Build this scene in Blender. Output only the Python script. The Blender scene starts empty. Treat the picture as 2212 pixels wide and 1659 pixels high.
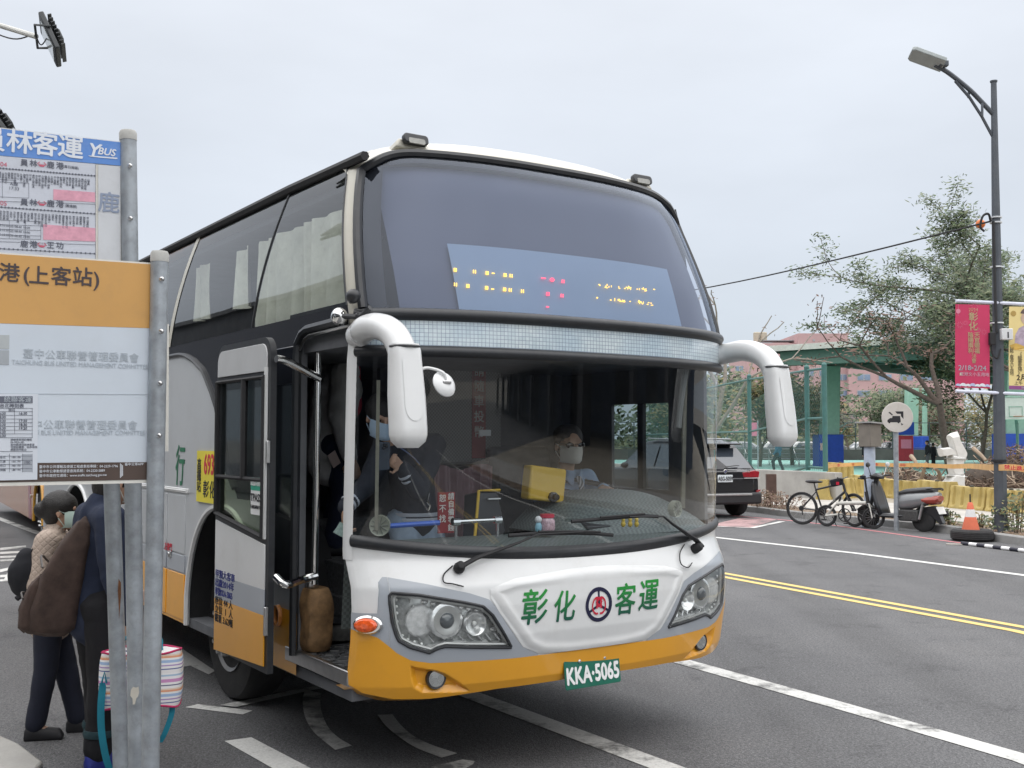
import bpy, bmesh, math, random
from mathutils import Vector, Matrix, noise
random.seed(7)
S = bpy.context.scene
COL = S.collection
pi = math.pi
# ------------------------------------------------------------------ camera
TILT, ROLL, CAMH = math.radians(2.951), math.radians(0.0817), 1.7253
FPX = 2339.9            # focal length in units of a 2212-pixel wide picture
CX, CY = 1106.0, 829.5
_f = Vector((0, math.cos(TILT), math.sin(TILT)))
_u0 = Vector((0, -math.sin(TILT), math.cos(TILT)))
_r0 = Vector((1, 0, 0))
CR = _r0*math.cos(ROLL) + _u0*math.sin(ROLL)
CU = -_r0*math.sin(ROLL) + _u0*math.cos(ROLL)
CAM = Vector((0, 0, CAMH))
cam = bpy.data.objects.new('camera', bpy.data.cameras.new('camera'))
COL.objects.link(cam)
m = Matrix((CR, CU, -_f)).transposed().to_4x4()
m.translation = CAM
cam.matrix_world = m
cam.data.sensor_width = 36
cam.data.lens = FPX/2212*36
cam.data.clip_start = 0.05
cam.data.clip_end = 3000
S.camera = cam
# ------------------------------------------------------------------ sky and sun
SUN_EL, SUN_AZ = math.radians(64), math.radians(155)   # azimuth from +Y towards +X
w = bpy.data.worlds.new('World'); S.world = w; w.use_nodes = True
nt = w.node_tree; nt.nodes.clear()
N = nt.nodes.new; L = nt.links.new
out = N('ShaderNodeOutputWorld'); bg = N('ShaderNodeBackground'); bg.inputs['Strength'].default_value = 0.1
sky = N('ShaderNodeTexSky'); sky.sky_type = 'NISHITA'; sky.sun_disc = False
sky.sun_elevation = SUN_EL; sky.sun_rotation = SUN_AZ; sky.dust_density = 3.0; sky.air_density = 1.2
tc = N('ShaderNodeTexCoord'); sep = N('ShaderNodeSeparateXYZ'); L(tc.outputs['Generated'], sep.inputs[0])
mr = N('ShaderNodeMapRange'); mr.inputs[1].default_value = -0.05; mr.inputs[2].default_value = 0.75
mr.inputs[3].default_value = 0.0; mr.inputs[4].default_value = 1.0; L(sep.outputs['Z'], mr.inputs[0])
cr = N('ShaderNodeValToRGB'); L(mr.outputs[0], cr.inputs[0])
el = cr.color_ramp.elements
el[0].position = 0.0; el[0].color = (0.445, 0.505, 0.565, 1)
el[1].position = 1.0; el[1].color = (1.6, 1.6, 1.62, 1)
e = el.new(0.3); e.color = (0.52, 0.56, 0.62, 1)
e = el.new(0.55); e.color = (0.60, 0.63, 0.68, 1)
mp = N('ShaderNodeMapping'); mp.inputs['Scale'].default_value = (1.2, 1.2, 3.5); L(tc.outputs['Generated'], mp.inputs[0])
nz = N('ShaderNodeTexNoise'); nz.inputs['Scale'].default_value = 1.8; nz.inputs['Detail'].default_value = 5; nz.inputs['Roughness'].default_value = 0.5
L(mp.outputs[0], nz.inputs['Vector'])
nm = N('ShaderNodeMapRange'); nm.inputs[1].default_value = 0.3; nm.inputs[2].default_value = 0.7
nm.inputs[3].default_value = 9.0; nm.inputs[4].default_value = 10.7; L(nz.outputs['Fac'], nm.inputs[0])
sc = N('ShaderNodeVectorMath'); sc.operation = 'SCALE'; L(cr.outputs[0], sc.inputs[0]); L(nm.outputs[0], sc.inputs['Scale'])
mx = N('ShaderNodeMix'); mx.data_type = 'RGBA'; mx.inputs[0].default_value = 0.93
L(sky.outputs[0], mx.inputs[6]); L(sc.outputs[0], mx.inputs[7]); L(mx.outputs[2], bg.inputs['Color']); L(bg.outputs[0], out.inputs[0])
sun = bpy.data.objects.new('sun', bpy.data.lights.new('sun', 'SUN')); COL.objects.link(sun)
sun.data.energy = 1.15; sun.data.angle = math.radians(170); sun.data.color = (1, 0.96, 0.9)
sd = Vector((math.sin(SUN_AZ)*math.cos(SUN_EL), math.cos(SUN_AZ)*math.cos(SUN_EL), math.sin(SUN_EL)))
sun.rotation_euler = sd.to_track_quat('Z', 'Y').to_euler()
S.view_settings.view_transform = 'Standard'
try: S.view_settings.look = 'None'
except Exception: pass
S.view_settings.exposure = 0.55; S.view_settings.gamma = 1.0; S.view_settings.use_curve_mapping = False
S.cycles.max_bounces = 8; S.cycles.transparent_max_bounces = 24; S.cycles.caustics_reflective = False; S.cycles.caustics_refractive = False

# ------------------------------------------------------------------ placing helpers (2212 x 1659 picture -> place)
def ray(x, y): return _f + CR*((x-CX)/FPX) - CU*((y-CY)/FPX)
def V(x, y, Y):
    d = ray(x, y); return CAM + d*(Y/d.y)
def G(x, y, z=0.0):
    d = ray(x, y); return CAM + d*((z-CAMH)/d.z)
BUS_LOC, BUS_RZ = Vector((0.4605, 5.7416, 0)), math.radians(33.9003)
_cb, _sb = math.cos(BUS_RZ), math.sin(BUS_RZ)
def to_bus(p):
    X, Y = p[0]-BUS_LOC.x, p[1]-BUS_LOC.y
    return Vector((X*_cb+Y*_sb, -X*_sb+Y*_cb, p[2]))
def from_bus(b): return Vector((b[0]*_cb-b[1]*_sb+BUS_LOC.x, b[0]*_sb+b[1]*_cb+BUS_LOC.y, b[2]))
_ob = to_bus(CAM)
def _bray(x, y):
    d = ray(x, y); return Vector((d.x*_cb+d.y*_sb, -d.x*_sb+d.y*_cb, d.z))
def BF(x, y, Y):            # point of the bus plane y = Y
    d = _bray(x, y); return _ob + d*((Y-_ob.y)/d.y)
def BS(x, y, X=-1.25):      # point of the bus plane x = X
    d = _bray(x, y); return _ob + d*((X-_ob.x)/d.x)

# ------------------------------------------------------------------ materials
MATS = {}
def mat(name, col, rough=0.5, metal=0.0, var=0.12, scale=6.0, bump=0.0, bscale=60.0, coat=0.0, dirt=0.0, dcol=(0.16,0.14,0.12), spec=0.5, emis=0.0, alpha=1.0, ior=1.5, sheen=0.0):
    if name in MATS: return MATS[name]
    M = bpy.data.materials.new(name); M.use_nodes = True; n = M.node_tree
    b = n.nodes['Principled BSDF']
    b.inputs['Roughness'].default_value = rough; b.inputs['Metallic'].default_value = metal
    b.inputs['Coat Weight'].default_value = coat; b.inputs['Coat Roughness'].default_value = 0.05
    b.inputs['Specular IOR Level'].default_value = spec; b.inputs['Alpha'].default_value = alpha
    t = n.nodes.new('ShaderNodeTexCoord')
    c4 = (col[0], col[1], col[2], 1)
    nz = n.nodes.new('ShaderNodeTexNoise'); nz.inputs['Scale'].default_value = scale; nz.inputs['Detail'].default_value = 6; nz.inputs['Roughness'].default_value = 0.6
    n.links.new(t.outputs['Object'], nz.inputs['Vector'])
    mx = n.nodes.new('ShaderNodeMix'); mx.data_type = 'RGBA'
    mx.inputs[6].default_value = tuple(c*(1-var) for c in col)+(1,); mx.inputs[7].default_value = tuple(min(1, c*(1+var)) for c in col)+(1,)
    mp = n.nodes.new('ShaderNodeMapRange'); mp.inputs[1].default_value = 0.3; mp.inputs[2].default_value = 0.7
    n.links.new(nz.outputs['Fac'], mp.inputs[0]); n.links.new(mp.outputs[0], mx.inputs[0])
    res = mx.outputs[2]
    if dirt > 0:
        n2 = n.nodes.new('ShaderNodeTexNoise'); n2.inputs['Scale'].default_value = scale*2.7; n2.inputs['Detail'].default_value = 9; n2.inputs['Roughness'].default_value = 0.72
        n.links.new(t.outputs['Object'], n2.inputs['Vector'])
        m2 = n.nodes.new('ShaderNodeMapRange'); m2.inputs[1].default_value = 0.5; m2.inputs[2].default_value = 0.78; m2.inputs[4].default_value = dirt
        n.links.new(n2.outputs['Fac'], m2.inputs[0])
        x2 = n.nodes.new('ShaderNodeMix'); x2.data_type = 'RGBA'; x2.inputs[7].default_value = dcol+(1,)
        n.links.new(m2.outputs[0], x2.inputs[0]); n.links.new(res, x2.inputs[6]); res = x2.outputs[2]
    n.links.new(res, b.inputs['Base Color'])
    if emis > 0:
        b.inputs['Emission Color'].default_value = c4; b.inputs['Emission Strength'].default_value = emis
    if bump > 0:
        n3 = n.nodes.new('ShaderNodeTexNoise'); n3.inputs['Scale'].default_value = bscale; n3.inputs['Detail'].default_value = 4
        n.links.new(t.outputs['Object'], n3.inputs['Vector'])
        bp = n.nodes.new('ShaderNodeBump'); bp.inputs['Strength'].default_value = bump; bp.inputs['Distance'].default_value = 0.01
        n.links.new(n3.outputs['Fac'], bp.inputs['Height']); n.links.new(bp.outputs[0], b.inputs['Normal'])
    MATS[name] = M
    return M
def glass(name, tint=(0.7,0.75,0.75), refl=0.9, rough=0.01, ior=1.45, wave=0.0, gcol=(1,1,1)):
    if name in MATS: return MATS[name]
    M = bpy.data.materials.new(name); M.use_nodes = True; n = M.node_tree; n.nodes.clear()
    o = n.nodes.new('ShaderNodeOutputMaterial'); t = n.nodes.new('ShaderNodeBsdfTransparent'); t.inputs[0].default_value = tint+(1,)
    g = n.nodes.new('ShaderNodeBsdfGlossy'); g.inputs['Roughness'].default_value = rough; g.inputs[0].default_value = (refl*gcol[0],refl*gcol[1],refl*gcol[2],1)
    f = n.nodes.new('ShaderNodeFresnel'); f.inputs['IOR'].default_value = ior
    ge = n.nodes.new('ShaderNodeNewGeometry'); mi = n.nodes.new('ShaderNodeMix'); mi.inputs[2].default_value = ior; mi.inputs[3].default_value = 1/ior
    n.links.new(ge.outputs['Backfacing'], mi.inputs[0]); n.links.new(mi.outputs[0], f.inputs['IOR'])
    x = n.nodes.new('ShaderNodeMixShader'); n.links.new(f.outputs[0], x.inputs[0]); n.links.new(t.outputs[0], x.inputs[1]); n.links.new(g.outputs[0], x.inputs[2])
    n.links.new(x.outputs[0], o.inputs[0])
    if wave > 0:
        tc = n.nodes.new('ShaderNodeTexCoord'); nz = n.nodes.new('ShaderNodeTexNoise'); nz.inputs['Scale'].default_value = 1.3; nz.inputs['Detail'].default_value = 1
        n.links.new(tc.outputs['Object'], nz.inputs['Vector'])
        bp = n.nodes.new('ShaderNodeBump'); bp.inputs['Strength'].default_value = wave; bp.inputs['Distance'].default_value = 0.05
        n.links.new(nz.outputs['Fac'], bp.inputs['Height']); n.links.new(bp.outputs[0], g.inputs['Normal']); n.links.new(bp.outputs[0], f.inputs['Normal'])
    MATS[name] = M
    return M

# ------------------------------------------------------------------ mesh helpers
class MB:
    def __init__(s): s.v = []; s.f = []; s.m = []; s.mi = 0
    def add(s, vs, fs):
        n = len(s.v); s.v += [tuple(p) for p in vs]; s.f += [tuple(i+n for i in f) for f in fs]; s.m += [s.mi]*len(fs); return s
    def box(s, c, d, rot=None):
        hx, hy, hz = d[0]/2, d[1]/2, d[2]/2; c = Vector(c)
        vs = [Vector((x, y, z)) for x in (-hx, hx) for y in (-hy, hy) for z in (-hz, hz)]
        if rot is not None: vs = [rot @ p for p in vs]
        return s.add([p+c for p in vs], [(0,1,3,2),(4,6,7,5),(0,4,5,1),(2,3,7,6),(0,2,6,4),(1,5,7,3)])
    def bb(s, lo, hi):
        return s.box([(a+b)/2 for a, b in zip(lo, hi)], [b-a for a, b in zip(lo, hi)])
    def tube(s, pts, r, n=8, cap=True, flat=1.0, closed=False):
        pts = [Vector(p) for p in pts]; k = len(pts); rs = r if isinstance(r, (list, tuple)) else [r]*k
        t0 = (pts[1]-pts[0]).normalized(); a = Vector((0,0,1)) if abs(t0.z) < 0.9 else Vector((1,0,0))
        u = t0.cross(a).normalized(); vs = []
        for i, p in enumerate(pts):
            if closed: t = (pts[(i+1)%k]-pts[i-1])
            else: t = pts[min(i+1, k-1)]-pts[max(i-1, 0)]
            if t.length < 1e-9: t = t0
            t = t.normalized(); u = (u - t*u.dot(t)); u = u.normalized() if u.length > 1e-6 else t.orthogonal().normalized()
            q = t.cross(u)
            for j in range(n):
                an = 2*pi*j/n; vs.append(p+(u*math.cos(an)+q*math.sin(an)*flat)*rs[i])
        fs = [(i*n+j, i*n+(j+1)%n, (i+1)*n+(j+1)%n, (i+1)*n+j) for i in range(k-1) for j in range(n)]
        if closed: fs += [((k-1)*n+j, (k-1)*n+(j+1)%n, (j+1)%n, j) for j in range(n)]
        elif cap: fs += [tuple(range(n))[::-1], tuple((k-1)*n+j for j in range(n))]
        return s.add(vs, fs)
    def lathe(s, prof, o=(0,0,0), ax=(0,0,1), n=20, a0=0, a1=2*pi):
        o = Vector(o); ax = Vector(ax).normalized(); u = ax.orthogonal().normalized(); q = ax.cross(u); vs = []
        full = abs(a1-a0-2*pi) < 1e-6; m_ = n if full else n+1
        for (r, h) in prof:
            for j in range(m_):
                an = a0+(a1-a0)*j/n; vs.append(o+ax*h+(u*math.cos(an)+q*math.sin(an))*max(r, 1e-5))
        fs = []
        for i in range(len(prof)-1):
            for j in range(n):
                b = (j+1) % m_; fs.append((i*m_+j, i*m_+b, (i+1)*m_+b, (i+1)*m_+j))
        if full:
            if prof[0][0] > 1e-4: fs.append(tuple(range(m_))[::-1])
            if prof[-1][0] > 1e-4: fs.append(tuple((len(prof)-1)*m_+j for j in range(m_)))
        return s.add(vs, fs)
    def prism(s, ol, o, ux, uy, d):
        o, ux, uy = Vector(o), Vector(ux), Vector(uy); nn = ux.cross(uy).normalized()*d; k = len(ol)
        a = [o+ux*p[0]+uy*p[1] for p in ol]
        return s.add(a+[p+nn for p in a], [tuple(range(k))[::-1], tuple(range(k, 2*k))]+[(i, (i+1)%k, k+(i+1)%k, k+i) for i in range(k)])
    def grid(s, P, flip=False):
        r, c_ = len(P), len(P[0]); vs = [p for row in P for p in row]
        fs = [(i*c_+j, i*c_+j+1, (i+1)*c_+j+1, (i+1)*c_+j) for i in range(r-1) for j in range(c_-1)]
        if flip: fs = [f[::-1] for f in fs]
        return s.add(vs, fs)
    def slab(s, P, off):       # closed sheet: grid P and the same grid moved by off
        r, c_ = len(P), len(P[0]); off = Vector(off); a = [Vector(p) for row in P for p in row]; n = len(a)
        fs = []
        for i in range(r-1):
            for j in range(c_-1):
                q = (i*c_+j, i*c_+j+1, (i+1)*c_+j+1, (i+1)*c_+j); fs += [q, tuple(n+k for k in q[::-1])]
        rim = [j for j in range(c_)]+[i*c_+c_-1 for i in range(1, r)]+[(r-1)*c_+j for j in range(c_-2, -1, -1)]+[i*c_ for i in range(r-2, 0, -1)]
        fs += [(rim[i], n+rim[i], n+rim[(i+1)%len(rim)], rim[(i+1)%len(rim)]) for i in range(len(rim))]
        return s.add(a+[p+off for p in a], fs)
    def ell(s, c, r, n=14, k=9, rot=None):
        c = Vector(c); r = (r, r, r) if not isinstance(r, (tuple, list)) else r; vs = []; fs = []
        for i in range(1, k):
            th = pi*i/k
            for j in range(n):
                an = 2*pi*j/n; p = Vector((r[0]*math.sin(th)*math.cos(an), r[1]*math.sin(th)*math.sin(an), r[2]*math.cos(th)))
                vs.append(c+(rot @ p if rot else p))
        t = Vector((0,0,r[2])); vs += [c+(rot @ t if rot else t), c-(rot @ t if rot else t)]; a = (k-1)*n
        for i in range(k-2):
            for j in range(n): fs.append((i*n+j, (i+1)*n+j, (i+1)*n+(j+1)%n, i*n+(j+1)%n))
        fs += [(a, j, (j+1)%n) for j in range(n)]+[(a+1, (k-2)*n+(j+1)%n, (k-2)*n+j) for j in range(n)]
        return s.add(vs, fs)
    def cap(s, a, b, ra, rb=None, n=12, k=4):      # tapered capsule
        a, b = Vector(a), Vector(b); rb = ra if rb is None else rb; d = b-a; h = d.length
        if h < 1e-6: return s.ell(a, ra)
        pr = [(ra*math.sin(pi/2*i/k), -ra*math.cos(pi/2*i/k)) for i in range(k+1)]+[(rb*math.cos(pi/2*i/k), h+rb*math.sin(pi/2*i/k)) for i in range(k+1)]
        return s.lathe(pr, a, d, n)
    def build(s, name, mats, parent=None, smooth=35, bevel=0, kind=None, loc=None, rz=None, remesh=0, smth=0, sub=0, seg=2):
        me = bpy.data.meshes.new(name); me.from_pydata(s.v, [], s.f); me.update()
        if not isinstance(mats, (list, tuple)): mats = [mats]
        for q in mats: me.materials.append(q)
        if len(mats) > 1: me.polygons.foreach_set('material_index', s.m)
        bm = bmesh.new(); bm.from_mesh(me); bmesh.ops.recalc_face_normals(bm, faces=bm.faces); bm.to_mesh(me); bm.free()
        if smooth:
            me.polygons.foreach_set('use_smooth', [True]*len(me.polygons)); me.set_sharp_from_angle(angle=math.radians(smooth))
        o = bpy.data.objects.new(name, me); COL.objects.link(o)
        if parent is not None: o.parent = parent
        if kind: o['kind'] = kind
        if loc is not None: o.location = loc
        if rz is not None: o.rotation_euler = (0, 0, rz)
        if remesh:
            r = o.modifiers.new('remesh', 'REMESH'); r.mode = 'VOXEL'; r.voxel_size = remesh; r.use_smooth_shade = True
            if smth: q = o.modifiers.new('smooth', 'SMOOTH'); q.iterations = smth; q.factor = 0.5
        if bevel:
            b = o.modifiers.new('bevel', 'BEVEL'); b.width = bevel; b.segments = seg; b.limit_method = 'ANGLE'; b.angle_limit = math.radians(40)
        if sub:
            b = o.modifiers.new('sub', 'SUBSURF'); b.levels = sub; b.render_levels = sub
        return o
def thing(name, label, cat, loc=(0,0,0), rz=0.0, group=None):
    o = bpy.data.objects.new(name, None); COL.objects.link(o); o.location = loc; o.rotation_euler = (0, 0, rz)
    o['label'] = label; o['category'] = cat
    if group: o['group'] = group
    o.empty_display_size = 0.2
    return o
def tag(o, label, cat, group=None):
    o['label'] = label; o['category'] = cat
    if group: o['group'] = group
    return o
def dup(root, loc=None, rz=None, label=None):
    r = root.copy(); COL.objects.link(r)
    if loc is not None: r.location = loc
    if rz is not None: r.rotation_euler = (0, 0, rz)
    if label: r['label'] = label
    for ch in list(root.children):
        c_ = ch.copy(); COL.objects.link(c_); c_.parent = r
        for g in list(ch.children):
            d = g.copy(); COL.objects.link(d); d.parent = c_
    return r
def text(body, size, m_, name, parent, o, ux=(1,0,0), uy=(0,0,1), align='CENTER', ext=0.0006, off=0.0, shear=0.0, sp=1.0, line=1.0, sx=1.0, fn=None, res=3, keep=False):
    cu = bpy.data.curves.new(name, 'FONT'); cu.body = body; cu.size = size; cu.extrude = ext; cu.shear = shear
    cu.align_x = align; cu.align_y = 'CENTER'; cu.space_character = sp; cu.space_line = line; cu.resolution_u = res
    ob = bpy.data.objects.new(name, cu)
    me = bpy.data.meshes.new_from_object(ob); bpy.data.objects.remove(ob); bpy.data.curves.remove(cu)
    o, ux, uy = Vector(o), Vector(ux).normalized(), Vector(uy).normalized(); nn = ux.cross(uy)
    if off > 0:     # bolder strokes: the outline laid down five times, each a hair above the last
        vs = [tuple(v_.co) for v_ in me.vertices]; fs = [tuple(p.vertices) for p in me.polygons]; n0 = len(vs); V2, F2 = [], []
        for i, (a, b_) in enumerate(((0,0), (1,.25), (-1,-.25), (.25,-1), (-.25,1))):
            V2 += [(x+a*off, y+b_*off, z+i*.00012) for x, y, z in vs]; F2 += [tuple(k+i*n0 for k in f) for f in fs]
        bpy.data.meshes.remove(me); me = bpy.data.meshes.new(name); me.from_pydata(V2, [], F2)
    for v_ in me.vertices:
        p = v_.co
        v_.co = fn(p) if fn else o+ux*p.x*sx+uy*p.y+nn*p.z
    me.materials.clear(); me.materials.append(m_)
    q = bpy.data.objects.new(name, me); COL.objects.link(q); q.parent = parent
    return q
def lerp(a, b, t): return a+(b-a)*t
def ipl(x, xs, ys):
    if x <= xs[0]: return ys[0]
    for i in range(len(xs)-1):
        if x <= xs[i+1]: return lerp(ys[i], ys[i+1], (x-xs[i])/(xs[i+1]-xs[i]))
    return ys[-1]
def spline(pts, n=8):
    P = [Vector(p) for p in pts]; P = [P[0]*2-P[1]]+P+[P[-1]*2-P[-2]]; r = []
    for i in range(1, len(P)-2):
        for k in range(n):
            t = k/n; a, b, c_, d = P[i-1], P[i], P[i+1], P[i+2]
            r.append(0.5*((2*b)+(c_-a)*t+(2*a-5*b+4*c_-d)*t*t+(3*b-a-3*c_+d)*t*t*t))
    r.append(P[-2]); return r
def X3(ang, axis='Z'): return Matrix.Rotation(ang, 3, axis)
# ================================================================== SETTING
def asphalt():
    M = bpy.data.materials.new('asphalt'); M.use_nodes = True; n = M.node_tree; b = n.nodes['Principled BSDF']
    t = n.nodes.new('ShaderNodeTexCoord'); lk = n.links.new
    def nz(sc, det=4, rough=0.6):
        q = n.nodes.new('ShaderNodeTexNoise'); q.inputs['Scale'].default_value = sc; q.inputs['Detail'].default_value = det; q.inputs['Roughness'].default_value = rough
        lk(t.outputs['Object'], q.inputs['Vector']); return q
    def ramp(src, stops):
        r = n.nodes.new('ShaderNodeValToRGB'); lk(src, r.inputs[0]); e = r.color_ramp.elements
        e[0].position, e[0].color = stops[0][0], stops[0][1]+(1,); e[1].position, e[1].color = stops[-1][0], stops[-1][1]+(1,)
        for p, c_ in stops[1:-1]: q = e.new(p); q.color = c_+(1,)
        return r
    big = ramp(nz(0.35, 7, 0.65).outputs['Fac'], [(0.3, (0.112,0.113,0.118)), (0.55, (0.138,0.138,0.142)), (0.75, (0.158,0.157,0.158))])
    fine = ramp(nz(55, 5, 0.8).outputs['Fac'], [(0.3, (0.45,)*3), (0.5, (1.0,)*3), (0.7, (1.75,)*3)])
    v = n.nodes.new('ShaderNodeTexVoronoi'); v.inputs['Scale'].default_value = 110; lk(t.outputs['Object'], v.inputs['Vector'])
    sp = ramp(v.outputs['Distance'], [(0.0, (1.5,)*3), (0.35, (1.0,)*3), (0.7, (0.7,)*3)])
    st = ramp(nz(1.6, 9, 0.75).outputs['Fac'], [(0.34, (0.66,0.66,0.67)), (0.44, (0.96,)*3), (0.9, (1.06,)*3)])
    mp = n.nodes.new('ShaderNodeMapping'); mp.inputs['Rotation'].default_value = (0,0,math.radians(-30)); mp.inputs['Scale'].default_value = (1.1,.06,1); lk(t.outputs['Object'], mp.inputs[0])
    sn_ = nz(1.0, 5, 0.6); lk(mp.outputs[0], sn_.inputs['Vector'])
    tr = ramp(sn_.outputs['Fac'], [(0.3, (0.80,)*3), (0.5, (1.0,)*3), (0.7, (1.12,)*3)])
    x = big.outputs[0]
    for o_ in (fine, sp, st, tr):
        q = n.nodes.new('ShaderNodeMix'); q.data_type = 'RGBA'; q.blend_type = 'MULTIPLY'; q.inputs[0].default_value = 1
        lk(x, q.inputs[6]); lk(o_.outputs[0], q.inputs[7]); x = q.outputs[2]
    lk(x, b.inputs['Base Color']); b.inputs['Roughness'].default_value = 0.82; b.inputs['Specular IOR Level'].default_value = 0.35
    bp = n.nodes.new('ShaderNodeBump'); bp.inputs['Strength'].default_value = 0.55; bp.inputs['Distance'].default_value = 0.008
    lk(v.outputs['Distance'], bp.inputs['Height']); lk(bp.outputs[0], b.inputs['Normal'])
    return M
ASPH = asphalt()
def paint_road(name, col, wear=0.45, sc=3.0):
    M = bpy.data.materials.new(name); M.use_nodes = True; n = M.node_tree; b = n.nodes['Principled BSDF']; lk = n.links.new
    t = n.nodes.new('ShaderNodeTexCoord')
    a = n.nodes.new('ShaderNodeTexNoise'); a.inputs['Scale'].default_value = sc; a.inputs['Detail'].default_value = 10; a.inputs['Roughness'].default_value = 0.75
    lk(t.outputs['Object'], a.inputs['Vector'])
    r = n.nodes.new('ShaderNodeValToRGB'); e = r.color_ramp.elements
    e[0].position = wear-0.09; e[0].color = (0.13,0.13,0.13,1); e[1].position = wear+0.03; e[1].color = col+(1,)
    q = e.new(wear-0.03); q.color = tuple(c*0.62 for c in col)+(1,)
    lk(a.outputs['Fac'], r.inputs[0])
    f = n.nodes.new('ShaderNodeTexNoise'); f.inputs['Scale'].default_value = 70; f.inputs['Detail'].default_value = 4; lk(t.outputs['Object'], f.inputs['Vector'])
    mr_ = n.nodes.new('ShaderNodeMapRange'); mr_.inputs[1].default_value = 0.3; mr_.inputs[2].default_value = 0.7; mr_.inputs[3].default_value = 0.8; mr_.inputs[4].default_value = 1.05; lk(f.outputs['Fac'], mr_.inputs[0])
    v = n.nodes.new('ShaderNodeVectorMath'); v.operation = 'SCALE'; lk(r.outputs[0], v.inputs[0]); lk(mr_.outputs[0], v.inputs['Scale'])
    lk(v.outputs[0], b.inputs['Base Color']); b.inputs['Roughness'].default_value = 0.75
    return M
RWHITE = paint_road('road_white', (0.62,0.62,0.60), 0.40)
RWHITE2 = paint_road('road_white_worn', (0.60,0.60,0.58), 0.47, 2.0)
RYEL = paint_road('road_yellow', (0.70,0.51,0.18), 0.33)
RRED = paint_road('road_red', (0.62,0.22,0.24), 0.42)
RPINK = paint_road('road_pink', (0.42,0.27,0.27), 0.5, 1.0)
CONC = mat('concrete', (0.36,0.35,0.33), 0.85, var=0.2, scale=1.5, bump=0.3, bscale=40, dirt=0.4)
KERBM = mat('kerb_concrete', (0.25,0.25,0.245), 0.85, var=0.2, scale=3, bump=0.3, bscale=50, dirt=0.5)
PAVE = mat('paving', (0.42,0.40,0.37), 0.85, var=0.15, scale=1.2, bump=0.2, dirt=0.3)
SOIL = mat('soil', (0.20,0.15,0.105), 0.95, var=0.4, scale=9, bump=0.8, bscale=30)
def sheet(name, pts, z, m_, kind='structure', cell=None):
    b = MB(); b.add([(p[0], p[1], z) for p in pts], [tuple(range(len(pts)))])
    o = b.build(name, m_, smooth=0); o['kind'] = kind; return o
sheet('ground', [(-900,-900),(900,-900),(900,1500),(-900,1500)], -0.012, mat('far_ground', (0.22,0.21,0.19), 0.95, var=0.25, scale=0.05))
sheet('road', [(-60,-60),(60,-60),(60,70),(-60,70)], 0.0, ASPH)
def line_pts(vp, ext0=0, ext1=0):
    P = [G(*q) for q in vp]; P = [Vector((p.x, p.y, 0)) for p in P]
    if ext0: P = [P[0]+(P[0]-P[1]).normalized()*ext0]+P
    if ext1: P = P+[P[-1]+(P[-1]-P[-2]).normalized()*ext1]
    return P
def stripe(P, wd, m_, z=0.004, off=0.0, name='road_marking'):
    A, B = [], []
    for i, p in enumerate(P):
        t = (P[min(i+1, len(P)-1)]-P[max(i-1, 0)]).normalized(); nn = Vector((-t.y, t.x, 0))
        A.append(p+nn*(off+wd/2)); B.append(p+nn*(off-wd/2))
    b = MB(); b.grid([[(p.x, p.y, z) for p in A], [(p.x, p.y, z) for p in B]])
    o = b.build(name, m_, smooth=0); o['kind'] = 'structure'; return o
YL = line_pts([(1555,1241),(1900,1304),(2212,1361)], 40, 0)
# the road bends behind the viewer
YL += [YL[-1]+Vector((1.2,-4,0)), YL[-1]+Vector((2.0,-9,0)), YL[-1]+Vector((1.5,-20,0)), YL[-1]+Vector((-2,-38,0))]
YLs = YL
stripe(YLs, 0.11, RYEL, off=0.12); stripe(YLs, 0.11, RYEL, off=-0.12)
FW = line_pts([(1535,1160),(1850,1195.5),(2212,1243)], 40, 0)
FW += [FW[-1]+Vector((2.0,-5,0)), FW[-1]+Vector((4.0,-14,0)), FW[-1]+Vector((4,-30,0))]
stripe(FW, 0.15, RWHITE)
NW = line_pts([(1500,1437),(1800,1521),(2212,1640)], 30, 0)
NW += [NW[-1]+Vector((0.9,-3,0)), NW[-1]+Vector((1.2,-10,0)), NW[-1]+Vector((0,-24,0))]
stripe(NW, 0.17, RWHITE2)
N2 = line_pts([(1045,1512),(1200,1570),(1420,1652)], 24, 3)
stripe(N2, 0.16, RWHITE2)
RD = line_pts([(1640,1119),(1700,1124),(1800,1135),(2060,1171),(2212,1190)], 12, 14)
stripe(RD, 0.09, RRED)
def vpoly(pts, m_, z=0.004, name='road_marking'):
    return sheet(name, [G(*p) for p in pts], z, m_)
c4 = lambda x, y: (349.4+0.37854*x, 1030.8+0.37854*y)
c8 = lambda x, y: (733.8+0.37914*x, 1135.7+0.37914*y)
c3 = lambda x, y: (0.37854*x, 1030.8+0.37854*y)
vpoly([c4(133,1316), c4(205,1298), c4(518,1335), c4(462,1357)], RWHITE2)
vpoly([c4(330,1306), c4(560,1262), c4(790,1213), c4(960,1180), c4(985,1195), c4(830,1228), c4(600,1278), c4(425,1318)], RWHITE2, 0.008)
def ribbon(A, B, m_):
    b = MB(); b.grid([[Vector((p.x, p.y, 0.004)) for p in spline([G(*q) for q in A], 5)], [Vector((p.x, p.y, 0.004)) for p in spline([G(*q) for q in B], 5)]])
    o = b.build('road_marking', m_, smooth=0); o['kind'] = 'structure'
ribbon([c4(815,1215), c4(805,1270), c4(808,1330), c4(830,1400), c4(880,1470), c4(990,1560)], [c4(910,1235), c4(905,1285), c4(915,1350), c4(950,1430), c4(1010,1490), c4(1085,1535)], RWHITE2)
ribbon([c8(215,1080), c8(260,1140), c8(330,1200), c8(430,1265), c8(580,1325)], [c8(300,1078), c8(350,1140), c8(420,1200), c8(520,1250), c8(670,1300)], RWHITE2)
vpoly([(485,1602), (543,1594), (700,1676), (640,1690)], RWHITE)
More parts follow.
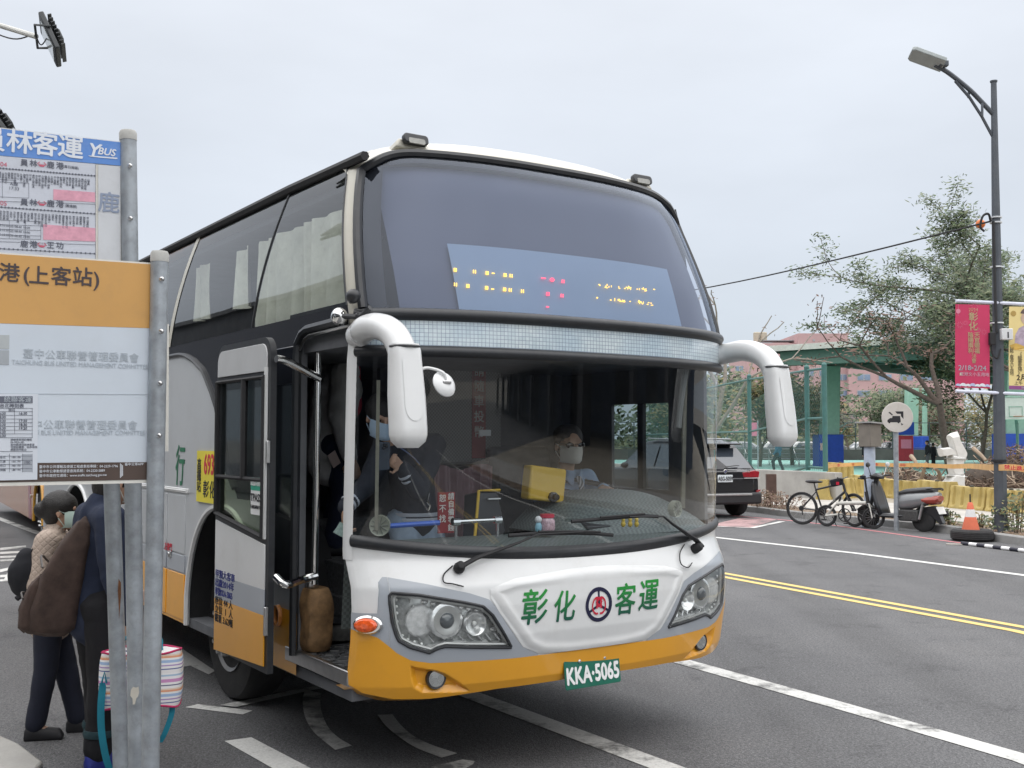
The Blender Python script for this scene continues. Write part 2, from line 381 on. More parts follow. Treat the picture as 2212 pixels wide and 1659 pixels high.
vpoly([c8(510,1380), c8(700,1335), c8(770,1345), c8(760,1362), c8(690,1400)], RWHITE2)
vpoly([c3(985,985), c3(1045,985), c3(1228,1108), c3(1190,1128), c3(1085,1078), c3(1000,1092)], RWHITE)
for q in ([(0,405),(148,391),(150,401),(0,418)], [(0,428),(120,422),(118,434),(0,440)], [(0,452),(152,446),(150,456),(0,463)], [(0,470),(140,466),(138,476),(0,482)],
          [(0,528),(100,506),(112,514),(0,545)], [(0,560),(105,552),(100,566),(0,574)], [(0,585),(80,580),(70,592),(0,597)], [(60,512),(100,506),(60,590),(20,592)]):
    vpoly([c3(*p) for p in q], RWHITE2, 0.004 if q[0][0] == 0 else 0.008)
vpoly([(1535,1134), (1600,1119), (1680,1122), (1625,1140), (1535,1137.5)], RPINK)
stripe(line_pts([(1530,1137),(1625,1141),(1690,1127)], 3, 0), 0.13, RWHITE2, 0.008)
# near concrete apron where the stop poles stand, bottom left
b = MB()
ap = [G(0,1604), G(40,1622), G(92,1662)]
b.prism([(p.x, p.y) for p in [ap[0]+(ap[0]-ap[1])*18, ap[0], ap[1], ap[2], ap[2]+Vector((0.25,-1.4,0)), ap[2]+Vector((0.4,-12,0)), ap[2]+Vector((-14,-12,0)), ap[2]+Vector((-16,0.5,0))]], (0,0,-0.01), (1,0,0), (0,1,0), 0.055)
o = b.build('pavement', CONC, bevel=0.015); o['kind'] = 'structure'
# far kerb and pavement
KL = [G(*q) for q in [(1624,1106),(1703,1117),(1870,1133),(2032,1149),(2146,1170),(2212,1179)]]
KL = [Vector((p.x, p.y, 0)) for p in KL]
KL = [KL[0]+Vector((-16,30,0)), KL[0]+Vector((-6,12,0))]+KL+[KL[-1]+Vector((1.0,-2.5,0)), KL[-1]+Vector((2.2,-9,0)), KL[-1]+Vector((2.5,-26,0))]
KS = KL
# resample evenly into stones
acc = [KS[0]]; 
for a, c_ in zip(KS, KS[1:]):
    k = max(1, int((c_-a).length/0.25))
    for i in range(1, k+1): acc.append(a.lerp(c_, i/k))
run, stones, last = 0.0, [acc[0]], acc[0]
for p in acc[1:]:
    if (p-last).length >= 1.0: stones.append(p); last = p
kerb = bpy.data.objects.new('kerb', None); COL.objects.link(kerb); kerb['kind'] = 'structure'
for a, c_ in zip(stones, stones[1:]):
    t = (c_-a).normalized(); nn = Vector((t.y, -t.x, 0)); nn = nn if nn.x > 0 else -nn
    l_ = (c_-a).length-0.012; j = random.uniform(-0.006, 0.006)
    ol = [(0, -0.02), (0.015+j, 0.125+j), (0.04+j, 0.14+j), (0.17, 0.14+j), (0.17, -0.02)]
    b = MB(); b.prism(ol, a+t*0.006, nn, (0,0,1), -l_ if nn.cross(Vector((0,0,1))).dot(t) < 0 else l_)
    b.build('kerb_stone', KERBM, kerb, smooth=0)
def off_line(d):
    r = []
    for i, p in enumerate(stones):
        t = (stones[min(i+1, len(stones)-1)]-stones[max(i-1, 0)]).normalized(); nn = Vector((t.y, -t.x, 0)); nn = nn if nn.x > 0 else -nn
        r.append(p+nn*d)
    return r
a_, b_, c_ = off_line(0.165), off_line(1.2), off_line(70)
g = MB(); g.grid([[Vector((p.x,p.y,0.11)) for p in a_], [Vector((p.x,p.y,0.11)) for p in b_]]); o = g.build('planting_bed', SOIL, smooth=0); o['kind'] = 'structure'
g = MB(); g.grid([[Vector((p.x,p.y,0.115)) for p in b_], [Vector((p.x,p.y,0.115)) for p in off_line(4.5)]]); o = g.build('sidewalk', PAVE, smooth=0); o['kind'] = 'structure'
g = MB(); g.grid([[Vector((p.x,p.y,0.106)) for p in off_line(4.4)], [Vector((p.x,p.y,0.106)) for p in off_line(26)], [Vector((p.x,p.y,0.106)) for p in off_line(90)]])
o = g.build('yard_ground', mat('yard', (0.30,0.27,0.22), 0.95, var=0.25, scale=0.6, bump=0.3, bscale=8), smooth=0); o['kind'] = 'structure'
sheet('sports_court', [(7.5,44),(20,41),(44,60),(44,98),(10,98),(5,70)], 0.125, mat('court_green', (0.22,0.46,0.40), 0.7, var=0.1, scale=0.5, dirt=0.2))
# ================================================================== COACH
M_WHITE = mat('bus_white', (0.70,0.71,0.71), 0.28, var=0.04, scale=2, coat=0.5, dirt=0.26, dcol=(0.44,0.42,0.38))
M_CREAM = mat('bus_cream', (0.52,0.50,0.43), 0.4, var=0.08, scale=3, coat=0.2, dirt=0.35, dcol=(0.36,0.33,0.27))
M_GREY = mat('bus_grey', (0.36,0.39,0.43), 0.28, var=0.04, scale=2, coat=0.5, dirt=0.12, dcol=(0.25,0.24,0.22))
M_YEL = mat('bus_yellow', (0.80,0.37,0.025), 0.3, var=0.05, scale=2, coat=0.45, dirt=0.14, dcol=(0.42,0.22,0.06))
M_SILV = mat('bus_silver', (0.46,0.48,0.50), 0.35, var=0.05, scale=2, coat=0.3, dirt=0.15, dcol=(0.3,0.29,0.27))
M_BLACK = mat('bus_black_gloss', (0.012,0.014,0.02), 0.06, var=0.1, coat=0.6)
M_RUB = mat('rubber', (0.022,0.024,0.028), 0.38, var=0.2, scale=10, dirt=0.1)
M_RUBM = mat('rubber_matt', (0.02,0.02,0.022), 0.75, var=0.2, scale=10)
M_CHROME = mat('chrome', (0.75,0.75,0.74), 0.12, metal=1.0, var=0.05)
M_STEEL = mat('brushed_steel', (0.55,0.55,0.55), 0.3, metal=1.0, var=0.1, scale=20)
M_DARK = mat('interior_dark', (0.10,0.105,0.115), 0.8, var=0.2)
M_FLOOR = mat('interior_floor', (0.09,0.09,0.095), 0.85, var=0.3, scale=30, bump=0.3)
M_TYRE = mat('tyre', (0.022,0.022,0.023), 0.8, var=0.2, scale=8, dirt=0.4, dcol=(0.07,0.065,0.06))
M_GCLR = glass('clear_lens', (0.93,0.95,0.95), 0.9, 0.02, 1.5)
M_WIND = glass('windscreen', (0.84,0.88,0.90), 1.0, 0.0, 1.68)
M_UPGL = glass('upper_windscreen', (0.62,0.66,0.74), 1.0, 0.0, 1.58, 0.0, (.80,.87,1.0))
M_SIDEGL = glass('side_glass', (0.80,0.84,0.84), 1.0, 0.005, 1.75, 0.04)
M_DOORGL = glass('door_glass', (0.50,0.56,0.56), 1.0, 0.005, 1.6)
YZ = [.44,.52,.62,.75,.9,1.0,1.08,1.14,1.2,2.12,2.2,2.35,2.6,2.9,3.1,3.2,3.27,3.34]
YY = [.10,.06,.04,.015,.01,.02,.06,.09,.09,.06,.045,.05,.13,.24,.31,.36,.44,.56]
def wid(z): return 1.25 if z <= 2.35 else 1.25-.135*min((z-2.35)/.85, 1.1)**2.0
def noseY(x, z):
    t = min(abs(x)/wid(z), 1.0)
    return ipl(z, YZ, YY)+.36*(1-max(0, 1-t**2.6)**(1/1.6))
def NP(x, z, off=0.0):
    e = .004; xx = max(-wid(z)*.995, min(wid(z)*.995, x))
    gx = (noseY(xx+e, z)-noseY(xx-e, z))/(2*e); gz = (noseY(x, z+e*3)-noseY(x, z-e*3))/(6*e)
    return Vector((x, noseY(x, z), z))+Vector((gx, -1, gz)).normalized()*off
def NH(xv, yv, off=0.0):        # where the sight line through a picture point meets the front skin
    d = _bray(xv, yv); prev = None; t = 3.0
    while t < 9:
        p = _ob+d*t
        if abs(p.x) <= wid(p.z):
            g = p.y-noseY(p.x, p.z)
            if prev is not None and prev < 0 <= g: return NP(p.x, p.z, off)
            prev = g
        else: prev = None
        t += .004
    return BF(xv, yv, .3)
XS = [-1.25+2.5*i/150 for i in range(151)]
XS = sorted(set(round(x, 4) for x in XS+[s*(1.25-.0017*k*k) for s in (-1, 1) for k in range(8)]+[s*q for s in (-1, 1) for q in (1.157,1.1575,1.168)]))
def clampw(x, z): return max(-wid(z), min(wid(z), x))
def strip(zb, zt, off, rows=8, xs=None, s_mode=False):
    """front-skin sheet between two height curves; off(x, z, t) is its distance from the skin"""
    P = []
    for i in range(rows+1):
        r = []
        for x in (xs or XS):
            a, b_ = zb(x), zt(x); z = lerp(a, max(a, b_), i/rows)
            xx = x*wid(z)/1.25 if s_mode else x
            r.append(NP(xx, z, off(xx, z, i/rows) if callable(off) else off))
        P.append(r)
    return P
coach = thing('coach_bus', 'white, grey and yellow high-deck coach standing at the stop with its front door open', 'bus', BUS_LOC, BUS_RZ)
# --- curves of the front
A_ = abs
def z_sill(x): return 1.108+.085*(A_(x)/1.22)**2.2
def z_bot(x): return ipl(A_(x), [0,.57,.9,1.07,1.2,1.25], [.484,.478,.455,.460,.492,.53])
def z_yel(x): return ipl(A_(x), [0,.5,.77,.93,1.02,1.08,1.12,1.165,1.25], [.635,.630,.635,.638,.655,.69,.728,.768,.80])
def z_gry(x): return ipl(A_(x), [.362,.437,.494,.557,.603,.652,.75,.963,1.12,1.137,1.157,1.1575,1.168,1.25], [.639,.672,.722,.806,.879,.934,.969,1.022,1.055,1.055,1.03,1.02,.884,.882])
HLT = ([.524,.634,.686,.788,.993,1.108,1.118], [.688,.855,.902,.928,.970,.982,.970])
HLB = ([.524,.746,.869,.909,.939,1.029,1.083,1.107,1.118], [.688,.706,.718,.707,.690,.721,.756,.833,.93])
def h_top(x): return ipl(A_(x), *HLT)
def h_bot(x): return ipl(A_(x), *HLB)
def in_hl(x, z, mg=0.0):
    a = A_(x)
    return .53+mg < a < 1.116-mg*.5 and h_bot(a)+mg < z < h_top(a)-mg
def in_poly(x, z, P):
    c_ = False; j = len(P)-1
    for i in range(len(P)):
        if (P[i][1] > z) != (P[j][1] > z) and x < (P[j][0]-P[i][0])*(z-P[i][1])/(P[j][1]-P[i][1])+P[i][0]: c_ = not c_
        j = i
    return c_
def d_poly(x, z, P):
    best = 9
    for (ax, az), (bx, bz) in zip(P, P[1:]+P[:1]):
        L2 = (bx-ax)**2+(bz-az)**2; t = max(0, min(1, ((x-ax)*(bx-ax)+(z-az)*(bz-az))/L2))
        best = min(best, math.hypot(x-ax-t*(bx-ax), z-az-t*(bz-az)))
    return best
FOGP = [(1.02,.628),(.96,.612),(.90,.600),(.854,.581),(.78,.53),(.713,.478),(.80,.480),(.948,.488),(.992,.515),(1.012,.57)]
def fog_off(x, z):
    a = A_(x)
    if .69 < a < 1.04 and in_poly(a, z, FOGP): return -.03*min(1, d_poly(a, z, FOGP)/.022)
    return 0
b = MB(); b.grid(strip(lambda x: z_bot(x)+.01, lambda x: z_sill(x)+.03, lambda x, z, t: -.10 if in_hl(x, z, .004) else (-.035 if A_(x) < 1.06 and A_(x) > .66 and z < .645 else 0), 56))
b.build('front_panel', M_WHITE, coach)
XF = sorted(set(XS+[s*(.68+.0045*k) for s in (-1,1) for k in range(84)]))
b = MB(); b.grid(strip(z_bot, z_yel, lambda x, z, t: .0035+fog_off(x, z), 40, XF))
b.grid([[NP(x, z_bot(x), .0035) for x in XS], [NP(x, z_bot(x), .0035)+Vector((0, .12, -.03)) for x in XS], [Vector((x*.97, .5, z_bot(x)-.02)) for x in XS]])
b.build('bumper', M_YEL, coach)
for s in (-1, 1):
    b = MB(); c1 = [s*q for q in [1.118+.132*k/14 for k in range(15)]+[1.157,1.1575,1.168]]; c1.sort()
    b.grid(strip(z_yel, z_gry, .003, 8, c1))
    c2 = sorted(s*(.530+.586*k/70) for k in range(71))
    b.grid(strip(lambda x: h_top(x), lambda x: max(z_gry(x), h_top(x)), .003, 5, c2))
    b.grid(strip(z_yel, lambda x: max(h_bot(x), z_yel(x)), .003, 5, c2))
    c3 = sorted(s*(.362+.168*k/14) for k in range(15))
    b.grid(strip(z_yel, z_gry, .003, 5, c3))
    b.build('grey_trim', M_GREY, coach)
# --- raised white centre shield
PT = ([0,.17,.5,.6,.66], [1.02,1.016,.990,.967,.967]); PB = ([0,.18,.33,.41,.49,.55,.6], [.660,.662,.676,.714,.815,.89,.966])
PIN = [(-.6,.967),(-.5,.990),(-.17,1.016),(0,1.02),(.17,1.016),(.5,.990),(.6,.967),(.55,.89),(.49,.815),(.41,.714),(.33,.676),(.18,.662),(0,.660),(-.18,.662),(-.33,.676),(-.41,.714),(-.49,.815),(-.55,.89)]
def sh_off(x, z):
    d = d_poly(x, z, PIN); ins = in_poly(x, z, PIN)
    if ins: return .006+.007*max(0, 1-d/.03)**2
    return .013-.009*min(1, d/.04)**2
sxs = [-.645+1.29*k/130 for k in range(131)]
b = MB(); b.grid(strip(lambda x: max(z_yel(x)+.002, ipl(A_(x), [0,.2,.36,.46,.54,.60,.645], [.637,.637,.642,.685,.79,.868,.94])), lambda x: ipl(A_(x), [0,.17,.5,.6,.645], [1.056,1.052,1.026,1.0,.985]), lambda x, z, t: sh_off(x, z), 46, sxs))
b.build('centre_shield', M_WHITE, coach)
# --- lettering and emblem on the shield
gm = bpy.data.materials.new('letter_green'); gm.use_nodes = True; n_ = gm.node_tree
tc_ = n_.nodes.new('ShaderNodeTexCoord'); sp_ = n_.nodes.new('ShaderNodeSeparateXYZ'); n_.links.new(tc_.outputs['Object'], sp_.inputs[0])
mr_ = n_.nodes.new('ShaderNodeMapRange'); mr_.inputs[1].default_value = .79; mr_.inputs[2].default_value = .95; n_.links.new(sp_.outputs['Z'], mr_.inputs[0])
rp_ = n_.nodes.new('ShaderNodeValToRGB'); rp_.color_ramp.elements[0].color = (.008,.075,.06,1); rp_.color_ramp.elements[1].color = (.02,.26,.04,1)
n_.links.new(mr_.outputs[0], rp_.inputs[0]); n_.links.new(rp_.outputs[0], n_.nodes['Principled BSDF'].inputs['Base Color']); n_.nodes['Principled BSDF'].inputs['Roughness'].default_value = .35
def nose_fn(x0, z0, off=.010, sx=1.0, slant=.0):
    return lambda p: NP(x0+p.x*sx+p.y*slant, z0+p.y, off+p.z)
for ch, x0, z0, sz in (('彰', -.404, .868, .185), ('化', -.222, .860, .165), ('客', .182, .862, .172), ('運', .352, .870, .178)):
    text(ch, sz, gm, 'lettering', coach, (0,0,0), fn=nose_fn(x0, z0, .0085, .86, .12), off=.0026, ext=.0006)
M_NAVY = mat('emblem_navy', (.012,.012,.045), .35); M_RED = mat('emblem_red', (.55,.02,.05), .35)
def flat2d(polys, fn, m_, name, parent):
    bm_ = MB()
    for P in polys:
        bm_.add([fn(Vector((p[0], p[1], 0))) for p in P], [tuple(range(len(P)))])
    return bm_.build(name, m_, parent, smooth=0)
def ringq(r0, r1, a0=0, a1=360, n=40, c=(0,0), ex=1):
    q = []
    for k in range(n):
        t0, t1 = math.radians(lerp(a0, a1, k/n)), math.radians(lerp(a0, a1, (k+1)/n))
        q.append([(c[0]+ex*r0*math.cos(t0), c[1]+r0*math.sin(t0)), (c[0]+ex*r1*math.cos(t0), c[1]+r1*math.sin(t0)), (c[0]+ex*r1*math.cos(t1), c[1]+r1*math.sin(t1)), (c[0]+ex*r0*math.cos(t1), c[1]+r0*math.sin(t1))])
    return q
def barq(a, b_, w_):
    a, b_ = Vector((a[0], a[1])), Vector((b_[0], b_[1])); t = (b_-a).normalized(); n2 = Vector((-t.y, t.x))*w_/2
    return [tuple(a+n2), tuple(a-n2), tuple(b_-n2), tuple(b_+n2)]
em = flat2d(ringq(.070, .090)+[barq((0,.075), (0,.0), .013), barq((-.066,-.036), (-.012,-.008), .013), barq((.066,-.036), (.012,-.008), .013)], nose_fn(0, .862, .0085, .98), M_NAVY, 'emblem', coach)
red = ringq(.036, .047, 30, 285, 24, (-.014,-.005), .72)+ringq(.036, .047, -105, 150, 24, (.014,-.005), .72)+[barq((-.0145,.040), (-.0145,-.02), .010), barq((.0145,.040), (.0145,-.02), .010), barq((-.018,.018), (.0,-.012), .012), barq((.018,.018), (.0,-.012), .012)]
flat2d(red, nose_fn(0, .862, .0100, .98), M_RED, 'emblem_core', em)
# --- headlights
M_BUCK = mat('headlight_bucket', (.80,.81,.81), .18, metal=.6, var=.25, scale=25)
M_PROJ = mat('projector_glass', (.10,.11,.12), .04, var=.1, coat=1.0)
M_RING = mat('lamp_ring_silver', (.50,.50,.49), .35, metal=.6, var=.1)
M_LED = mat('led_clear', (.75,.76,.74), .15, var=.1)
M_BACKH = mat('headlight_back', (.62,.63,.62), .25, metal=.5, var=.4, scale=30)
for s in (-1, 1):
    cols = sorted(s*(.526+.592*k/90) for k in range(91))
    b = MB(); b.grid(strip(lambda x: h_bot(x), lambda x: max(h_top(x), h_bot(x)), -.075, 10, cols))
    per = [(q, h_top(q)) for q in [.526+.592*k/60 for k in range(61)]]+[(q, h_bot(q)) for q in [1.118-.592*k/60 for k in range(61)]]
    ra = [NP(s*p[0], p[1], .002) for p in per]; rb = [NP(s*p[0], p[1], -.078) for p in per]
    b.grid([ra+[ra[0]], rb+[rb[0]]])
    hl = b.build('headlight', M_BACKH, coach)
    b = MB(); b.tube([NP(s*p[0], p[1], .003) for p in per[:61]]+[NP(s*p[0], p[1], .003) for p in per[61:]], .0085, 8, closed=True); b.build('headlight_rim', M_RUB, hl)
    per2 = [(lerp(q[0], .84, .055), lerp(q[1], .83, .09)) for q in per]
    b = MB(); b.tube([NP(s*p[0], p[1], -.012) for p in per2], .008, 6, closed=True); b.build('inner_bezel', M_RING, hl)
    def lampax(x, z): 
        p0, p1 = NP(s*x, z, -.075), NP(s*x, z, 0); ax = Vector((s*.12, -1, 0)).normalized(); return p0, ax
    p, ax = lampax(.868, .836)
    b = MB(); b.lathe([(.0,.0),(.088,.0),(.092,.02),(.088,.045),(.074,.052)], p, ax, 36); b.build('projector_bowl', M_BUCK, hl)
    b = MB(); b.lathe([(.036,.05),(.040,.052),(.070,.054),(.073,.050),(.073,.04)], p, ax, 36); b.build('lamp_ring', M_RING, hl)
    b = MB(); b.lathe([(.041,.045),(.038,.056),(.028,.066),(.014,.071),(0,.0725)], p, ax, 28); b.build('projector_lens', M_PROJ, hl)
    p, ax = lampax(.718, .812)
    b = MB(); b.lathe([(.0,.012),(.02,.016),(.040,.034),(.050,.052),(.056,.056),(.058,.050),(.058,.0)], p, ax, 32); b.build('reflector_bowl', M_BUCK, hl)
    b = MB(); b.ell(p+ax*.034, .013, 12, 8); b.build('bulb', M_LED, hl)
    b = MB(); b.lathe([(.0,.01),(.035,.02),(.07,.045),(.078,.045)], *lampax(1.0, .84), 28); b.build('turn_reflector', M_BUCK, hl)
    b = MB()
    for k in range(7):
        t = k/6; b.tube([NP(s*(1.035-.03*math.sin(t*3.0)), lerp(.76, .94, t)+dz, -.05) for dz in (-.012, .0, .012)], .0035, 5)
    for k in range(9):
        q = spline([(1.094,0,.948),(1.092,0,.88),(1.083,0,.80),(1.04,0,.748),(.975,0,.722)], 2)[k]; b.ell(NP(s*q[0], q[2], -.03), (.0085,.0085,.0085), 8, 6)
    b.build('led_strip', M_LED, hl)
    b = MB()
    for k in range(9):   # moulded flutes of the reflector
        x0 = .56+.05*k
        if x0 < 1.0: b.tube([NP(s*x0, h_bot(x0)+.012, -.055), NP(s*(x0+.03), h_bot(x0)+.05, -.07)], .006, 5)
        b.ell(NP(s*(.60+.045*k), h_top(.60+.045*k)-.03, -.062), (.02,.012,.014), 8, 5)
    b.build('reflector_flutes', M_BUCK, hl)
    b = MB(); b.grid(strip(lambda x: h_bot(x), lambda x: max(h_top(x), h_bot(x)), lambda x, z, t: .004+.010*math.sin(pi*t), 8, cols)); b.build('headlight_cover', M_GCLR, hl)
    # fog lamp
    p = NP(s*.895, .547, -.036); ax = Vector((s*.1, -1, 0)).normalized()
    b = MB(); b.lathe([(.050,.0),(.053,.02),(.050,.028),(.043,.026),(.041,.0)], p, ax, 28); fg = b.build('fog_lamp', M_RUB, coach)
    b = MB(); b.lathe([(.0,.006),(.02,.008),(.036,.02),(.041,.026)], p, ax, 24); b.build('reflector', M_CHROME, fg)
    b = MB(); b.lathe([(.041,.024),(.03,.032),(.0,.036)], p, ax, 24); b.build('fog_lens', M_GCLR, fg)
# marker lamp on the door corner
p = Vector((-1.252, .36, .826)); ax = Vector((-1, -.55, 0)).normalized(); ry = Vector((.48, -.88, 0)).normalized()
def oval(b, p, ax, uu, rs, hs, k=24):
    ring = []
    for (ru, rv), h in zip(rs, hs): ring.append([p+ax*h+uu*ru*math.cos(2*pi*j/k)+Vector((0,0,1))*rv*math.sin(2*pi*j/k) for j in range(k+1)])
    b.grid(ring); b.add(ring[-1][:-1], [tuple(range(k))])
mp_ = NP(-1.2, .828, .0); uu = Vector((.72, -.69, 0)); axm = Vector((-.69, -.72, 0))
b = MB(); oval(b, mp_, axm, uu, [(.075,.046),(.075,.046),(.066,.038),(.05,.03)], [-.02,.012,.022,.022]); mk = b.build('marker_lamp', M_CHROME, coach)
b = MB(); oval(b, mp_+uu*-.006, axm, uu, [(.058,.035),(.057,.034),(.046,.027),(.02,.012)], [.018,.034,.046,.051]); b.build('marker_lens', mat('amber_lens', (.75,.10,.015), .12, var=.3, scale=60, coat=.8), mk)
# number plate
M_PLG = mat('plate_green', (.008,.13,.085), .45, var=.1, dirt=.15); M_PLW = mat('plate_white', (.80,.80,.80), .5)
pc = Vector((-.012, .035, .506)); pu = Vector((1, .02, 0)).normalized(); pv = Vector((0, .13, 1)).normalized(); pn = pu.cross(pv)
def rrect(w_, h_, r, n=5):
    P = []
    for cx, cy, a in ((w_/2-r, h_/2-r, 0), (-w_/2+r, h_/2-r, 90), (-w_/2+r, -h_/2+r, 180), (w_/2-r, -h_/2+r, 270)):
        P += [(cx+r*math.cos(math.radians(a+90*k/n)), cy+r*math.sin(math.radians(a+90*k/n))) for k in range(n+1)]
    return P
pc = NP(-.012, .515, .018)
b = MB(); b.prism(rrect(.374, .150, .012), pc, pu, pv, .005); pl = b.build('number_plate', M_PLG, coach, bevel=.002)
text('KKA·5065', .118, M_PLW, 'plate_lettering', pl, pc+pn*.0065+pv*-.012, pu, pv, off=.0042, sx=.72, ext=.001, sp=1.0)
b = MB()
for dx, dz in ((-.085,.062),(.085,.062)): b.lathe([(.009,0),(.009,.004),(.004,.007),(0,.007)], pc+pu*dx+pv*dz+pn*.005, pn, 10)
b.build('plate_bolt', M_STEEL, pl)
# --- lower windscreen with rubber
def z_r1(x): return z_sill(x)+.062
SX = [x*.988 for x in XS]
def rub_strip(zb, zt, o0, hgt, rows=8, xs=None): return strip(zb, zt, lambda x, z, t: o0+hgt*math.sin(pi*t)**.6, rows, xs or SX)
b = MB(); b.grid(rub_strip(z_sill, z_r1, .001, .020)); b.build('windscreen_gasket', M_RUB, coach)
b = MB(); b.grid(strip(lambda x: z_r1(x)-.01, lambda x: 2.150, .002, 12, SX)); b.build('windscreen', M_WIND, coach)
for z0_, z1_, h_ in ((2.136, 2.192, .024), (2.315, 2.378, .03)):
    b = MB(); b.grid(rub_strip(lambda x: z0_, lambda x: z1_, .004, h_)); b.build('trim_band', M_RUB, coach)
# tiled band between the two screens
tm = bpy.data.materials.new('tiled_film'); tm.use_nodes = True; n_ = tm.node_tree; bs_ = n_.nodes['Principled BSDF']; lk_ = n_.links.new
tc_ = n_.nodes.new('ShaderNodeTexCoord')
br = n_.nodes.new('ShaderNodeTexBrick'); br.offset = 0; br.inputs['Scale'].default_value = 1; br.inputs['Brick Width'].default_value = .0205; br.inputs['Row Height'].default_value = .0205
br.inputs['Mortar Size'].default_value = .0012; br.inputs['Mortar Smooth'].default_value = .1
br.inputs['Color1'].default_value = (.56,.65,.68,1); br.inputs['Color2'].default_value = (.66,.74,.76,1); br.inputs['Mortar'].default_value = (.20,.25,.35,1)
sp_ = n_.nodes.new('ShaderNodeSeparateXYZ'); cb_ = n_.nodes.new('ShaderNodeCombineXYZ'); lk_(tc_.outputs['Object'], sp_.inputs[0]); lk_(sp_.outputs['X'], cb_.inputs[0]); lk_(sp_.outputs['Z'], cb_.inputs[1])
lk_(cb_.outputs[0], br.inputs['Vector']); 
nz_ = n_.nodes.new('ShaderNodeTexNoise'); nz_.inputs['Scale'].default_value = 3.5; nz_.inputs['Detail'].default_value = 2; lk_(cb_.outputs[0], nz_.inputs['Vector'])
mm_ = n_.nodes.new('ShaderNodeMix'); mm_.data_type = 'RGBA'; mm_.blend_type = 'MULTIPLY'; mm_.inputs[0].default_value = .6
rp_ = n_.nodes.new('ShaderNodeValToRGB'); rp_.color_ramp.elements[0].position = .35; rp_.color_ramp.elements[0].color = (.7,.8,.9,1); rp_.color_ramp.elements[1].position = .65; rp_.color_ramp.elements[1].color = (1,1,1,1); lk_(nz_.outputs['Fac'], rp_.inputs[0])
lk_(br.outputs['Color'], mm_.inputs[6]); lk_(rp_.outputs[0], mm_.inputs[7]); lk_(mm_.outputs[2], bs_.inputs['Base Color']); bs_.inputs['Roughness'].default_value = .3; bs_.inputs['Coat Weight'].default_value = .8
b = MB(); b.grid(strip(lambda x: 2.188, lambda x: 2.32, .002, 3, SX)); b.build('tiled_band', tm, coach)
# --- upper windscreen
def zt_s(s): return 3.25-.2*max(0, (A_(s)-.68)/.335)**3.5
SN = [-.968+1.956*k/120 for k in range(121)]
def ustrip(s0, z0f, z1f, off, rows):
    P = []
    for i in range(rows+1):
        r = []
        for s in s0:
            z = lerp(z0f(s), z1f(s), i/rows); r.append(NP(s*wid(z), z, off))
        P.append(r)
    return P
b = MB(); b.grid(ustrip(SN, lambda s: 2.37, zt_s, .002, 16)); b.build('upper_windscreen', M_UPGL, coach)
path = [NP(-.970*wid(z), z, .006) for z in [2.372+.06*k for k in range(12)]]+[NP(s*wid(zt_s(s)), zt_s(s), .006) for s in SN]+[NP(.988*wid(z), z, .002) for z in [2.372+.06*k for k in range(11, -1, -1)]]
b = MB(); b.tube(path, .026, 8); b.build('upper_gasket', M_RUB, coach)
b = MB(); b.grid(ustrip([-.968+.008*k for k in range(10)], lambda s: 2.37, lambda s: zt_s(s)-.02, -.014, 14)); b.grid(ustrip(SN[6:114], lambda s: zt_s(s)-.045, zt_s, -.014, 3)); b.build('screen_border', M_RUBM, coach)
# --- roof, cap and pillars
def z_roof(x): return 3.43-.20*(A_(x)/1.12)**4
P = []
SC = [-1+2*k/100 for k in range(101)]
for i in range(11):
    t = i/10; r = []
    for s in SC:
        z0 = zt_s(s*.968)-.015; x0 = s*wid(z0); p0 = NP(x0, z0, .004); x2 = s*1.10; p2 = Vector((x2, 1.05, z_roof(x2))); p1 = Vector((lerp(x0, x2, .4), p0.y+.08+.1*A_(s), lerp(p0.z, z_roof(x2), 1.02)))
        r.append(p0*(1-t)**2+p1*2*t*(1-t)+p2*t*t)
    P.append(r)
b = MB(); b.grid(P)
b.grid([[Vector((s*1.10, y, z_roof(s*1.10))) for s in SC] for y in (1.05, 3, 6, 7.98)])
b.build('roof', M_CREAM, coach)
for s in (-1,):
    b = MB(); b.grid([[NP(s*q*wid(z), z, .003) for q in (.985,.989,.993,.996,1.0)]+[Vector((s*wid(z), noseY(s*wid(z), z)+.030, z))] for z in [1.13+.05*k for k in range(25)]])
    b.build('front_pillar', M_WHITE, coach)
s = -1
b = MB(); b.grid([[NP(s*q*wid(z), z, .004) for q in (.968,.98,.99,.996,1.0)]+[Vector((s*(wid(z)+.001), noseY(s*wid(z), z)+.02, z))] for z in [2.30+.05*k for k in range(18)]])
b.build('upper_pillar', M_CREAM, coach)
# roof lamps
for s in (-1, 1):
    c_ = Vector((s*.80, .62, 3.325))
    b = MB(); b.prism([(-.11,0),(.11,0),(.085,.055),(-.085,.055)], c_+Vector((0,-.03,-.03)), (1,0,0), (0,.25,1), -.16); rl = b.build('roof_lamp', M_CREAM, coach, bevel=.012)
    b = MB(); b.prism(rrect(.15,.055,.02), c_+Vector((0,-.028,.012)), (1,0,0), (0,.25,1), .035); b.build('lamp_housing', M_RUB, rl, bevel=.006)
    b = MB(); b.prism(rrect(.10,.030,.01), c_+Vector((0,-.060,.004)), (1,0,0), (0,.25,1), .008); b.build('lamp_lens', mat('lamp_lens_grey', (.30,.30,.28), .2, var=.2, scale=40), rl)
# roof rail
for s, y0 in ((-1, .52), (1, 2.4)):
    b = MB(); b.tube([(s*1.125, y0, 3.195), (s*1.125, y0+1, 3.212), (s*1.125, 6, 3.212), (s*1.125, 7.9, 3.212)], .026, 6)
    b.build('roof_rail', M_RUBM, coach)
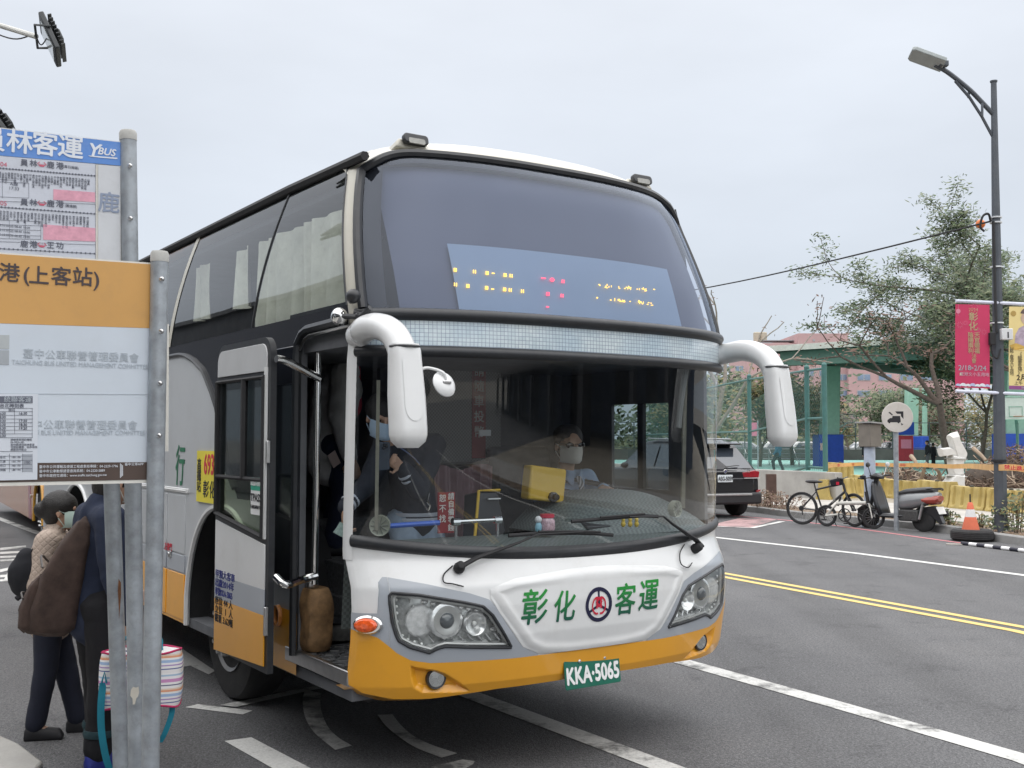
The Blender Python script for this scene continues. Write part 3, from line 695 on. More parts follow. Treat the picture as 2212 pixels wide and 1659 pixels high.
# --- side skins
def sx_(z): return -wid(z)
ARCH_Y, ARCH_Z, ARCH_R = 2.27, .50, .80
def arch(y):
    d = y-ARCH_Y
    for cy in (ARCH_Y, 6.4):
        d = y-cy
        if abs(d) < .69: return ARCH_Z+math.sqrt(max(0, 1-(abs(d)/.70)**2.3))*ARCH_R
    return .455
YSIDE = sorted(set([.41, 1.05]+[1.05+.05*k for k in range(139)]+[ARCH_Y+s*.69 for s in (-1, 1)]+[ARCH_Y+s*.6875 for s in (-1,1)]))
def side_strip(b, z0, z1, x, ys, rows=2):
    P = []
    for i in range(rows+1):
        r = []
        for y in ys:
            lo = max(z0, arch(y)); hi = z1(y) if callable(z1) else z1
            r.append(Vector((x, y, lerp(lo, max(lo, hi), i/rows))))
        P.append(r)
    b.grid(P)
ys1 = [y for y in YSIDE if y >= 1.05]
def z_wave(y): return ipl(y, [2.0,2.2,2.39,2.50,2.684,2.9,3.08,3.2,3.3,3.5], [1.38,1.55,1.92,2.03,2.185,2.27,2.315,2.328,2.33,2.33])
for s in (-1, 1):
    b = MB(); side_strip(b, .455, .79, s*1.25, ys1); b.build('side_skirt', M_YEL, coach)
    b = MB(); side_strip(b, .79, .92, s*1.25, ys1); b.build('side_stripe', M_GREY, coach)
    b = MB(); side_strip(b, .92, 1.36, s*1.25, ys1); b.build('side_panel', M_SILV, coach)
    b = MB(); b.bb((s*1.25-.012, 2.95, 1.352), (s*1.25+.012, 7.98, 1.385)); b.bb((s*1.25-.016, 3.0, 1.362), (s*1.25+.016, 7.98, 1.374)); b.build('side_rib', M_WHITE, coach, bevel=.005)
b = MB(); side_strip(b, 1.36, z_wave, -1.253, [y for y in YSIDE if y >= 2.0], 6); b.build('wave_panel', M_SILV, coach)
b = MB(); b.tube([Vector((-1.256, y, z_wave(y))) for y in [2.05+.05*k for k in range(40)]+[4.5, 7.98]], .016, 6); b.build('wave_trim', M_RUB, coach)
# black gloss skin from the ribs up to the window line, with the door opening left free
b = MB(); b.grid([[Vector((-1.248, y, z)) for y in (1.06, 2, 4, 7.98)] for z in (1.30, 1.8, 2.36, 2.40)])
b.grid([[Vector((sx_(z)+.002, y, z)) for y in (.40, 1.06, 1.2)] for z in (2.335, 2.38, 2.42)])
b.build('black_side', M_BLACK, coach)
# upper side windows
def seam_y(y0, z): return y0+(-.235*(z-2.42)/.75)
b = MB(); ZS = [2.40+.05*k for k in range(17)]
seams = [(.0,1.78),(1.78,3.44),(3.52,5.1),(5.1,6.6),(6.6,7.9)]
for i, (ya, yb) in enumerate(seams):
    bb_ = MB(); P = []
    for z in ZS:
        a = .012+(noseY(-wid(z), z)+.02 if i == 0 else seam_y(ya, z)); e = seam_y(yb, z)-.008
        P.append([Vector((sx_(z), lerp(a, e, t), z)) for t in (0, .33, .66, 1)])
    bb_.grid(P); bb_.build('side_window', M_SIDEGL, coach)
    if i not in (1,): 
        b = MB(); b.tube([Vector((sx_(z)+.002, seam_y(yb, z), z)) for z in ZS], .009, 6); b.build('window_seam', M_RUB, coach)
b = MB(); b.tube([Vector((sx_(z)+.002, noseY(-wid(z), z)+.025, z)) for z in ZS], .010, 6); b.build('window_seam', M_RUB, coach)
bb_ = MB(); bb_.grid([[Vector((sx_(z)-.004, seam_y(3.44+d, z), z)) for d in (0, .03, .075)] for z in ZS]); bb_.build('window_pillar', M_CREAM, coach)
b = MB(); b.grid([[Vector((s_*wid(z)*.995, y, z)) for y in (.6, 4, 7.9)] for s_ in (1,) for z in [2.36+.06*k for k in range(15)]]); b.build('far_side_skin', M_BLACK, coach)
# upper roof edge between glass and rail
b = MB(); b.grid([[Vector((sx_(z)*k_, y, z)) for y in (.52, 4, 7.9)] for z, k_ in ((3.17,1.0),(3.22,.99),(3.235,.965))]); b.build('roof_edge', M_BLACK, coach)
# curtains in the upper deck
M_CURT = mat('curtain', (.66,.65,.56), .85, var=.14, scale=7, dirt=.3, dcol=(.28,.24,.18))
def curtain(y0, y1, z0, z1, x=-1.06, amp=.030, fr=34, m_=None, name='curtain', tilt=0.0):
    b = MB(); n = int((y1-y0)*90)+8; P = []
    for i in range(7):
        t = i/6; r = []
        for k in range(n+1):
            u = k/n; y = lerp(y0, y1, u); w_ = math.sin(y*fr+1.3*math.sin(y*9.1)+t*.7)*amp*(.5+.5*t)+.012*math.sin(y*13+t*2)
            r.append(Vector((x+w_+tilt*(1-t), y, lerp(z1, z0, t))))
        P.append(r)
    b.grid(P); return b.build(name, m_ or M_CURT, coach, smooth=80)
curtain(.80, 1.42, 2.40, 3.00); curtain(1.46, 2.22, 2.40, 3.00); curtain(2.32, 2.62, 2.60, 3.00); curtain(3.15, 3.5, 2.60, 3.00); curtain(4.2, 4.7, 2.5, 3.00); curtain(5.3, 5.6, 2.5, 3.00)
# upper deck floor, ceiling and dark core behind the glass
b = MB(); b.bb((-1.2, .50, 2.27), (1.2, 7.9, 2.33)); b.bb((-1.05, .9, 3.10), (1.05, 7.9, 3.14)); b.bb((-.2, 1.8, 2.33), (1.1, 7.9, 3.1)); b.bb((-.9, 7.8, .9), (1.2, 7.9, 3.1)); b.build('upper_deck', M_DARK, coach)
# ledge in the upper screen, blind and destination display
M_BLIND = mat('screen_blind', (.12,.135,.185), .7, var=.06, scale=1.5); M_DISP = mat('display_back', (.32,.42,.53), .55, var=.05, scale=2)
b = MB()
def blind_pts(z): return [(-1.035+2.07*k/40) for k in range(41)]
b.grid([[NP(min(x, .985*wid(z)), z, -.05) for x in [-1.065+2.28*k/50 for k in range(51)]] for z in (2.40, 2.6, 2.8, 3.0, 3.1, 3.17, 3.22)])
b.build('screen_blind', M_BLIND, coach)
def DP(x, z, off=0): return NP(x, z, -.03+off)
b = MB(); b.grid([[DP(-.776+1.52*k/30, lerp(2.385, 2.748, i/6)) for k in range(31)] for i in range(7)]); disp = b.build('destination_display', M_DISP, coach)
M_AMB = mat('led_amber', (1.0,.55,.06), .4, emis=2.2); M_LRED = mat('led_red', (1.0,.05,.10), .4, emis=2.2)
def cr2(x, y): return (733.8+.3791*x, 279.5+.3791*y)
def dot_xz(x, y):
    p = NH(*cr2(x, y)); d = (p-_ob).normalized(); return p+d*.026
def leds(L, m_, step, rad, name):
    b = MB()
    for (x, y, pat) in L:
        c_ = dot_xz(x, y)
        for (i, j) in pat: b.ell(c_+Vector((i*step, 0, j*step)), rad, 6, 4)
    o = b.build(name, m_, disp); return o
SQ = [(-1,0),(0,-1),(0,0),(1,0),(0,1),(-1,1),(1,1),(1,-1),(-1,-1)]; SQ2 = [(-1,-1),(-1,1),(1,-1),(1,1),(-1,0),(1,0)]; DS = [(-1,0),(0,0),(1,0)]
leds([(658,800,SQ),(768,810,SQ2),(840,818,SQ),(874,820,DS),(942,830,SQ),(976,834,SQ2),(658,884,SQ2),(730,892,SQ),(836,903,SQ),(870,910,DS),(938,912,SQ),(972,915,SQ2),(1040,922,SQ2)], M_AMB, .0062, .0034, 'amber_leds')
leds([(1160,848,DS+[(2,0),(-2,0)]),(1210,856,SQ+[(2,0),(-2,0)]),(1272,866,SQ2),(1187,937,SQ),(1267,947,SQ2),(1184,1011,DS)], M_LRED, .0062, .0036, 'red_leds')
rnd = random.Random(3); L_ = []
for x0, x1, y0, y1 in ((1475,1482,880,892),(1510,1555,895,898),(1587,1592,893,903),(1612,1660,898,908),(1690,1745,908,914),(1788,1793,915,925),(1463,1466,960,966),(1538,1542,968,974),(1565,1655,975,984),(1690,1785,986,996)):
    for k in range(max(2, int((x1-x0)/6))):
        t = rnd.random(); L_.append((lerp(x0, x1, t), lerp(y0, y1, t)+rnd.uniform(-7, 7), [(0,0)]+([(1,0)] if rnd.random() < .6 else [(0,1)])))
leds(L_, M_AMB, .0055, .0028, 'small_amber_leds')
b = MB(); b.bb((-1.24, 7.97, .5), (1.24, 8.0, 3.2)); b.build('rear_panel', M_WHITE, coach)
# --- lower deck: shell, floor and steps
M_STEP = mat('step_rubber', (.07,.073,.078), .6, var=.3, scale=20, bump=.5, bscale=90)
M_CARPET = mat('carpet_grey', (.10,.105,.112), .95, var=.4, scale=50, bump=.6, bscale=120)
M_WALLG = mat('panel_grey', (.17,.175,.17), .7, var=.12, scale=6)
b = MB()
b.bb((-1.23, .40, .44), (1.22, 3.2, .50)); b.bb((-.30, 1.95, .5), (1.2, 2.0, 2.27)); b.bb((-1.2, 3.15, .5), (1.2, 3.2, 2.27))
b.bb((-1.24, 1.06, .5), (-1.20, 1.55, 2.3)); b.bb((-1.22,.45,2.20),(1.22,3.2,2.27))
b.build('cab_shell', M_DARK, coach)
# right wall with driver's window
b = MB()
b.bb((1.215, .47, .45), (1.24, 7.9, 1.40)); b.bb((1.215, .47, 1.97), (1.24, 7.9, 2.36)); b.bb((1.215, 1.385, 1.40), (1.24, 7.9, 1.97)); b.bb((1.215, .47, 1.40), (1.24, .80, 1.97))
b.build('right_wall', M_DARK, coach)
b = MB(); b.bb((1.205, 1.045, 1.40), (1.235, 1.10, 1.97)); b.build('window_divider', M_RUB, coach)
b = MB(); b.grid([[(1.228, y, z) for y in (.80, 1.385)] for z in (1.40, 1.97)]); b.build('driver_window', M_DOORGL, coach)
# entrance: tread, steps
b = MB(); b.bb((-1.235, .42, .53), (-.62, 1.16, .575)); b.build('door_step', M_STEP, coach, bevel=.006)
b = MB(); b.bb((-1.256, .40, .515), (-1.222, 1.20, .590)); b.build('sill_strip', M_STEEL, coach, bevel=.006)
b = MB()
for i in range(9):
    for j in range(8):
        a = .6 if (i+j) % 2 else -.6
        b.box((-1.19+.066*i, .47+.085*j, .577), (.048, .014, .006), X3(a))
b.build('tread_studs', M_STEEL, coach, kind='stuff')
b = MB(); b.bb((-.82, .42, .575), (-.45, 1.9, .80)); b.build('first_step', M_CARPET, coach, bevel=.01)
b = MB(); b.bb((-.80, 1.18, .78), (.1, 1.95, .99)); b.build('second_step', M_CARPET, coach, bevel=.01)
b = MB(); b.bb((-.8, 1.165, .985), (.1, 1.20, 1.0)); b.build('step_nosing', M_STEEL, coach)
b = MB(); b.bb((-.9, 1.95, .98), (-.1, 3.1, 1.22)); b.build('third_step', M_CARPET, coach, bevel=.01)
b = MB(); b.bb((-.45, .42, .575), (1.2, 1.95, .72)); b.build('cab_floor', M_FLOOR, coach)
# door opening gasket
dp = [(-1.256, 1.075, .56), (-1.256, 1.075, 2.18), (-1.256, 1.06, 2.25), (-1.256, 1.0, 2.30), (-1.256, .93, 2.318), (-1.256, .44, 2.328)]
b = MB(); b.tube(dp, .026, 8); b.build('door_gasket', M_RUB, coach)
b = MB(); b.tube([(x-.003, y-.03, z-.035) for x, y, z in dp[2:]], .009, 6); b.build('door_gasket_edge', M_STEEL, coach)
# panel between door and wheel, with a pull cup
b = MB(); b.bb((-1.268, 1.095, .93), (-1.25, 1.57, 2.24)); b.build('black_jamb', M_BLACK, coach, bevel=.004)
pcup = BS(597, 1330, -1.27)
b = MB(); oval(b, pcup, Vector((-1,0,0)), Vector((0,-1,0)), [(.050,.062),(.046,.058),(.036,.047),(.034,.044)], [-.015,.006,.004,-.008]); b.build('pull_cup', mat('pull_cup_orange', (.45,.17,.03), .35, var=.1), coach)
# --- open door leaf, swung out and parked beside the body
DX = -1.46
def dl(x, y): p = BS(x, y, DX); return p
yL, yR, zB, zT = 1.80, .955, .50, 2.275
def doorz(yv, xv=530): return dl(xv, yv).z
def rr2(y0, y1, z0, z1, r=.07, top_only=True):
    P = [(y0, z0), (y1, z0)]
    for cx, cy, a in ((y1-r, z1-r, 0), (y0+r, z1-r, 90)):
        P += [(cx+r*math.cos(math.radians(a+90*k/6)), cy+r*math.sin(math.radians(a+90*k/6))) for k in range(7)]
    return P
def slz(y): return lerp(1.20, 1.285, (y-yR-.035)/(yL-.06-yR))
door = MB(); _o = (DX+.008, 0, 0)
for O_ in ([(yR,zB),(yL,zB),(yL,slz(yL)),(yR,slz(yR))], [(yR,slz(yR)),(yR+.07,slz(yR+.07)),(yR+.07,2.055),(yR,2.055)], [(yL-.05,slz(yL-.05)),(yL,slz(yL)),(yL,2.055),(yL-.05,2.055)], [(yR,2.055),(yL,2.055)]+[p for p in rr2(yR, yL, zB, zT, .10)[2:]]): door.prism(O_, _o, (0,1,0), (0,0,1), .034)
dr = door.build('front_door', M_RUB, coach, smooth=20)
def dpanel(P, m_, name, x0=DX+.007, th=-.008, bev=.002):
    b = MB(); b.prism(P, (x0, 0, 0), (0,1,0), (0,0,1), th); return b.build(name, m_, dr, bevel=bev)
ya, yb = yR+.035, yL-.025
zg1, zg0 = .935, .80      # grey stripe on the leaf
def slz(y): return lerp(1.20, 1.285, (y-ya)/(yb-ya))
dpanel([(ya,zg1),(yb,zg1),(yb,slz(yb)-.03),(ya,slz(ya)-.03)], M_WHITE, 'door_panel_white')
dpanel([(ya,zg0),(yb,zg0),(yb,zg1),(ya,zg1)], M_GREY, 'door_panel_grey')
dpanel([(ya,.535),(yb,.50),(yb,zg0),(ya,zg0)], M_YEL, 'door_panel_yellow')
ztw = 2.06
tp = [(ya,ztw+.03),(yb,ztw+.03)]+[p for p in rr2(ya, yb, ztw+.03, zT-.035, .075)[2:]]
dpanel(tp, mat('bus_greywhite', (.48,.49,.50), .35, var=.05, coat=.3), 'door_top_panel')
b = MB(); b.bb((DX-.004, ya-.004, slz(ya)), (DX+.006, ya+.03, ztw+.05)); b.build('door_edge_strip', M_WHITE, dr)
zm = doorz(1033, 520)
M_DGL2 = glass('door_glass2', (.66,.72,.72), 1.0, .005, 1.5)
b = MB()
for (y0, y1, z0, z1) in ((ya+.02, yb, slz(ya)+.0, slz(ya)+.0),): pass
def frame(P, w_, name):
    b = MB(); pts = [Vector((DX-.002, y, z)) for y, z in P]; b.tube(pts, w_, 6, closed=True); return b.build(name, M_RUBM, dr)
frame([(ya+.03,slz(ya)+.01),(yb-.01,slz(yb)+.01),(yb-.01,ztw),(ya+.03,ztw)], .016, 'window_frame')
b = MB(); b.tube([(DX-.002, ya+.03, zm), (DX-.002, yb-.01, zm)], .013, 6); b.build('window_bar', M_RUBM, dr)
ym = lerp(ya, yb, .42)
b = MB(); b.tube([(DX-.002, ym, zm), (DX-.002, ym, ztw)], .020, 6); b.build('window_mullion', M_RUBM, dr)
M_DP1 = mat('sky_lit_pane', (.22,.28,.29), .03, var=.25, scale=4, coat=1.0)
for (y0, y1, z0, z1) in ((ya+.03, ym, zm, ztw), (ym, yb-.01, zm, ztw)):
    dpanel([(y0,z0),(y1,z0),(y1,z1),(y0,z1)], M_DGL2, 'door_pane', DX+.020, -.003, 0)
dpanel([(ya+.03,slz(ya)+.01),(yb-.01,slz(yb)+.01),(yb-.01,zm),(ya+.03,zm)], glass('door_glass_green', (.62,.68,.58), 1.0, .005, 1.5), 'door_pane', DX+.020, -.003, 0)
# sticker
st = dl(549, 1071); sw, sh_ = .155, .20
M_STW = mat('sticker_white', (.75,.76,.76), .5); M_STG = mat('sticker_green', (.03,.33,.22), .5); M_INK = mat('ink_black', (.02,.02,.025), .6); M_INKB = mat('ink_blue', (.03,.04,.22), .6)
so = Vector((DX-.003, ya+.045+sw/2, st.z))
b = MB(); b.prism(rrect(sw, sh_, .012), so, (0,-1,0), (0,0,1), .002); stk = b.build('pass_sticker', M_STW, dr)
b = MB(); b.prism(rrect(sw, .07, .012), so+Vector((-.001,0,.065)), (0,-1,0), (0,0,1), .002); b.build('sticker_header', M_STG, stk)
text('TPASS', .058, M_INK, 'sticker_text', stk, so+Vector((-.0035,0,-.01)), (0,-1,0), off=.001)
text('本路線可使用', .026, M_STW, 'sticker_text', stk, so+Vector((-.0045,0,.065)), (0,-1,0), off=.0004)
text('行政院通勤月票', .022, M_INK, 'sticker_text', stk, so+Vector((-.0035,0,-.06)), (0,-1,0))
# vehicle data on the leaf
for i, (tx, m_) in enumerate((('甲類大客車', M_INKB), ('出廠2014年', M_INKB), ('車號KKA-5065', M_INKB), ('座位 44 人', M_INK), ('立位  1  人', M_INK), ('載重 3.62噸', M_INK))):
    zz = doorz(1246+i*19.6, 490); ln = {0: 5, 1: 6, 2: 8, 3: 6, 4: 6, 5: 6}[i]
    o_ = text(tx, .051, m_, 'door_lettering', dr, (DX-.0022, yb-.015, zz), (0,-1,0), align='LEFT', off=.0005, sx=(1.3, 1.25, .92, 1.3, 1.3, 1.2)[i])
b = MB(); b.bb((DX-.012, yR-.006, 1.60), (DX+.01, yR+.012, 1.72)); b.build('door_latch', M_STEEL, dr, bevel=.004)
b = MB(); b.bb((DX-.012, yR-.006, .70), (DX+.01, yR+.012, .85)); b.build('door_latch', M_STEEL, dr, bevel=.004)
# swing arms and the pole inside the entrance
PX_ = -1.17
pt, pb_ = BS(688, 742, PX_), BS(680, 1262, PX_)
b = MB(); b.tube([pb_, pt], .019, 12); b.build('entrance_pole', M_CHROME, coach)
q0, q1 = BS(597, 1247, -1.44), BS(682, 1244, PX_)
b = MB(); b.tube(spline([q0, q0+Vector((.02,-.08,-.03)), Vector((lerp(q0.x,q1.x,.6), lerp(q0.y,q1.y,.6), q1.z-.01)), q1], 5), .021, 10); b.build('swing_arm', M_CHROME, coach)
q0, q1 = BS(597, 775, -1.44), BS(690, 818, PX_)
b = MB(); b.tube(spline([q0, q0.lerp(q1, .25)+Vector((0,0,.012)), q1], 5), .021, 10); b.build('swing_arm', M_CHROME, coach)
# taped foam pad round the foot of the pole
M_PAD = mat('padding_tape', (.20,.115,.05), .75, var=.45, scale=14, bump=.4, bscale=22, dirt=.6, dcol=(.09,.055,.03))
f0, f1 = BS(674, 1270, PX_), BS(674, 1404, PX_)
b = MB()
P = []
for i in range(15):
    t = i/14; r = []
    for j in range(25):
        an = 2*pi*j/24; rr = .098*(1-.18*(abs(t-.5)*2)**6)*(1+.04*math.sin(3*an+7*t)+.035*math.sin(11*t)); sq = 1/max(abs(math.cos(an)), abs(math.sin(an)))**.55
        r.append(Vector((f0.x+.02+math.cos(an)*rr*sq*.8, f0.y+math.sin(an)*rr*sq, lerp(f1.z, f0.z, t))))
    P.append(r)
b.grid(P); b.add(P[0][:-1], [tuple(range(24))]); b.add(P[-1][:-1], [tuple(range(24))]); b.build('pole_padding', M_PAD, coach, smooth=60)
b = MB(); b.lathe([(.03,0),(.034,.01),(.034,.03),(.026,.036),(.026,.06)], (f0.x, f0.y, f0.z), (0,0,1), 16); b.build('pole_collar', M_STEEL, coach)
# --- wheels
def wheel(parent, x, y, s, r=.5, name='wheel', w_=.28, hub=True):
    o = Vector((x, y, r)); ax = Vector((s, 0, 0))
    b = MB(); b.lathe([(r*.58,-w_),(r*.80,-w_*1.02),(r*.96,-w_*.95),(r,-w_*.8),(r,-w_*.2),(r*.96,-w_*.06),(r*.80,.0),(r*.58,-.02)], o, ax, 40); wl = b.build(name, M_TYRE, parent)
    b = MB(); b.lathe([(r*.585,-.03),(r*.60,-.005),(r*.55,-.02),(r*.52,-.08),(r*.36,-.09),(r*.30,-.03),(r*.22,.0),(r*.14,.02),(0,.022)], o, ax, 32); b.build('rim', mat('rim_steel', (.30,.30,.30), .4, metal=.7, var=.2, dirt=.4), wl)
    if hub:
        b = MB()
        for k in range(10):
            an = 2*pi*k/10; p = o+Vector((0, math.cos(an), math.sin(an)))*r*.34
            b.lathe([(.020,-.06),(.020,.03),(.015,.055),(0,.06)], p, ax, 8)
        b.build('wheel_nuts', M_STEEL, wl, kind='stuff')
    return wl
wheel(coach, -1.09, 2.60, -1, .465); wheel(coach, 1.09, 2.60, 1, .465); wheel(coach, -1.20, 6.4, -1); wheel(coach, 1.2, 6.4, 1)
for cy in (ARCH_Y, 6.4):
    b = MB(); ring = [(cy+.69*math.cos(pi*k/24), arch(cy+.6899*math.cos(pi*k/24))) for k in range(25)]
    ring = [(cy+.69, .455)]+ring+[(cy-.69, .455)]
    b.grid([[Vector((x, p[0], p[1])) for p in ring] for x in (-1.25, -.75)]); b.add([Vector((-.75, p[0], p[1])) for p in ring], [tuple(range(len(ring)))]); b.build('wheel_well', M_RUBM, coach)
    b = MB(); b.tube([Vector((-1.252, p[0], p[1])) for p in ring], .020, 6); b.build('arch_lip', M_WHITE, coach)
b = MB(); b.bb((-1.1, .5, .40), (1.1, 7.9, .52)); b.bb((-.75, 1.5, .5), (.75, 3.0, .9)); b.build('underbody', M_RUBM, coach)
# luggage hatches and small marks on the side
for (y0, y1) in ((3.02, 3.42), (3.45, 4.6), (4.63, 5.6)):
    b = MB(); b.bb((-1.256, y0, .93), (-1.249, y1, 1.335)); b.build('luggage_hatch', M_SILV, coach, bevel=.004)
    b = MB(); b.bb((-1.2565, y0, .80), (-1.249, y1, .918)); b.build('luggage_hatch', M_GREY, coach, bevel=.003)
    b = MB(); b.bb((-1.2565, y0, .475), (-1.249, y1, .79)); b.build('luggage_hatch', M_YEL, coach, bevel=.004)
hp = BS(368, 1197, -1.257); b = MB(); b.box(hp+Vector((-.004,0,0)), (.012,.05,.05)); b.lathe([(.018,0),(.018,.01),(.008,.012),(0,.012)], hp+Vector((-.008,0,0)), (-1,0,0), 14); b.build('hatch_lock', M_STEEL, coach, bevel=.004)
text('左後門', .06, M_RED, 'side_lettering', coach, BS(363, 1182, -1.2585), (0,-1,0), off=.001, shear=.2)
M_LB = mat('letter_blue', (.03,.10,.42), .4); M_LG = mat('letter_darkgreen', (.02,.16,.08), .4)
pa, pb2 = BS(388, 1012, -1.256), BS(345, 1010, -1.256)
text('行', .30, M_LG, 'side_lettering', coach, pa, (0,-1,0), off=.004, sx=.72, shear=.12)
text('好', .28, M_LB, 'side_lettering', coach, pb2, (0,-1,0), off=.003, sx=.72, shear=.12)
# route board behind the open door
r0 = BS(426, 1028, -1.26)
M_BY = mat('board_yellow', (.72,.62,.06), .5, var=.08)
b = MB(); b.bb((-1.264, r0.y-.52, r0.z-.17), (-1.256, r0.y, r0.z+.17)); rb = b.build('route_board', M_BY, coach)
text('高\n鐵\n站', .085, M_INK, 'route_lettering', rb, (-1.2655, r0.y-.055, r0.z), (0,-1,0), off=.001, line=.85)
text('6936', .185, M_RED, 'route_lettering', rb, (-1.2655, r0.y-.29, r0.z+.075), (0,-1,0), off=.004, sx=.75)
text('彰化', .12, M_INK, 'route_lettering', rb, (-1.2655, r0.y-.26, r0.z-.09), (0,-1,0), off=.001, sp=1.2, shear=.1)
# --- mirrors
def mirror(s):
    c0 = [(1.20,.36,2.25),(1.245,.28,2.262),(1.245,.17,2.270),(1.24,.06,2.252),(1.236,-.03,2.212),(1.232,-.085,2.155),(1.230,-.118,2.09)]
    pts = spline([(s*x, y, z) for x, y, z in c0], 5); n = len(pts)
    b = MB(); b.tube(pts, [lerp(.062, .068, i/(n-1)) for i in range(n)], 18); ma = b.build('mirror_arm', M_WHITE, coach, smooth=60)
    b = MB(); b.lathe([(.0,-.01),(.062,-.008),(.070,.0),(.072,.05),(.066,.075),(.0,.076)], (s*1.205,.405,2.246), (s*.25,-1,.05), 22); b.build('mirror_mount', M_WHITE, ma)
    P = []
    for i in range(17):
        t = i/16; z = lerp(2.165, 1.688, t); hw = lerp(.070, .082, min(1, t*2)); hd = lerp(.060, .072, min(1, t*1.5)); cy = lerp(-.115, -.160, min(1, t*1.2)); e = 1.0
        if t > .88: e = 1-.45*((t-.88)/.12)**2.2
        if t < .05: e = .93
        r = []
        for j in range(29):
            an = 2*pi*j/28; q = (abs(math.cos(an))**3.2+abs(math.sin(an))**3.2)**(-1/3.2); r.append(Vector((s*1.230+math.cos(an)*hw*q*e, cy+math.sin(an)*hd*q*e, z)))
        P.append(r)
    b = MB(); b.grid(P); b.add(P[0][:-1], [tuple(range(28))]); b.add(P[-1][:-1], [tuple(range(28))]); mh = b.build('mirror_head', M_WHITE, ma, smooth=50)
    # relief on the back of the shell
    def hs(u, z): t = (2.165-z)/.477; return Vector((s*1.230+u*.046, lerp(-.115, -.160, min(1, t*1.2))-lerp(.060, .072, min(1, t*1.5))-.0035*(1-u**4)+.001, z))
    b = MB(); b.grid([[hs(u, lerp(2.09, 1.87-.06*math.sqrt(max(0, 1-u*u)), v)) for u in [-1+.1*k for k in range(21)]] for v in [0,.2,.4,.6,.8,1]]); b.build('shell_relief', M_WHITE, ma, smooth=60)
    b = MB(); b.grid([[Vector((s*1.230+u*.058, -.090, z)) for u in (-1, 1)] for z in (1.73, 2.08)]); b.build('mirror_glass', M_CHROME, ma)
    b = MB(); b.tube([(s*1.230+math.cos(2*pi*k/24)*.070, -.122+math.sin(2*pi*k/24)*.062, 2.152) for k in range(24)], .006, 5, closed=True); b.build('mirror_joint', M_RUB, ma)
    return ma
ml = mirror(-1); mr2 = mirror(1)
# small round mirror on the door side head
p0 = Vector((-1.165, -.13, 2.045)); p1 = BF(962, 828, -.18)
b = MB(); b.tube(spline([p0, p0+Vector((.05,-.01,.012)), BF(958, 806, -.18), p1], 5), .0075, 8); rm = b.build('round_mirror', M_WHITE, ml)
ax = Vector((.18, -1, .42)).normalized()
b = MB(); b.lathe([(0,.012),(.03,.010),(.055,.002),(.064,-.008),(.063,-.014),(0,-.016)], p1, ax, 30); b.build('round_mirror_shell', M_WHITE, rm)
b = MB(); b.box(p1+ax*.012, (.045,.014,.016)); b.build('mirror_clamp', M_STEEL, rm, bevel=.004)
# chrome ball mirror and a black lamp above the door
p = BS(733, 684, -1.30); b = MB(); b.ell(p, (.042,.046,.046), 20, 12); bl = b.build('door_mirror', M_CHROME, coach)
b = MB(); b.tube([p+Vector((0,-.03,.0)), p+Vector((.05,-.13,-.01)), p+Vector((.07,-.2,.03))], .014, 8); b.ell(p+Vector((.05,-.12,-.005)), .022, 10, 7); b.build('mirror_bracket', M_RUB, bl)
p = BS(763, 640, -1.29); b = MB(); b.ell(p, (.035,.045,.036), 16, 10); b.tube([p+Vector((0,.02,0)), p+Vector((.03,.09,-.012))], .014, 8); b.build('side_camera', M_RUB, coach)
# --- wipers
def c33(x, y): return (733.8+.3791*x, 734+.3791*y)
def wiper(piv, arm, blade, hose):
    W = [NH(*c33(*q), .035+.012*i) for i, q in enumerate(arm)]
    p = NH(*c33(*piv), .0); nn = (NH(*c33(*piv), .05)-p).normalized()
    b = MB(); b.tube(W, [.020, .020, .011, .008, .006][:len(W)] if len(W) > 4 else [.020,.018,.010,.007][:len(W)], 8, flat=.6); wp = b.build('wiper', M_RUBM, coach)
    b = MB(); b.lathe([(.026,0),(.030,.012),(.024,.05),(.016,.06),(0,.062)], p, nn, 14); b.build('wiper_pivot', M_RUBM, wp)
    B = [NH(*c33(*q), .030) for q in blade]
    b = MB(); b.tube(B, .007, 6, flat=1.6); b.tube([q+Vector((0,-.022,.012)) for q in B[1:-1]], .006, 5); b.build('wiper_blade', M_RUBM, wp)
    b = MB(); b.tube(spline([NH(*c33(*q), .012) for q in hose], 6), .0035, 6); b.build('washer_hose', M_RUBM, wp)
wiper((676,1305), [(690,1300),(760,1262),(985,1150),(1085,1100),(1330,1085)], [(945,1112),(1100,1100),(1330,1098),(1450,1102),(1535,1110)], [(640,1292),(590,1340),(590,1385),(640,1395),(700,1408)])
wiper((2015,1195), [(2035,1190),(1990,1150),(1850,1045),(1790,1000),(1590,1000)], [(1300,1032),(1450,1020),(1590,1008),(1700,1000),(1790,1004)], [(1955,1170),(1930,1220),(1935,1280),(1975,1300),(1998,1275)])
# --- cab furniture
dm = bpy.data.materials.new('dash_vinyl'); dm.use_nodes = True; n_ = dm.node_tree; bs_ = n_.nodes['Principled BSDF']; lk_ = n_.links.new
tc_ = n_.nodes.new('ShaderNodeTexCoord'); ck = n_.nodes.new('ShaderNodeTexChecker'); ck.inputs['Scale'].default_value = 62; ck.inputs['Color1'].default_value = (.115,.135,.13,1); ck.inputs['Color2'].default_value = (.18,.205,.20,1)
lk_(tc_.outputs['Object'], ck.inputs['Vector']); lk_(ck.outputs['Color'], bs_.inputs['Base Color']); bs_.inputs['Roughness'].default_value = .5
M_DASH = dm
# dash shelf following the screen
b = MB(); P = []
for i in range(7):
    t = i/6; P.append([Vector((x, lerp(noseY(x, 1.19)+.03, .62, t), 1.165+.03*t+.012*math.sin(pi*t))) for x in [-1.17+2.34*k/40 for k in range(41)]])
P.append([Vector((p.x, .66, .75)) for p in P[-1]]); b.grid(P); b.build('dash_shelf', M_DASH, coach, smooth=60)
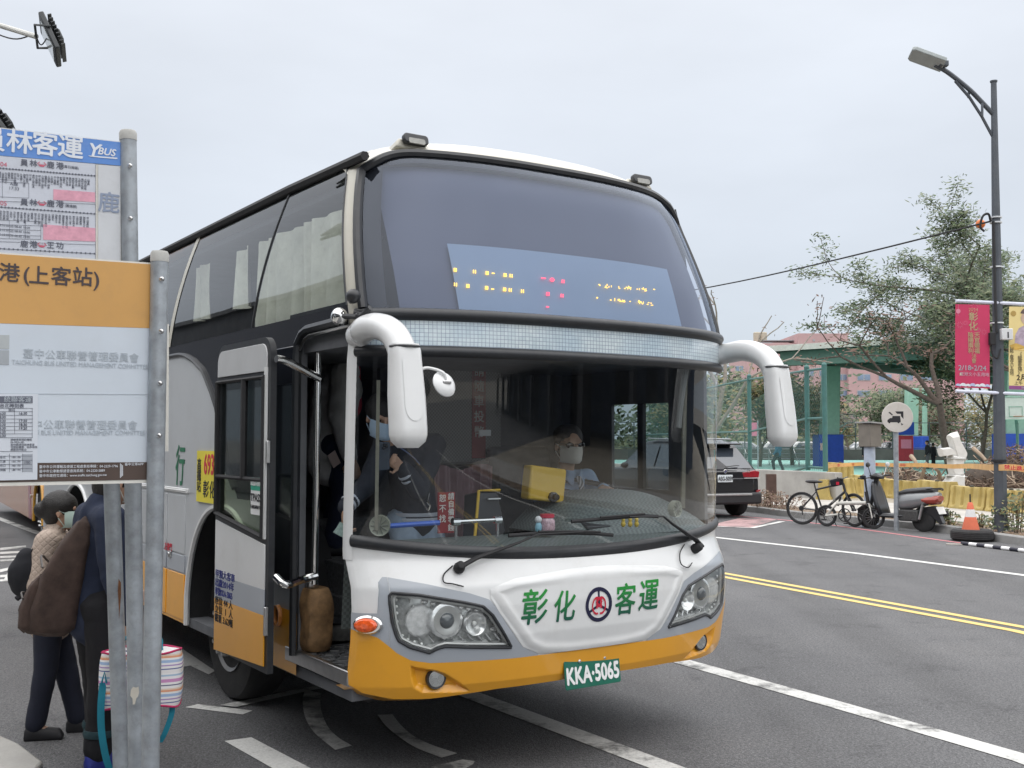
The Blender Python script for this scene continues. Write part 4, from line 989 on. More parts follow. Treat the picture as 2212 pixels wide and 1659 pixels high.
# instrument hump
b = MB(); P = []
for i in range(19):
    u = i/18; x = lerp(.0, 1.17, u); hgt = .235*(1-abs(2*u-1.06)**3.2/1.25) if u < .97 else .03; hgt = max(.02, hgt)
    P.append([Vector((x, lerp(.30+.10*(u-.5)**2, .86, v), 1.185+hgt*math.sin(min(1, v*1.25)*pi/2)**.75)) for v in [k/12 for k in range(13)]]+[Vector((x, .92, 1.0))])
b.grid(P); b.build('instrument_cowl', M_DASH, coach, smooth=60)
# steering wheel
sc_ = Vector((.72, 1.00, 1.395)); sax = Vector((0, -.30, 1)).normalized(); su = Vector((1,0,0)); sv = sax.cross(su)
b = MB(); b.tube([sc_+su*.215*math.cos(2*pi*k/40)+sv*.215*math.sin(2*pi*k/40) for k in range(40)], .017, 10, closed=True); sw_ = b.build('steering_wheel', M_RUBM, coach)
b = MB()
for k in range(36):
    an = 2*pi*k/36; b.ell(sc_+su*.225*math.cos(an)+sv*.225*math.sin(an)+sax*.012, .0075, 6, 4)
b.build('wheel_cover_studs', mat('stud_grey', (.25,.25,.25), .4), sw_, kind='stuff')
b = MB()
for an in (.3, 2.84, 4.71): b.tube([sc_-sax*.03, sc_+su*.21*math.cos(an)+sv*.21*math.sin(an)], .013, 6)
b.lathe([(.055,-.05),(.06,-.02),(.045,0),(0,.005)], sc_, sax, 16); b.tube([sc_-sax*.05, sc_-sax*.45], .03, 8); b.build('wheel_spokes', M_RUBM, sw_)
# driver seat
b = MB(); b.bb((.46,1.25,.92),(.98,1.75,1.04)); b.build('driver_seat', M_DARK, coach, bevel=.04)
b = MB(); b.box((.72,1.78,1.32),(.50,.12,.72), X3(-.12,'X')); b.build('seat_back', M_DARK, coach, bevel=.04)
# partition behind the entrance and the pink valance below it
pm = bpy.data.materials.new('partition_mesh'); pm.use_nodes = True; n_ = pm.node_tree; bs_ = n_.nodes['Principled BSDF']; lk_ = n_.links.new
tc_ = n_.nodes.new('ShaderNodeTexCoord'); ck = n_.nodes.new('ShaderNodeTexChecker'); ck.inputs['Scale'].default_value = 80; ck.inputs['Color1'].default_value = (.17,.17,.165,1); ck.inputs['Color2'].default_value = (.24,.24,.235,1)
lk_(tc_.outputs['Object'], ck.inputs['Vector']); lk_(ck.outputs['Color'], bs_.inputs['Base Color'])
a_, c_ = BF(925, 780, 1.90), BF(1078, 1000, 1.90)
b = MB(); b.bb((a_.x-.25, 1.88, c_.z), (c_.x, 1.90, 2.2)); b.build('partition_panel', pm, coach)
b = MB(); b.tube([(a_.x-.2, 1.82, c_.z+.0), (c_.x, 1.82, c_.z+.0)], .012, 8); b.build('partition_rail', M_STEEL, coach)
M_PINK = mat('pink_satin', (.36,.22,.24), .4, var=.2, scale=5)
pa, pb2 = BF(925, 1010, 1.70), BF(1070, 1150, 1.70)
b = MB(); P = []
for i in range(10):
    t = i/9
    P.append([Vector((lerp(pa.x-.15, pb2.x, k/60), 1.74+.018*math.sin(k*1.1+.6*math.sin(k*.37)+t*1.2)+.02*math.sin(k*.31+t*2.5), lerp(pa.z, pb2.z-.1, t)-.02*math.sin(k*.21))) for k in range(61)])
b.grid(P); b.build('valance', M_PINK, coach, smooth=80)
# beige trim posts, round demister vents, sun-visor rail, blue and chrome bars
M_TRIM = mat('trim_beige', (.27,.26,.21), .8, var=.15, scale=20)
for (x0, y0, x1, y1, dd) in ((807, 820, 803, 1150, .02), (1512, 800, 1507, 1100, .02)):
    p0, p1 = NH(x0, y0, -.10), NH(x1, y1, -.10); b = MB(); b.tube([p0, p1], .020, 4, flat=.5); b.build('screen_post', M_TRIM, coach)
for (x, y, r) in ((812, 1140, .052), (1494, 1102, .048)):
    p = NH(x, y, -.10); ax = (NH(x, y, .05)-p).normalized(); b = MB(); b.lathe([(0,0),(r*.8,.0),(r,.006),(r,-.03),(r*.7,-.045),(0,-.05)], p, ax, 26); v_ = b.build('demister_vent', mat('vent_cream', (.34,.35,.28), .4, var=.1), coach)
    b = MB()
    for k in range(10): an = 2*pi*k/10; b.tube([p+ax*.004, p+ax*.004+(ax.orthogonal().normalized()*math.cos(an)+ax.cross(ax.orthogonal()).normalized()*math.sin(an))*r*.85], .003, 4)
    b.build('vent_grille', mat('vent_grey', (.20,.21,.18), .5), v_, kind='stuff')
p0, p1 = NH(832, 1142, -.12), NH(968, 1137, -.18); b = MB(); b.tube([p0, p1], .013, 8); b.build('blue_bar', mat('bar_blue', (.04,.12,.50), .3), coach)
p0, p1 = NH(1003, 1133, -.14), NH(1105, 1129, -.16); b = MB(); b.tube([p0, p1], .012, 10); gb = b.build('grab_bar', M_CHROME, coach)
b = MB(); b.lathe([(.02,-.02),(.02,.02)], p0, p1-p0, 10); b.lathe([(.02,-.02),(.02,.02)], p1, p1-p0, 10); b.tube([p0, p0+Vector((0,0,-.09))], .008, 6); b.tube([p1, p1+Vector((0,0,-.09))], .008, 6); b.build('bar_bracket', M_CHROME, gb)
p0 = NH(1518, 790, -.06); b = MB(); b.tube(spline([p0, NH(1505, 800, -.07), NH(1496, 870, -.08), NH(1490, 925, -.08)], 5), .018, 8); b.build('cab_handle', M_WALLG, coach)
# red notice and small label in the screen
def cr3(x, y): return (733.8+.3791*x, 597.9+.3791*y) if False else (733.8+.3791*x, 733.8+.3791*y)
p = BF(*cr3(608, 985), .55); q = BF(*cr3(652, 985), .55); hh = (BF(*cr3(608, 868), .55)-BF(*cr3(608, 1100), .55)).z
M_NOT = mat('notice_red', (.25,.02,.025), .45)
b = MB(); b.bb((p.x-.052, .548, p.z-hh/2), (p.x+.052, .556, p.z+hh/2)); no = b.build('fare_notice', M_NOT, coach)
M_PALE = mat('ink_pale', (.62,.60,.56), .6)
text('請\n自\n備\n零\n錢', .040, M_PALE, 'notice_lettering', no, (p.x+.027, .5465, p.z), off=.0006, line=1.05)
text('恕\n不\n找', .044, M_PALE, 'notice_lettering', no, (p.x-.026, .5465, p.z+.02), off=.0006, line=1.25)
p = BF(*cr3(795, 380), 1.87); b = MB(); b.bb((p.x-.055, 1.872, p.z-.36), (p.x+.055, 1.879, p.z+.36)); n2 = b.build('wall_notice', M_NOT, coach)
text('請\n隨\n車\n投\n幣', .085, M_PALE, 'notice_lettering', n2, (p.x, 1.871, p.z+.03), off=.001, line=1.25)
p = BF(1048, 935, 1.5); b = MB(); b.bb((p.x-.045, 1.5, p.z-.02), (p.x+.045, 1.506, p.z+.02)); b.build('wall_label', M_STW, coach)

# --- clutter in the cab
def inb(name, label, cat, p): return thing(name, label, cat, from_bus(p), BUS_RZ)
p = BF(1183, 1046, .66); t = inb('yellow_box', 'yellow box standing on the dashboard in front of the driver', 'box', p)
w_ = (BF(1222,1046,.66)-BF(1145,1046,.66)).x
b = MB(); b.box((0,.04,0), (w_,.09,.20), X3(.12,'Y')); b.build('box_body', mat('box_yellow', (.66,.42,.04), .5, var=.05), t, bevel=.012)
b = MB(); b.lathe([(.03,0),(.03,.02),(.018,.024),(.018,.05),(0,.052)], (.03,-.005,-.075), (0,-1,0), 14); b.build('knob', M_RUB, t)
p = BF(1058, 1100, .62); t = inb('fare_box', 'black fare box with a yellow rim inside the windscreen', 'fare box', p)
b = MB(); b.prism([(-.10,-.16),(.10,-.16),(.065,.10),(-.065,.10)], (0,.0,0), (1,0,0), (0,.15,1), -.16); b.build('case', mat('fare_black', (.02,.022,.026), .35, coat=.3), t, bevel=.01)
b = MB(); b.tube([(-.105,-.01,-.16),(-.07,.005,.105),(.07,.005,.105)], .009, 6); b.build('yellow_rim', MATS['box_yellow'], t)
b = MB(); b.bb((-.02,-.02,.055),(.06,-.008,.062)); b.build('label_strip', M_STW, t)
p = BF(1182, 1130, .36); t = inb('candy_jar', 'clear candy jar with a red lid on the dashboard', 'jar', p)
b = MB(); b.lathe([(.038,-.055),(.044,-.03),(.044,.015),(.034,.03)], (0,0,0), (0,0,1), 18); b.build('jar_body', mat('jar_pinkish', (.55,.36,.40), .15, var=.5, scale=60, coat=.6), t)
b = MB(); b.lathe([(.038,.03),(.040,.032),(.040,.05),(0,.052)], (0,0,0), (0,0,1), 18); b.build('lid', mat('lid_red', (.62,.03,.07), .4), t)
p = BF(1163, 1135, .35); t = inb('figurine', 'tiny white and blue toy figure left of the candy jar', 'toy', p)
b = MB(); b.ell((0,0,-.01), (.020,.018,.032), 10, 8); b.build('body', mat('toy_blue', (.25,.48,.58), .5), t); b = MB(); b.ell((0,0,.032), .020, 10, 8); b.build('head', M_PLW, t)
p = BF(1290, 1130, .36); t = inb('tablet', 'black card case lying on the dashboard behind the wiper', 'case', p)
b = MB(); b.box((0,.04,-.01), (.17,.12,.03), X3(.35,'X')); b.build('case', MATS['fare_black'], t, bevel=.005)
for i, x in enumerate((1378, 1394, 1408)):
    p = NH(x, 1132, -.12); t = inb('toy_bear', ('leftmost of', 'middle one of', 'rightmost of')[i]+' three tiny yellow bear figures at the foot of the windscreen', 'toy', p); t['group'] = 'yellow bear figures'
    b = MB(); b.ell((0,0,-.012), (.015,.013,.018), 9, 7); b.ell((0,0,.012), .012, 9, 7); b.ell((-.009,0,.022), .005, 6, 5); b.ell((.009,0,.022), .005, 6, 5); b.build('body', mat('toy_yellow', (.60,.42,.05), .4), t, remesh=.004, smth=1)
f0_ = BS(731, 1402, -.88); t = inb('waste_bin', 'ribbed steel waste bin with a dark lid inside the coach door', 'bin', (f0_.x+.02, f0_.y, .58))
hb_ = BS(731, 1333, -.88).z-.58
b = MB(); b.lathe([(.13,0),(.135,.01),(.14,hb_*.85)], (0,0,0), (0,0,1), 30); b.build('bin_body', mat('bin_steel', (.22,.22,.215), .5, metal=.4, var=.3, scale=25, dirt=.5), t)
b = MB(); b.lathe([(.145,hb_*.85),(.147,hb_*.9),(.13,hb_*.97),(0,hb_)], (0,0,0), (0,0,1), 30); b.build('lid', M_RUB, t)
b = MB(); b.lathe([(.143,hb_*.80),(.148,hb_*.82),(.143,hb_*.84)], (0,0,0), (0,0,1), 30); b.build('rim', M_CHROME, t)
# ---- buildings the coach's glass mirrors: the station wall left of the stop and the arcade across the road
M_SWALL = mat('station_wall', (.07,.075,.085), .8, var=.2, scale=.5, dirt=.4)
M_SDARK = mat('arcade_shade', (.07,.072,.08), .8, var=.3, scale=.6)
def bframe(t): t.location = BUS_LOC; t.rotation_euler = (0,0,BUS_RZ); return t
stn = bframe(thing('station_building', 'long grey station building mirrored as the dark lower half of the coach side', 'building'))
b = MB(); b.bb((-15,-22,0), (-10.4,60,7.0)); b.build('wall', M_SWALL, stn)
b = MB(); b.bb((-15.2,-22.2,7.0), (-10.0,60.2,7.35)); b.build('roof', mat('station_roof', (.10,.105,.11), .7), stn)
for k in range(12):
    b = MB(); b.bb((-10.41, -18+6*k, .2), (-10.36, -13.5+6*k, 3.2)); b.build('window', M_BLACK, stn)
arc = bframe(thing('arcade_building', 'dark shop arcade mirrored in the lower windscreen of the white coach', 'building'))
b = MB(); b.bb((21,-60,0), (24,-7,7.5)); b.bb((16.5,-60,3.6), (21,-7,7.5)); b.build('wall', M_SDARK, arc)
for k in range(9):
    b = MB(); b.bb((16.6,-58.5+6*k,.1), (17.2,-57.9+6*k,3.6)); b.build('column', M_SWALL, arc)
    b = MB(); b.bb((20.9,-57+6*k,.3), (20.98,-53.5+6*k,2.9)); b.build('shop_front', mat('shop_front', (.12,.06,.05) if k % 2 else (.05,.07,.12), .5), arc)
# ================================================================== PEOPLE
SKIN = mat('skin', (.50,.31,.22), .55, var=.08, scale=20)
HAIR = mat('hair_black', (.014,.012,.012), .5, var=.4, scale=40, bump=.6, bscale=150)
def cloth(name, col, var=.12, rough=.9, scale=14): return mat('cloth_'+name, col, rough, var=var, scale=scale, bump=.25, bscale=260)
TEX = bpy.data.textures.new('folds', 'CLOUDS'); TEX.noise_scale = .16; TEX.noise_depth = 2
def folds(o, st=.02):
    d = o.modifiers.new('folds', 'DISPLACE'); d.texture = TEX; d.strength = st; d.mid_level = .5; d.texture_coords = 'LOCAL'
    return o
def hand(b, w, d, n, s=1.0, side=1, curl=.35, k=.19):
    """palm, four fingers and thumb; w wrist, d direction of the hand, n palm normal"""
    d = Vector(d).normalized(); n = Vector(n); n = (n-d*n.dot(d)).normalized(); u = d.cross(n)*side; k *= s; w = Vector(w)
    for q in (-.16, -.055, .055, .16): b.cap(w+u*q*k*.5, w+d*k*.46+u*q*k, .062*k+.002, .055*k+.002, 8, 3)
    for i, (q, ln) in enumerate(((-.17,.36), (-.06,.45), (.055,.48), (.165,.43))):
        p = w+d*k*.48+u*q*k; a = 0
        for sg in (.45, .32, .26):
            a += curl*(1.0+.12*i); dd = d*math.cos(a)+n*math.sin(a); e = p+dd*ln*k*sg; b.cap(p, e, .047*k, .042*k, 7, 3); p = e
    t0 = w+d*k*.14+u*k*.16; t1 = t0+(d*.55+u*.75+n*.35).normalized()*k*.24; t2 = t1+(d*.85+u*.12+n*.5).normalized()*k*.22
    b.cap(t0, t1, .062*k, .052*k, 7, 3); b.cap(t1, t2, .05*k, .042*k, 7, 3)
def head(b, c, h, f, up=Vector((0,0,1)), k=1.0):
    """skull, jaw, nose, ears, brow; c centre of the head, f facing direction"""
    f = Vector(f).normalized(); r = f.cross(up).normalized(); up = r.cross(f); M3 = Matrix((r, f, up)).transposed(); R = .0665*h*k
    P = lambda x, y, z: c+r*x*R+f*y*R+up*z*R
    b.ell(P(0,-.10,.32), (R*.80, R*.98, R*.82), 18, 12, M3); b.ell(P(0,.16,-.42), (R*.60, R*.66, R*.72), 14, 10, M3); b.ell(P(0,.46,-.92), (R*.30, R*.26, R*.2), 10, 7, M3)
    b.cap(P(0,.86,.12), P(0,1.06,-.30), R*.10, R*.16, 8, 3); b.ell(P(0,.80,-.62), (R*.26, R*.12, R*.10), 10, 6, M3)
    b.cap(P(-.36,.76,.24), P(.36,.76,.24), R*.13, R*.13, 8, 3)
    for s in (-1, 1): b.ell(P(s*.80,-.06,-.12), (R*.09, R*.18, R*.28), 8, 6, M3); b.cap(P(s*.42,.60,-.25), P(s*.36,.55,-.5), R*.2, R*.2, 7, 3)
    return P, M3, R
def person(name, label, loc, rz, h, J=None, body_voxel=.011, legs=True, **kw):
    t = thing(name, label, 'person', loc, rz)
    D = dict(pelvis=(0,0,.52), waist=(0,.0,.62), chest=(0,.0,.735), neck=(0,-.01,.835), head=(0,.015,.925),
             shl=(-.108,0,.80), shr=(.108,0,.80), ell=(-.135,-.015,.625), elr=(.135,-.015,.625), wrl=(-.135,.03,.475), wrr=(.135,.03,.475),
             hil=(-.052,0,.51), hir=(.052,0,.51), knl=(-.056,.012,.28), knr=(.056,.012,.28), anl=(-.058,-.008,.05), anr=(.058,-.008,.05), face=(0,1,0))
    if J: D.update(J)
    q = {k: Vector(v)*(1 if k == 'face' else h) for k, v in D.items()}
    t['joints'] = 0; del t['joints']
    return t, q
def build_body(t, q, h, vox=.011, legs=True, hl=None, hr=None, m_=None, eyes=True):
    b = MB()
    b.cap(q['pelvis'], q['waist'], .066*h, .062*h); b.cap(q['waist'], q['chest'], .062*h, .070*h); b.cap(q['shl'], q['shr'], .032*h); b.cap(q['chest'], q['neck'], .055*h, .034*h)
    b.cap(q['neck']-Vector((0,0,.02*h)), q['head']-Vector((0,0,.02*h)), .034*h, .033*h)
    P, M3, R = head(b, q['head'], h, q['face'])
    for s in 'lr':
        b.cap(q['sh'+s], q['el'+s], .029*h, .023*h); b.cap(q['el'+s], q['wr'+s], .024*h, .016*h)
        spec = hl if s == 'l' else hr
        dr_ = (q['wr'+s]-q['el'+s]).normalized(); nn = Vector((1 if s == 'l' else -1, .2, 0)); cu = .35
        if spec: dr_, nn, cu = Vector(spec[0]), Vector(spec[1]), spec[2]
        hand(b, q['wr'+s], dr_, nn, h/1.7, 1 if s == 'l' else -1, cu)
        if legs:
            b.cap(q['hi'+s], q['kn'+s], .050*h, .033*h); b.cap(q['kn'+s], q['an'+s], .034*h, .021*h)
            b.cap(q['an'+s], q['an'+s]+Vector((0,.07*h,-.028*h)), .021*h, .018*h)
    o = b.build('body', m_ or SKIN, t, remesh=vox, smth=2)
    if eyes:
        e = MB()
        for s in (-1, 1): e.ell(P(s*.33,.80,.06), (R*.10,R*.07,R*.06), 8, 6, M3)
        e.build('eyes', mat('eye_dark', (.02,.015,.012), .2), o)
    return o, P, M3, R
def garment(t, caps, m_, name, vox=.013, sm=4, fold=.018, ells=()):
    b = MB()
    for c_ in caps: b.cap(*c_)
    for e in ells: b.ell(*e)
    o = b.build(name, m_, t, remesh=vox, smth=sm)
    if fold: folds(o, fold)
    return o
def jacket_caps(q, h, k=1.0, low=None, hood=False):
    low = low or q['pelvis']
    c_ = [(low, q['waist'], .087*h*k, .080*h*k), (q['waist'], q['chest'], .080*h*k, .088*h*k), (q['shl'], q['shr'], .046*h*k), (q['chest'], q['neck']-Vector((0,0,.02*h)), .070*h*k, .046*h)]
    for s in 'lr':
        e = q['wr'+s].lerp(q['el'+s], .08); c_ += [(q['sh'+s], q['el'+s], .046*h*k, .038*h*k), (q['el'+s], e, .038*h*k, .029*h*k)]
    return c_
def trouser_caps(q, h, k=1.0):
    c_ = [(q['hil'], q['hir'], .068*h*k), (q['pelvis'], q['waist']-Vector((0,0,.03*h)), .078*h*k, .070*h*k)]
    for s in 'lr': c_ += [(q['hi'+s], q['kn'+s], .062*h*k, .050*h*k), (q['kn'+s], q['an'+s]+Vector((0,0,.01*h)), .050*h*k, .040*h*k)]
    return c_
def shoes(t, q, h, m_, name='shoe', vox=.012):
    for s in 'lr':
        a = q['an'+s]; b = MB(); b.cap((a.x, a.y-.012*h, .030*h), (a.x, a.y+.085*h, .022*h), .030*h, .024*h); b.cap((a.x, a.y, .03*h), a+Vector((0,0,.005*h)), .030*h, .026*h)
        b.box((a.x, a.y+.035*h, .010*h), (.052*h, .15*h, .020*h)); b.build(name, m_, t, remesh=vox, smth=2)
def hair_cap(t, P, M3, R, m_, name='hair', k=1.0, back=0.0, bun=False):
    b = MB(); b.ell(P(0,-.16,.42), (R*.90*k, R*1.02*k, R*.86*k), 18, 12, M3); b.ell(P(0,-.50,-.05-back), (R*.74*k, R*.62*k, R*(.75+back)), 14, 10, M3)
    if bun: b.ell(P(0,-1.2,.1), (R*.5,R*.45,R*.5), 12, 8, M3)
    o = b.build(name, m_, t, remesh=.010, smth=2); folds(o, .02); return o
def face_mask(t, P, M3, R, m_):
    b = MB(); P_ = []
    for i in range(7):
        v = -.98+1.02*i/6; r = []
        for j in range(13):
            u = -1+2*j/12; w_ = .72-.16*abs(v+.35); r.append(P(u*w_*1.06, 1.27-.98*abs(u)**2.1-(.18 if v < -.85 else 0)-.10*max(0, v+.2), v))
        P_.append(r)
    b.grid(P_); o = b.build('face_mask', m_, t, smooth=60)
    e = MB()
    for s in (-1, 1): e.tube([P(s*.70,.26,-.05), P(s*.86,-.02,.10)], R*.03, 5); e.tube([P(s*.62,.24,-.85), P(s*.84,-.06,-.35)], R*.03, 5)
    e.build('mask_loop', m_, o); return o
M_MASKG = mat('mask_green', (.52,.66,.60), .85, var=.04); M_MASKB = mat('mask_blue', (.42,.55,.70), .85, var=.04); M_MASKW = mat('mask_white', (.66,.65,.60), .85, var=.04)

# --- woman in a quilted beige jacket
wl_ = G(104, 1606); hW = 1.42
wm, q = person('person', 'woman in quilted beige jacket and green mask with a black shoulder bag', (wl_.x-.07, wl_.y+.16, 0), math.radians(-78), hW,
    dict(knl=(-.05,.05,.28), anl=(-.05,.10,.05), knr=(.06,.0,.28), anr=(.055,-.04,.05), wrr=(.12,.12,.56), elr=(.15,-.03,.63), wrl=(-.10,.12,.55), chest=(0,.01,.735), head=(0,.035,.915), neck=(0,.0,.83)))
o, P, M3, R = build_body(wm, q, hW, .010)
hair_cap(wm, P, M3, R, HAIR, k=1.02, back=.1, bun=True); face_mask(wm, P, M3, R, M_MASKG)
qm = bpy.data.materials.new('quilted_beige'); qm.use_nodes = True; n_ = qm.node_tree; bs_ = n_.nodes['Principled BSDF']; lk_ = n_.links.new
tc_ = n_.nodes.new('ShaderNodeTexCoord'); mpn = n_.nodes.new('ShaderNodeMapping'); mpn.inputs['Rotation'].default_value = (math.radians(45), 0, math.radians(0)); lk_(tc_.outputs['Object'], mpn.inputs[0])
wv = []
for ax_ in 'YZ':
    wn = n_.nodes.new('ShaderNodeTexWave'); wn.wave_profile = 'SIN'; wn.bands_direction = ax_; wn.inputs['Scale'].default_value = 11; wn.inputs['Distortion'].default_value = .6; lk_(mpn.outputs[0], wn.inputs['Vector']); wv.append(wn)
mn = n_.nodes.new('ShaderNodeMath'); mn.operation = 'MAXIMUM'; lk_(wv[0].outputs['Fac'], mn.inputs[0]); lk_(wv[1].outputs['Fac'], mn.inputs[1])
pw = n_.nodes.new('ShaderNodeMath'); pw.operation = 'POWER'; pw.inputs[1].default_value = 10; lk_(mn.outputs[0], pw.inputs[0])
iv = n_.nodes.new('ShaderNodeMath'); iv.operation = 'SUBTRACT'; iv.inputs[0].default_value = 1; lk_(pw.outputs[0], iv.inputs[1])
bpn = n_.nodes.new('ShaderNodeBump'); bpn.inputs['Strength'].default_value = .5; bpn.inputs['Distance'].default_value = .008; lk_(iv.outputs[0], bpn.inputs['Height']); lk_(bpn.outputs[0], bs_.inputs['Normal'])
bs_.inputs['Base Color'].default_value = (.46,.37,.31,1); bs_.inputs['Roughness'].default_value = .75
garment(wm, jacket_caps(q, hW, 1.10, q['pelvis']-Vector((0,0,.05*hW)))+[(q['neck']-Vector((0,0,.03)), q['neck']+Vector((0,.012,.01)), .055*hW, .046*hW)], qm, 'quilted_jacket', .011, 3, .015)
garment(wm, trouser_caps(q, hW, .98), cloth('navy', (.012,.015,.03)), 'trousers', .012, 3, .02)
shoes(wm, q, hW, mat('shoe_black', (.015,.015,.018), .6))
M_BAGK = cloth('bag_black', (.012,.013,.018))
b = MB(); b.tube(spline([q['shl']+Vector((-.02,.02,.07)), q['chest']+Vector((-.18,.06,-.02)), q['waist']+Vector((-.16,-.12,-.02)), q['pelvis']+Vector((-.05,-.20,.05))], 6), .016, 6, flat=.5); sb = b.build('bag_strap', M_BAGK, wm)
sbg = thing('shoulder_bag', 'black cloth shoulder bag hanging behind the woman in the beige jacket', 'bag', wm.matrix_basis.to_translation())
sbg.location = (V(52, 1245, 6.2).x, 6.22, V(52, 1245, 6.2).z)
b = MB(); b.ell((0,0,0), (.10,.08,.13), 14, 10); b.ell((.05,0,-.05), (.10,.08,.10), 12, 8); b.ell((.0,0,.06), (.07,.06,.10), 12, 8); folds(b.build('pouch', M_BAGK, sbg, remesh=.012, smth=3), .03)
b = MB(); b.tube(spline([(.02,0,.10), (.06,-.02,.16), (.14,0,.19)], 4), .010, 6); b.build('handle', M_BAGK, sbg)

# --- person with the brown backpack
ml_ = G(196, 1656); hM = 1.63
mn_, q = person('person', 'person in dark navy jacket and black trousers wearing a brown backpack behind the poles', (ml_.x+.0, ml_.y+.05, 0), math.radians(-52), hM,
    dict(wrr=(.14,.06,.475), elr=(.145,.0,.63), wrl=(-.12,.12,.55), head=(0,.05,.915), neck=(0,.015,.83), chest=(0,.012,.735), knl=(-.06,.03,.28), anl=(-.06,.03,.05)))
hr_spec = (Vector((.05,.15,-1)), Vector((-1,.1,0)), .75)
o, P, M3, R = build_body(mn_, q, hM, .011, hr=hr_spec)
hair_cap(mn_, P, M3, R, HAIR, k=1.08, back=.1); face_mask(mn_, P, M3, R, M_MASKW)
M_NAVJ = cloth('navy_jacket', (.018,.026,.055), .15)
garment(mn_, jacket_caps(q, hM, 1.12, q['pelvis']-Vector((0,0,.05*hM)))+[(q['neck']-Vector((0,.03,.03)), q['neck']+Vector((0,-.01,.02)), .060*hM, .052*hM)], M_NAVJ, 'padded_jacket', .012, 3, .03)
garment(mn_, trouser_caps(q, hM, 1.12), cloth('black', (.010,.010,.013)), 'trousers', .012, 3, .035)
for s in 'lr':
    a = q['an'+s].lerp(q['kn'+s], .28); b = MB(); b.lathe([(.050*hM,-.018),(.053*hM,0),(.050*hM,.018)], a, (0,0,1), 20); b.build('trouser_band', cloth('band_teal', (.02,.05,.06)), mn_)
shoes(mn_, q, hM, mat('shoe_blue', (.02,.03,.22), .6))
bp_w = mn_.matrix_basis.to_translation()
bk = thing('backpack', 'large brown backpack worn by the person in the dark jacket', 'backpack', mn_.location+Vector((.03,.0,-.10)), math.radians(-74))
M_BRN = cloth('backpack_brown', (.060,.038,.031), .35)
y0 = q['chest'].y-.19
def sack(secs, m_, nm, n=36, sq=.5, fo=.02):
    b = MB(); P_ = []
    for i in range(len(secs)-1):
        for k in range(4):
            t = k/4; P_.append([lerp(a, c_, t) for a, c_ in zip(secs[i], secs[i+1])])
    P_.append(secs[-1]); R_ = []
    for (z, yc, hw, hd) in P_: R_.append([Vector((math.copysign(abs(math.cos(a))**sq, math.cos(a))*hw*(1+.02*math.sin(5*a+z*9)), yc+math.copysign(abs(math.sin(a))**sq, math.sin(a))*hd, z+.006*math.sin(4*a+z*20))) for a in [2*pi*k/n for k in range(n+1)]])
    b.grid(R_); b.add(R_[0][:-1], [tuple(range(n))]); b.add(R_[-1][:-1], [tuple(range(n))]); return folds(b.build(nm, m_, bk, smooth=70), fo)
sack([(.80,y0-.05,.10,.06),(.83,y0-.07,.155,.115),(.95,y0-.06,.165,.13),(1.12,y0-.02,.16,.115),(1.28,y0+.04,.145,.085),(1.38,y0+.08,.12,.05),(1.41,y0+.09,.08,.02)], M_BRN, 'main_bag')
sack([(.82,y0-.18,.08,.03),(.85,y0-.185,.125,.055),(.95,y0-.18,.13,.06),(1.06,y0-.15,.12,.045),(1.10,y0-.13,.08,.02)], M_BRN, 'front_pocket', fo=.012)
b = MB(); b.ell((-.16,y0+.03,1.0), (.05,.09,.13), 10, 8); b.build('side_pocket', cloth('pocket_black', (.014,.012,.014)), bk, remesh=.012, smth=3)
for s in (-1, 1):
    b = MB(); b.tube(spline([(s*.09, y0+.10, 1.36), (s*.12, .02, 1.38), (s*.13, .15, 1.26), (s*.15, .08, 1.05), (s*.13, y0+.12, .92)], 6), .022, 6, flat=.35); b.build('shoulder_strap', M_BRN, bk)
b = MB(); b.tube(spline([(-.13,y0-.12,1.16),(0,y0-.142,1.21),(.13,y0-.12,1.16)], 4), .006, 5); b.tube(spline([(-.10,y0-.215,1.00),(0,y0-.235,1.02),(.10,y0-.215,1.00)], 4), .005, 5); b.build('zip', mat('zip_grey', (.10,.09,.085), .5), bk)
b = MB(); b.prism(rrect(.075,.018,.004), (-.03,y0-.246,.93), (1,0,0), (0,.1,1), .003); b.build('tag', mat('tag_grey', (.10,.08,.075), .6), bk)
# --- striped cool bag
sm_ = bpy.data.materials.new('striped_canvas'); sm_.use_nodes = True; n_ = sm_.node_tree; bs_ = n_.nodes['Principled BSDF']; lk_ = n_.links.new
tc_ = n_.nodes.new('ShaderNodeTexCoord'); sp_ = n_.nodes.new('ShaderNodeSeparateXYZ'); lk_(tc_.outputs['Object'], sp_.inputs[0])
fr = n_.nodes.new('ShaderNodeMath'); fr.operation = 'MULTIPLY'; fr.inputs[1].default_value = 5.6; lk_(sp_.outputs['Z'], fr.inputs[0])
f2 = n_.nodes.new('ShaderNodeMath'); f2.operation = 'FRACT'; lk_(fr.outputs[0], f2.inputs[0])
rp_ = n_.nodes.new('ShaderNodeValToRGB'); rp_.color_ramp.interpolation = 'CONSTANT'; e_ = rp_.color_ramp.elements
cols = [(.0,(.78,.76,.76)),(.10,(.08,.10,.30)),(.13,(.80,.78,.78)),(.20,(.42,.30,.55)),(.24,(.80,.78,.80)),(.30,(.35,.48,.70)),(.38,(.82,.80,.80)),(.44,(.75,.35,.20)),(.50,(.78,.62,.50)),(.54,(.82,.80,.80)),(.62,(.10,.10,.20)),(.65,(.82,.80,.80)),(.72,(.60,.28,.52)),(.82,(.82,.80,.82)),(.90,(.40,.52,.68)),(.95,(.82,.8,.8))]
e_[0].position = 0; e_[0].color = cols[0][1]+(1,); e_[1].position = cols[-1][0]; e_[1].color = cols[-1][1]+(1,)
for p_, c_ in cols[1:-1]: x_ = e_.new(p_); x_.color = c_+(1,)
lk_(f2.outputs[0], rp_.inputs[0]); lk_(rp_.outputs[0], bs_.inputs['Base Color']); bs_.inputs['Roughness'].default_value = .8
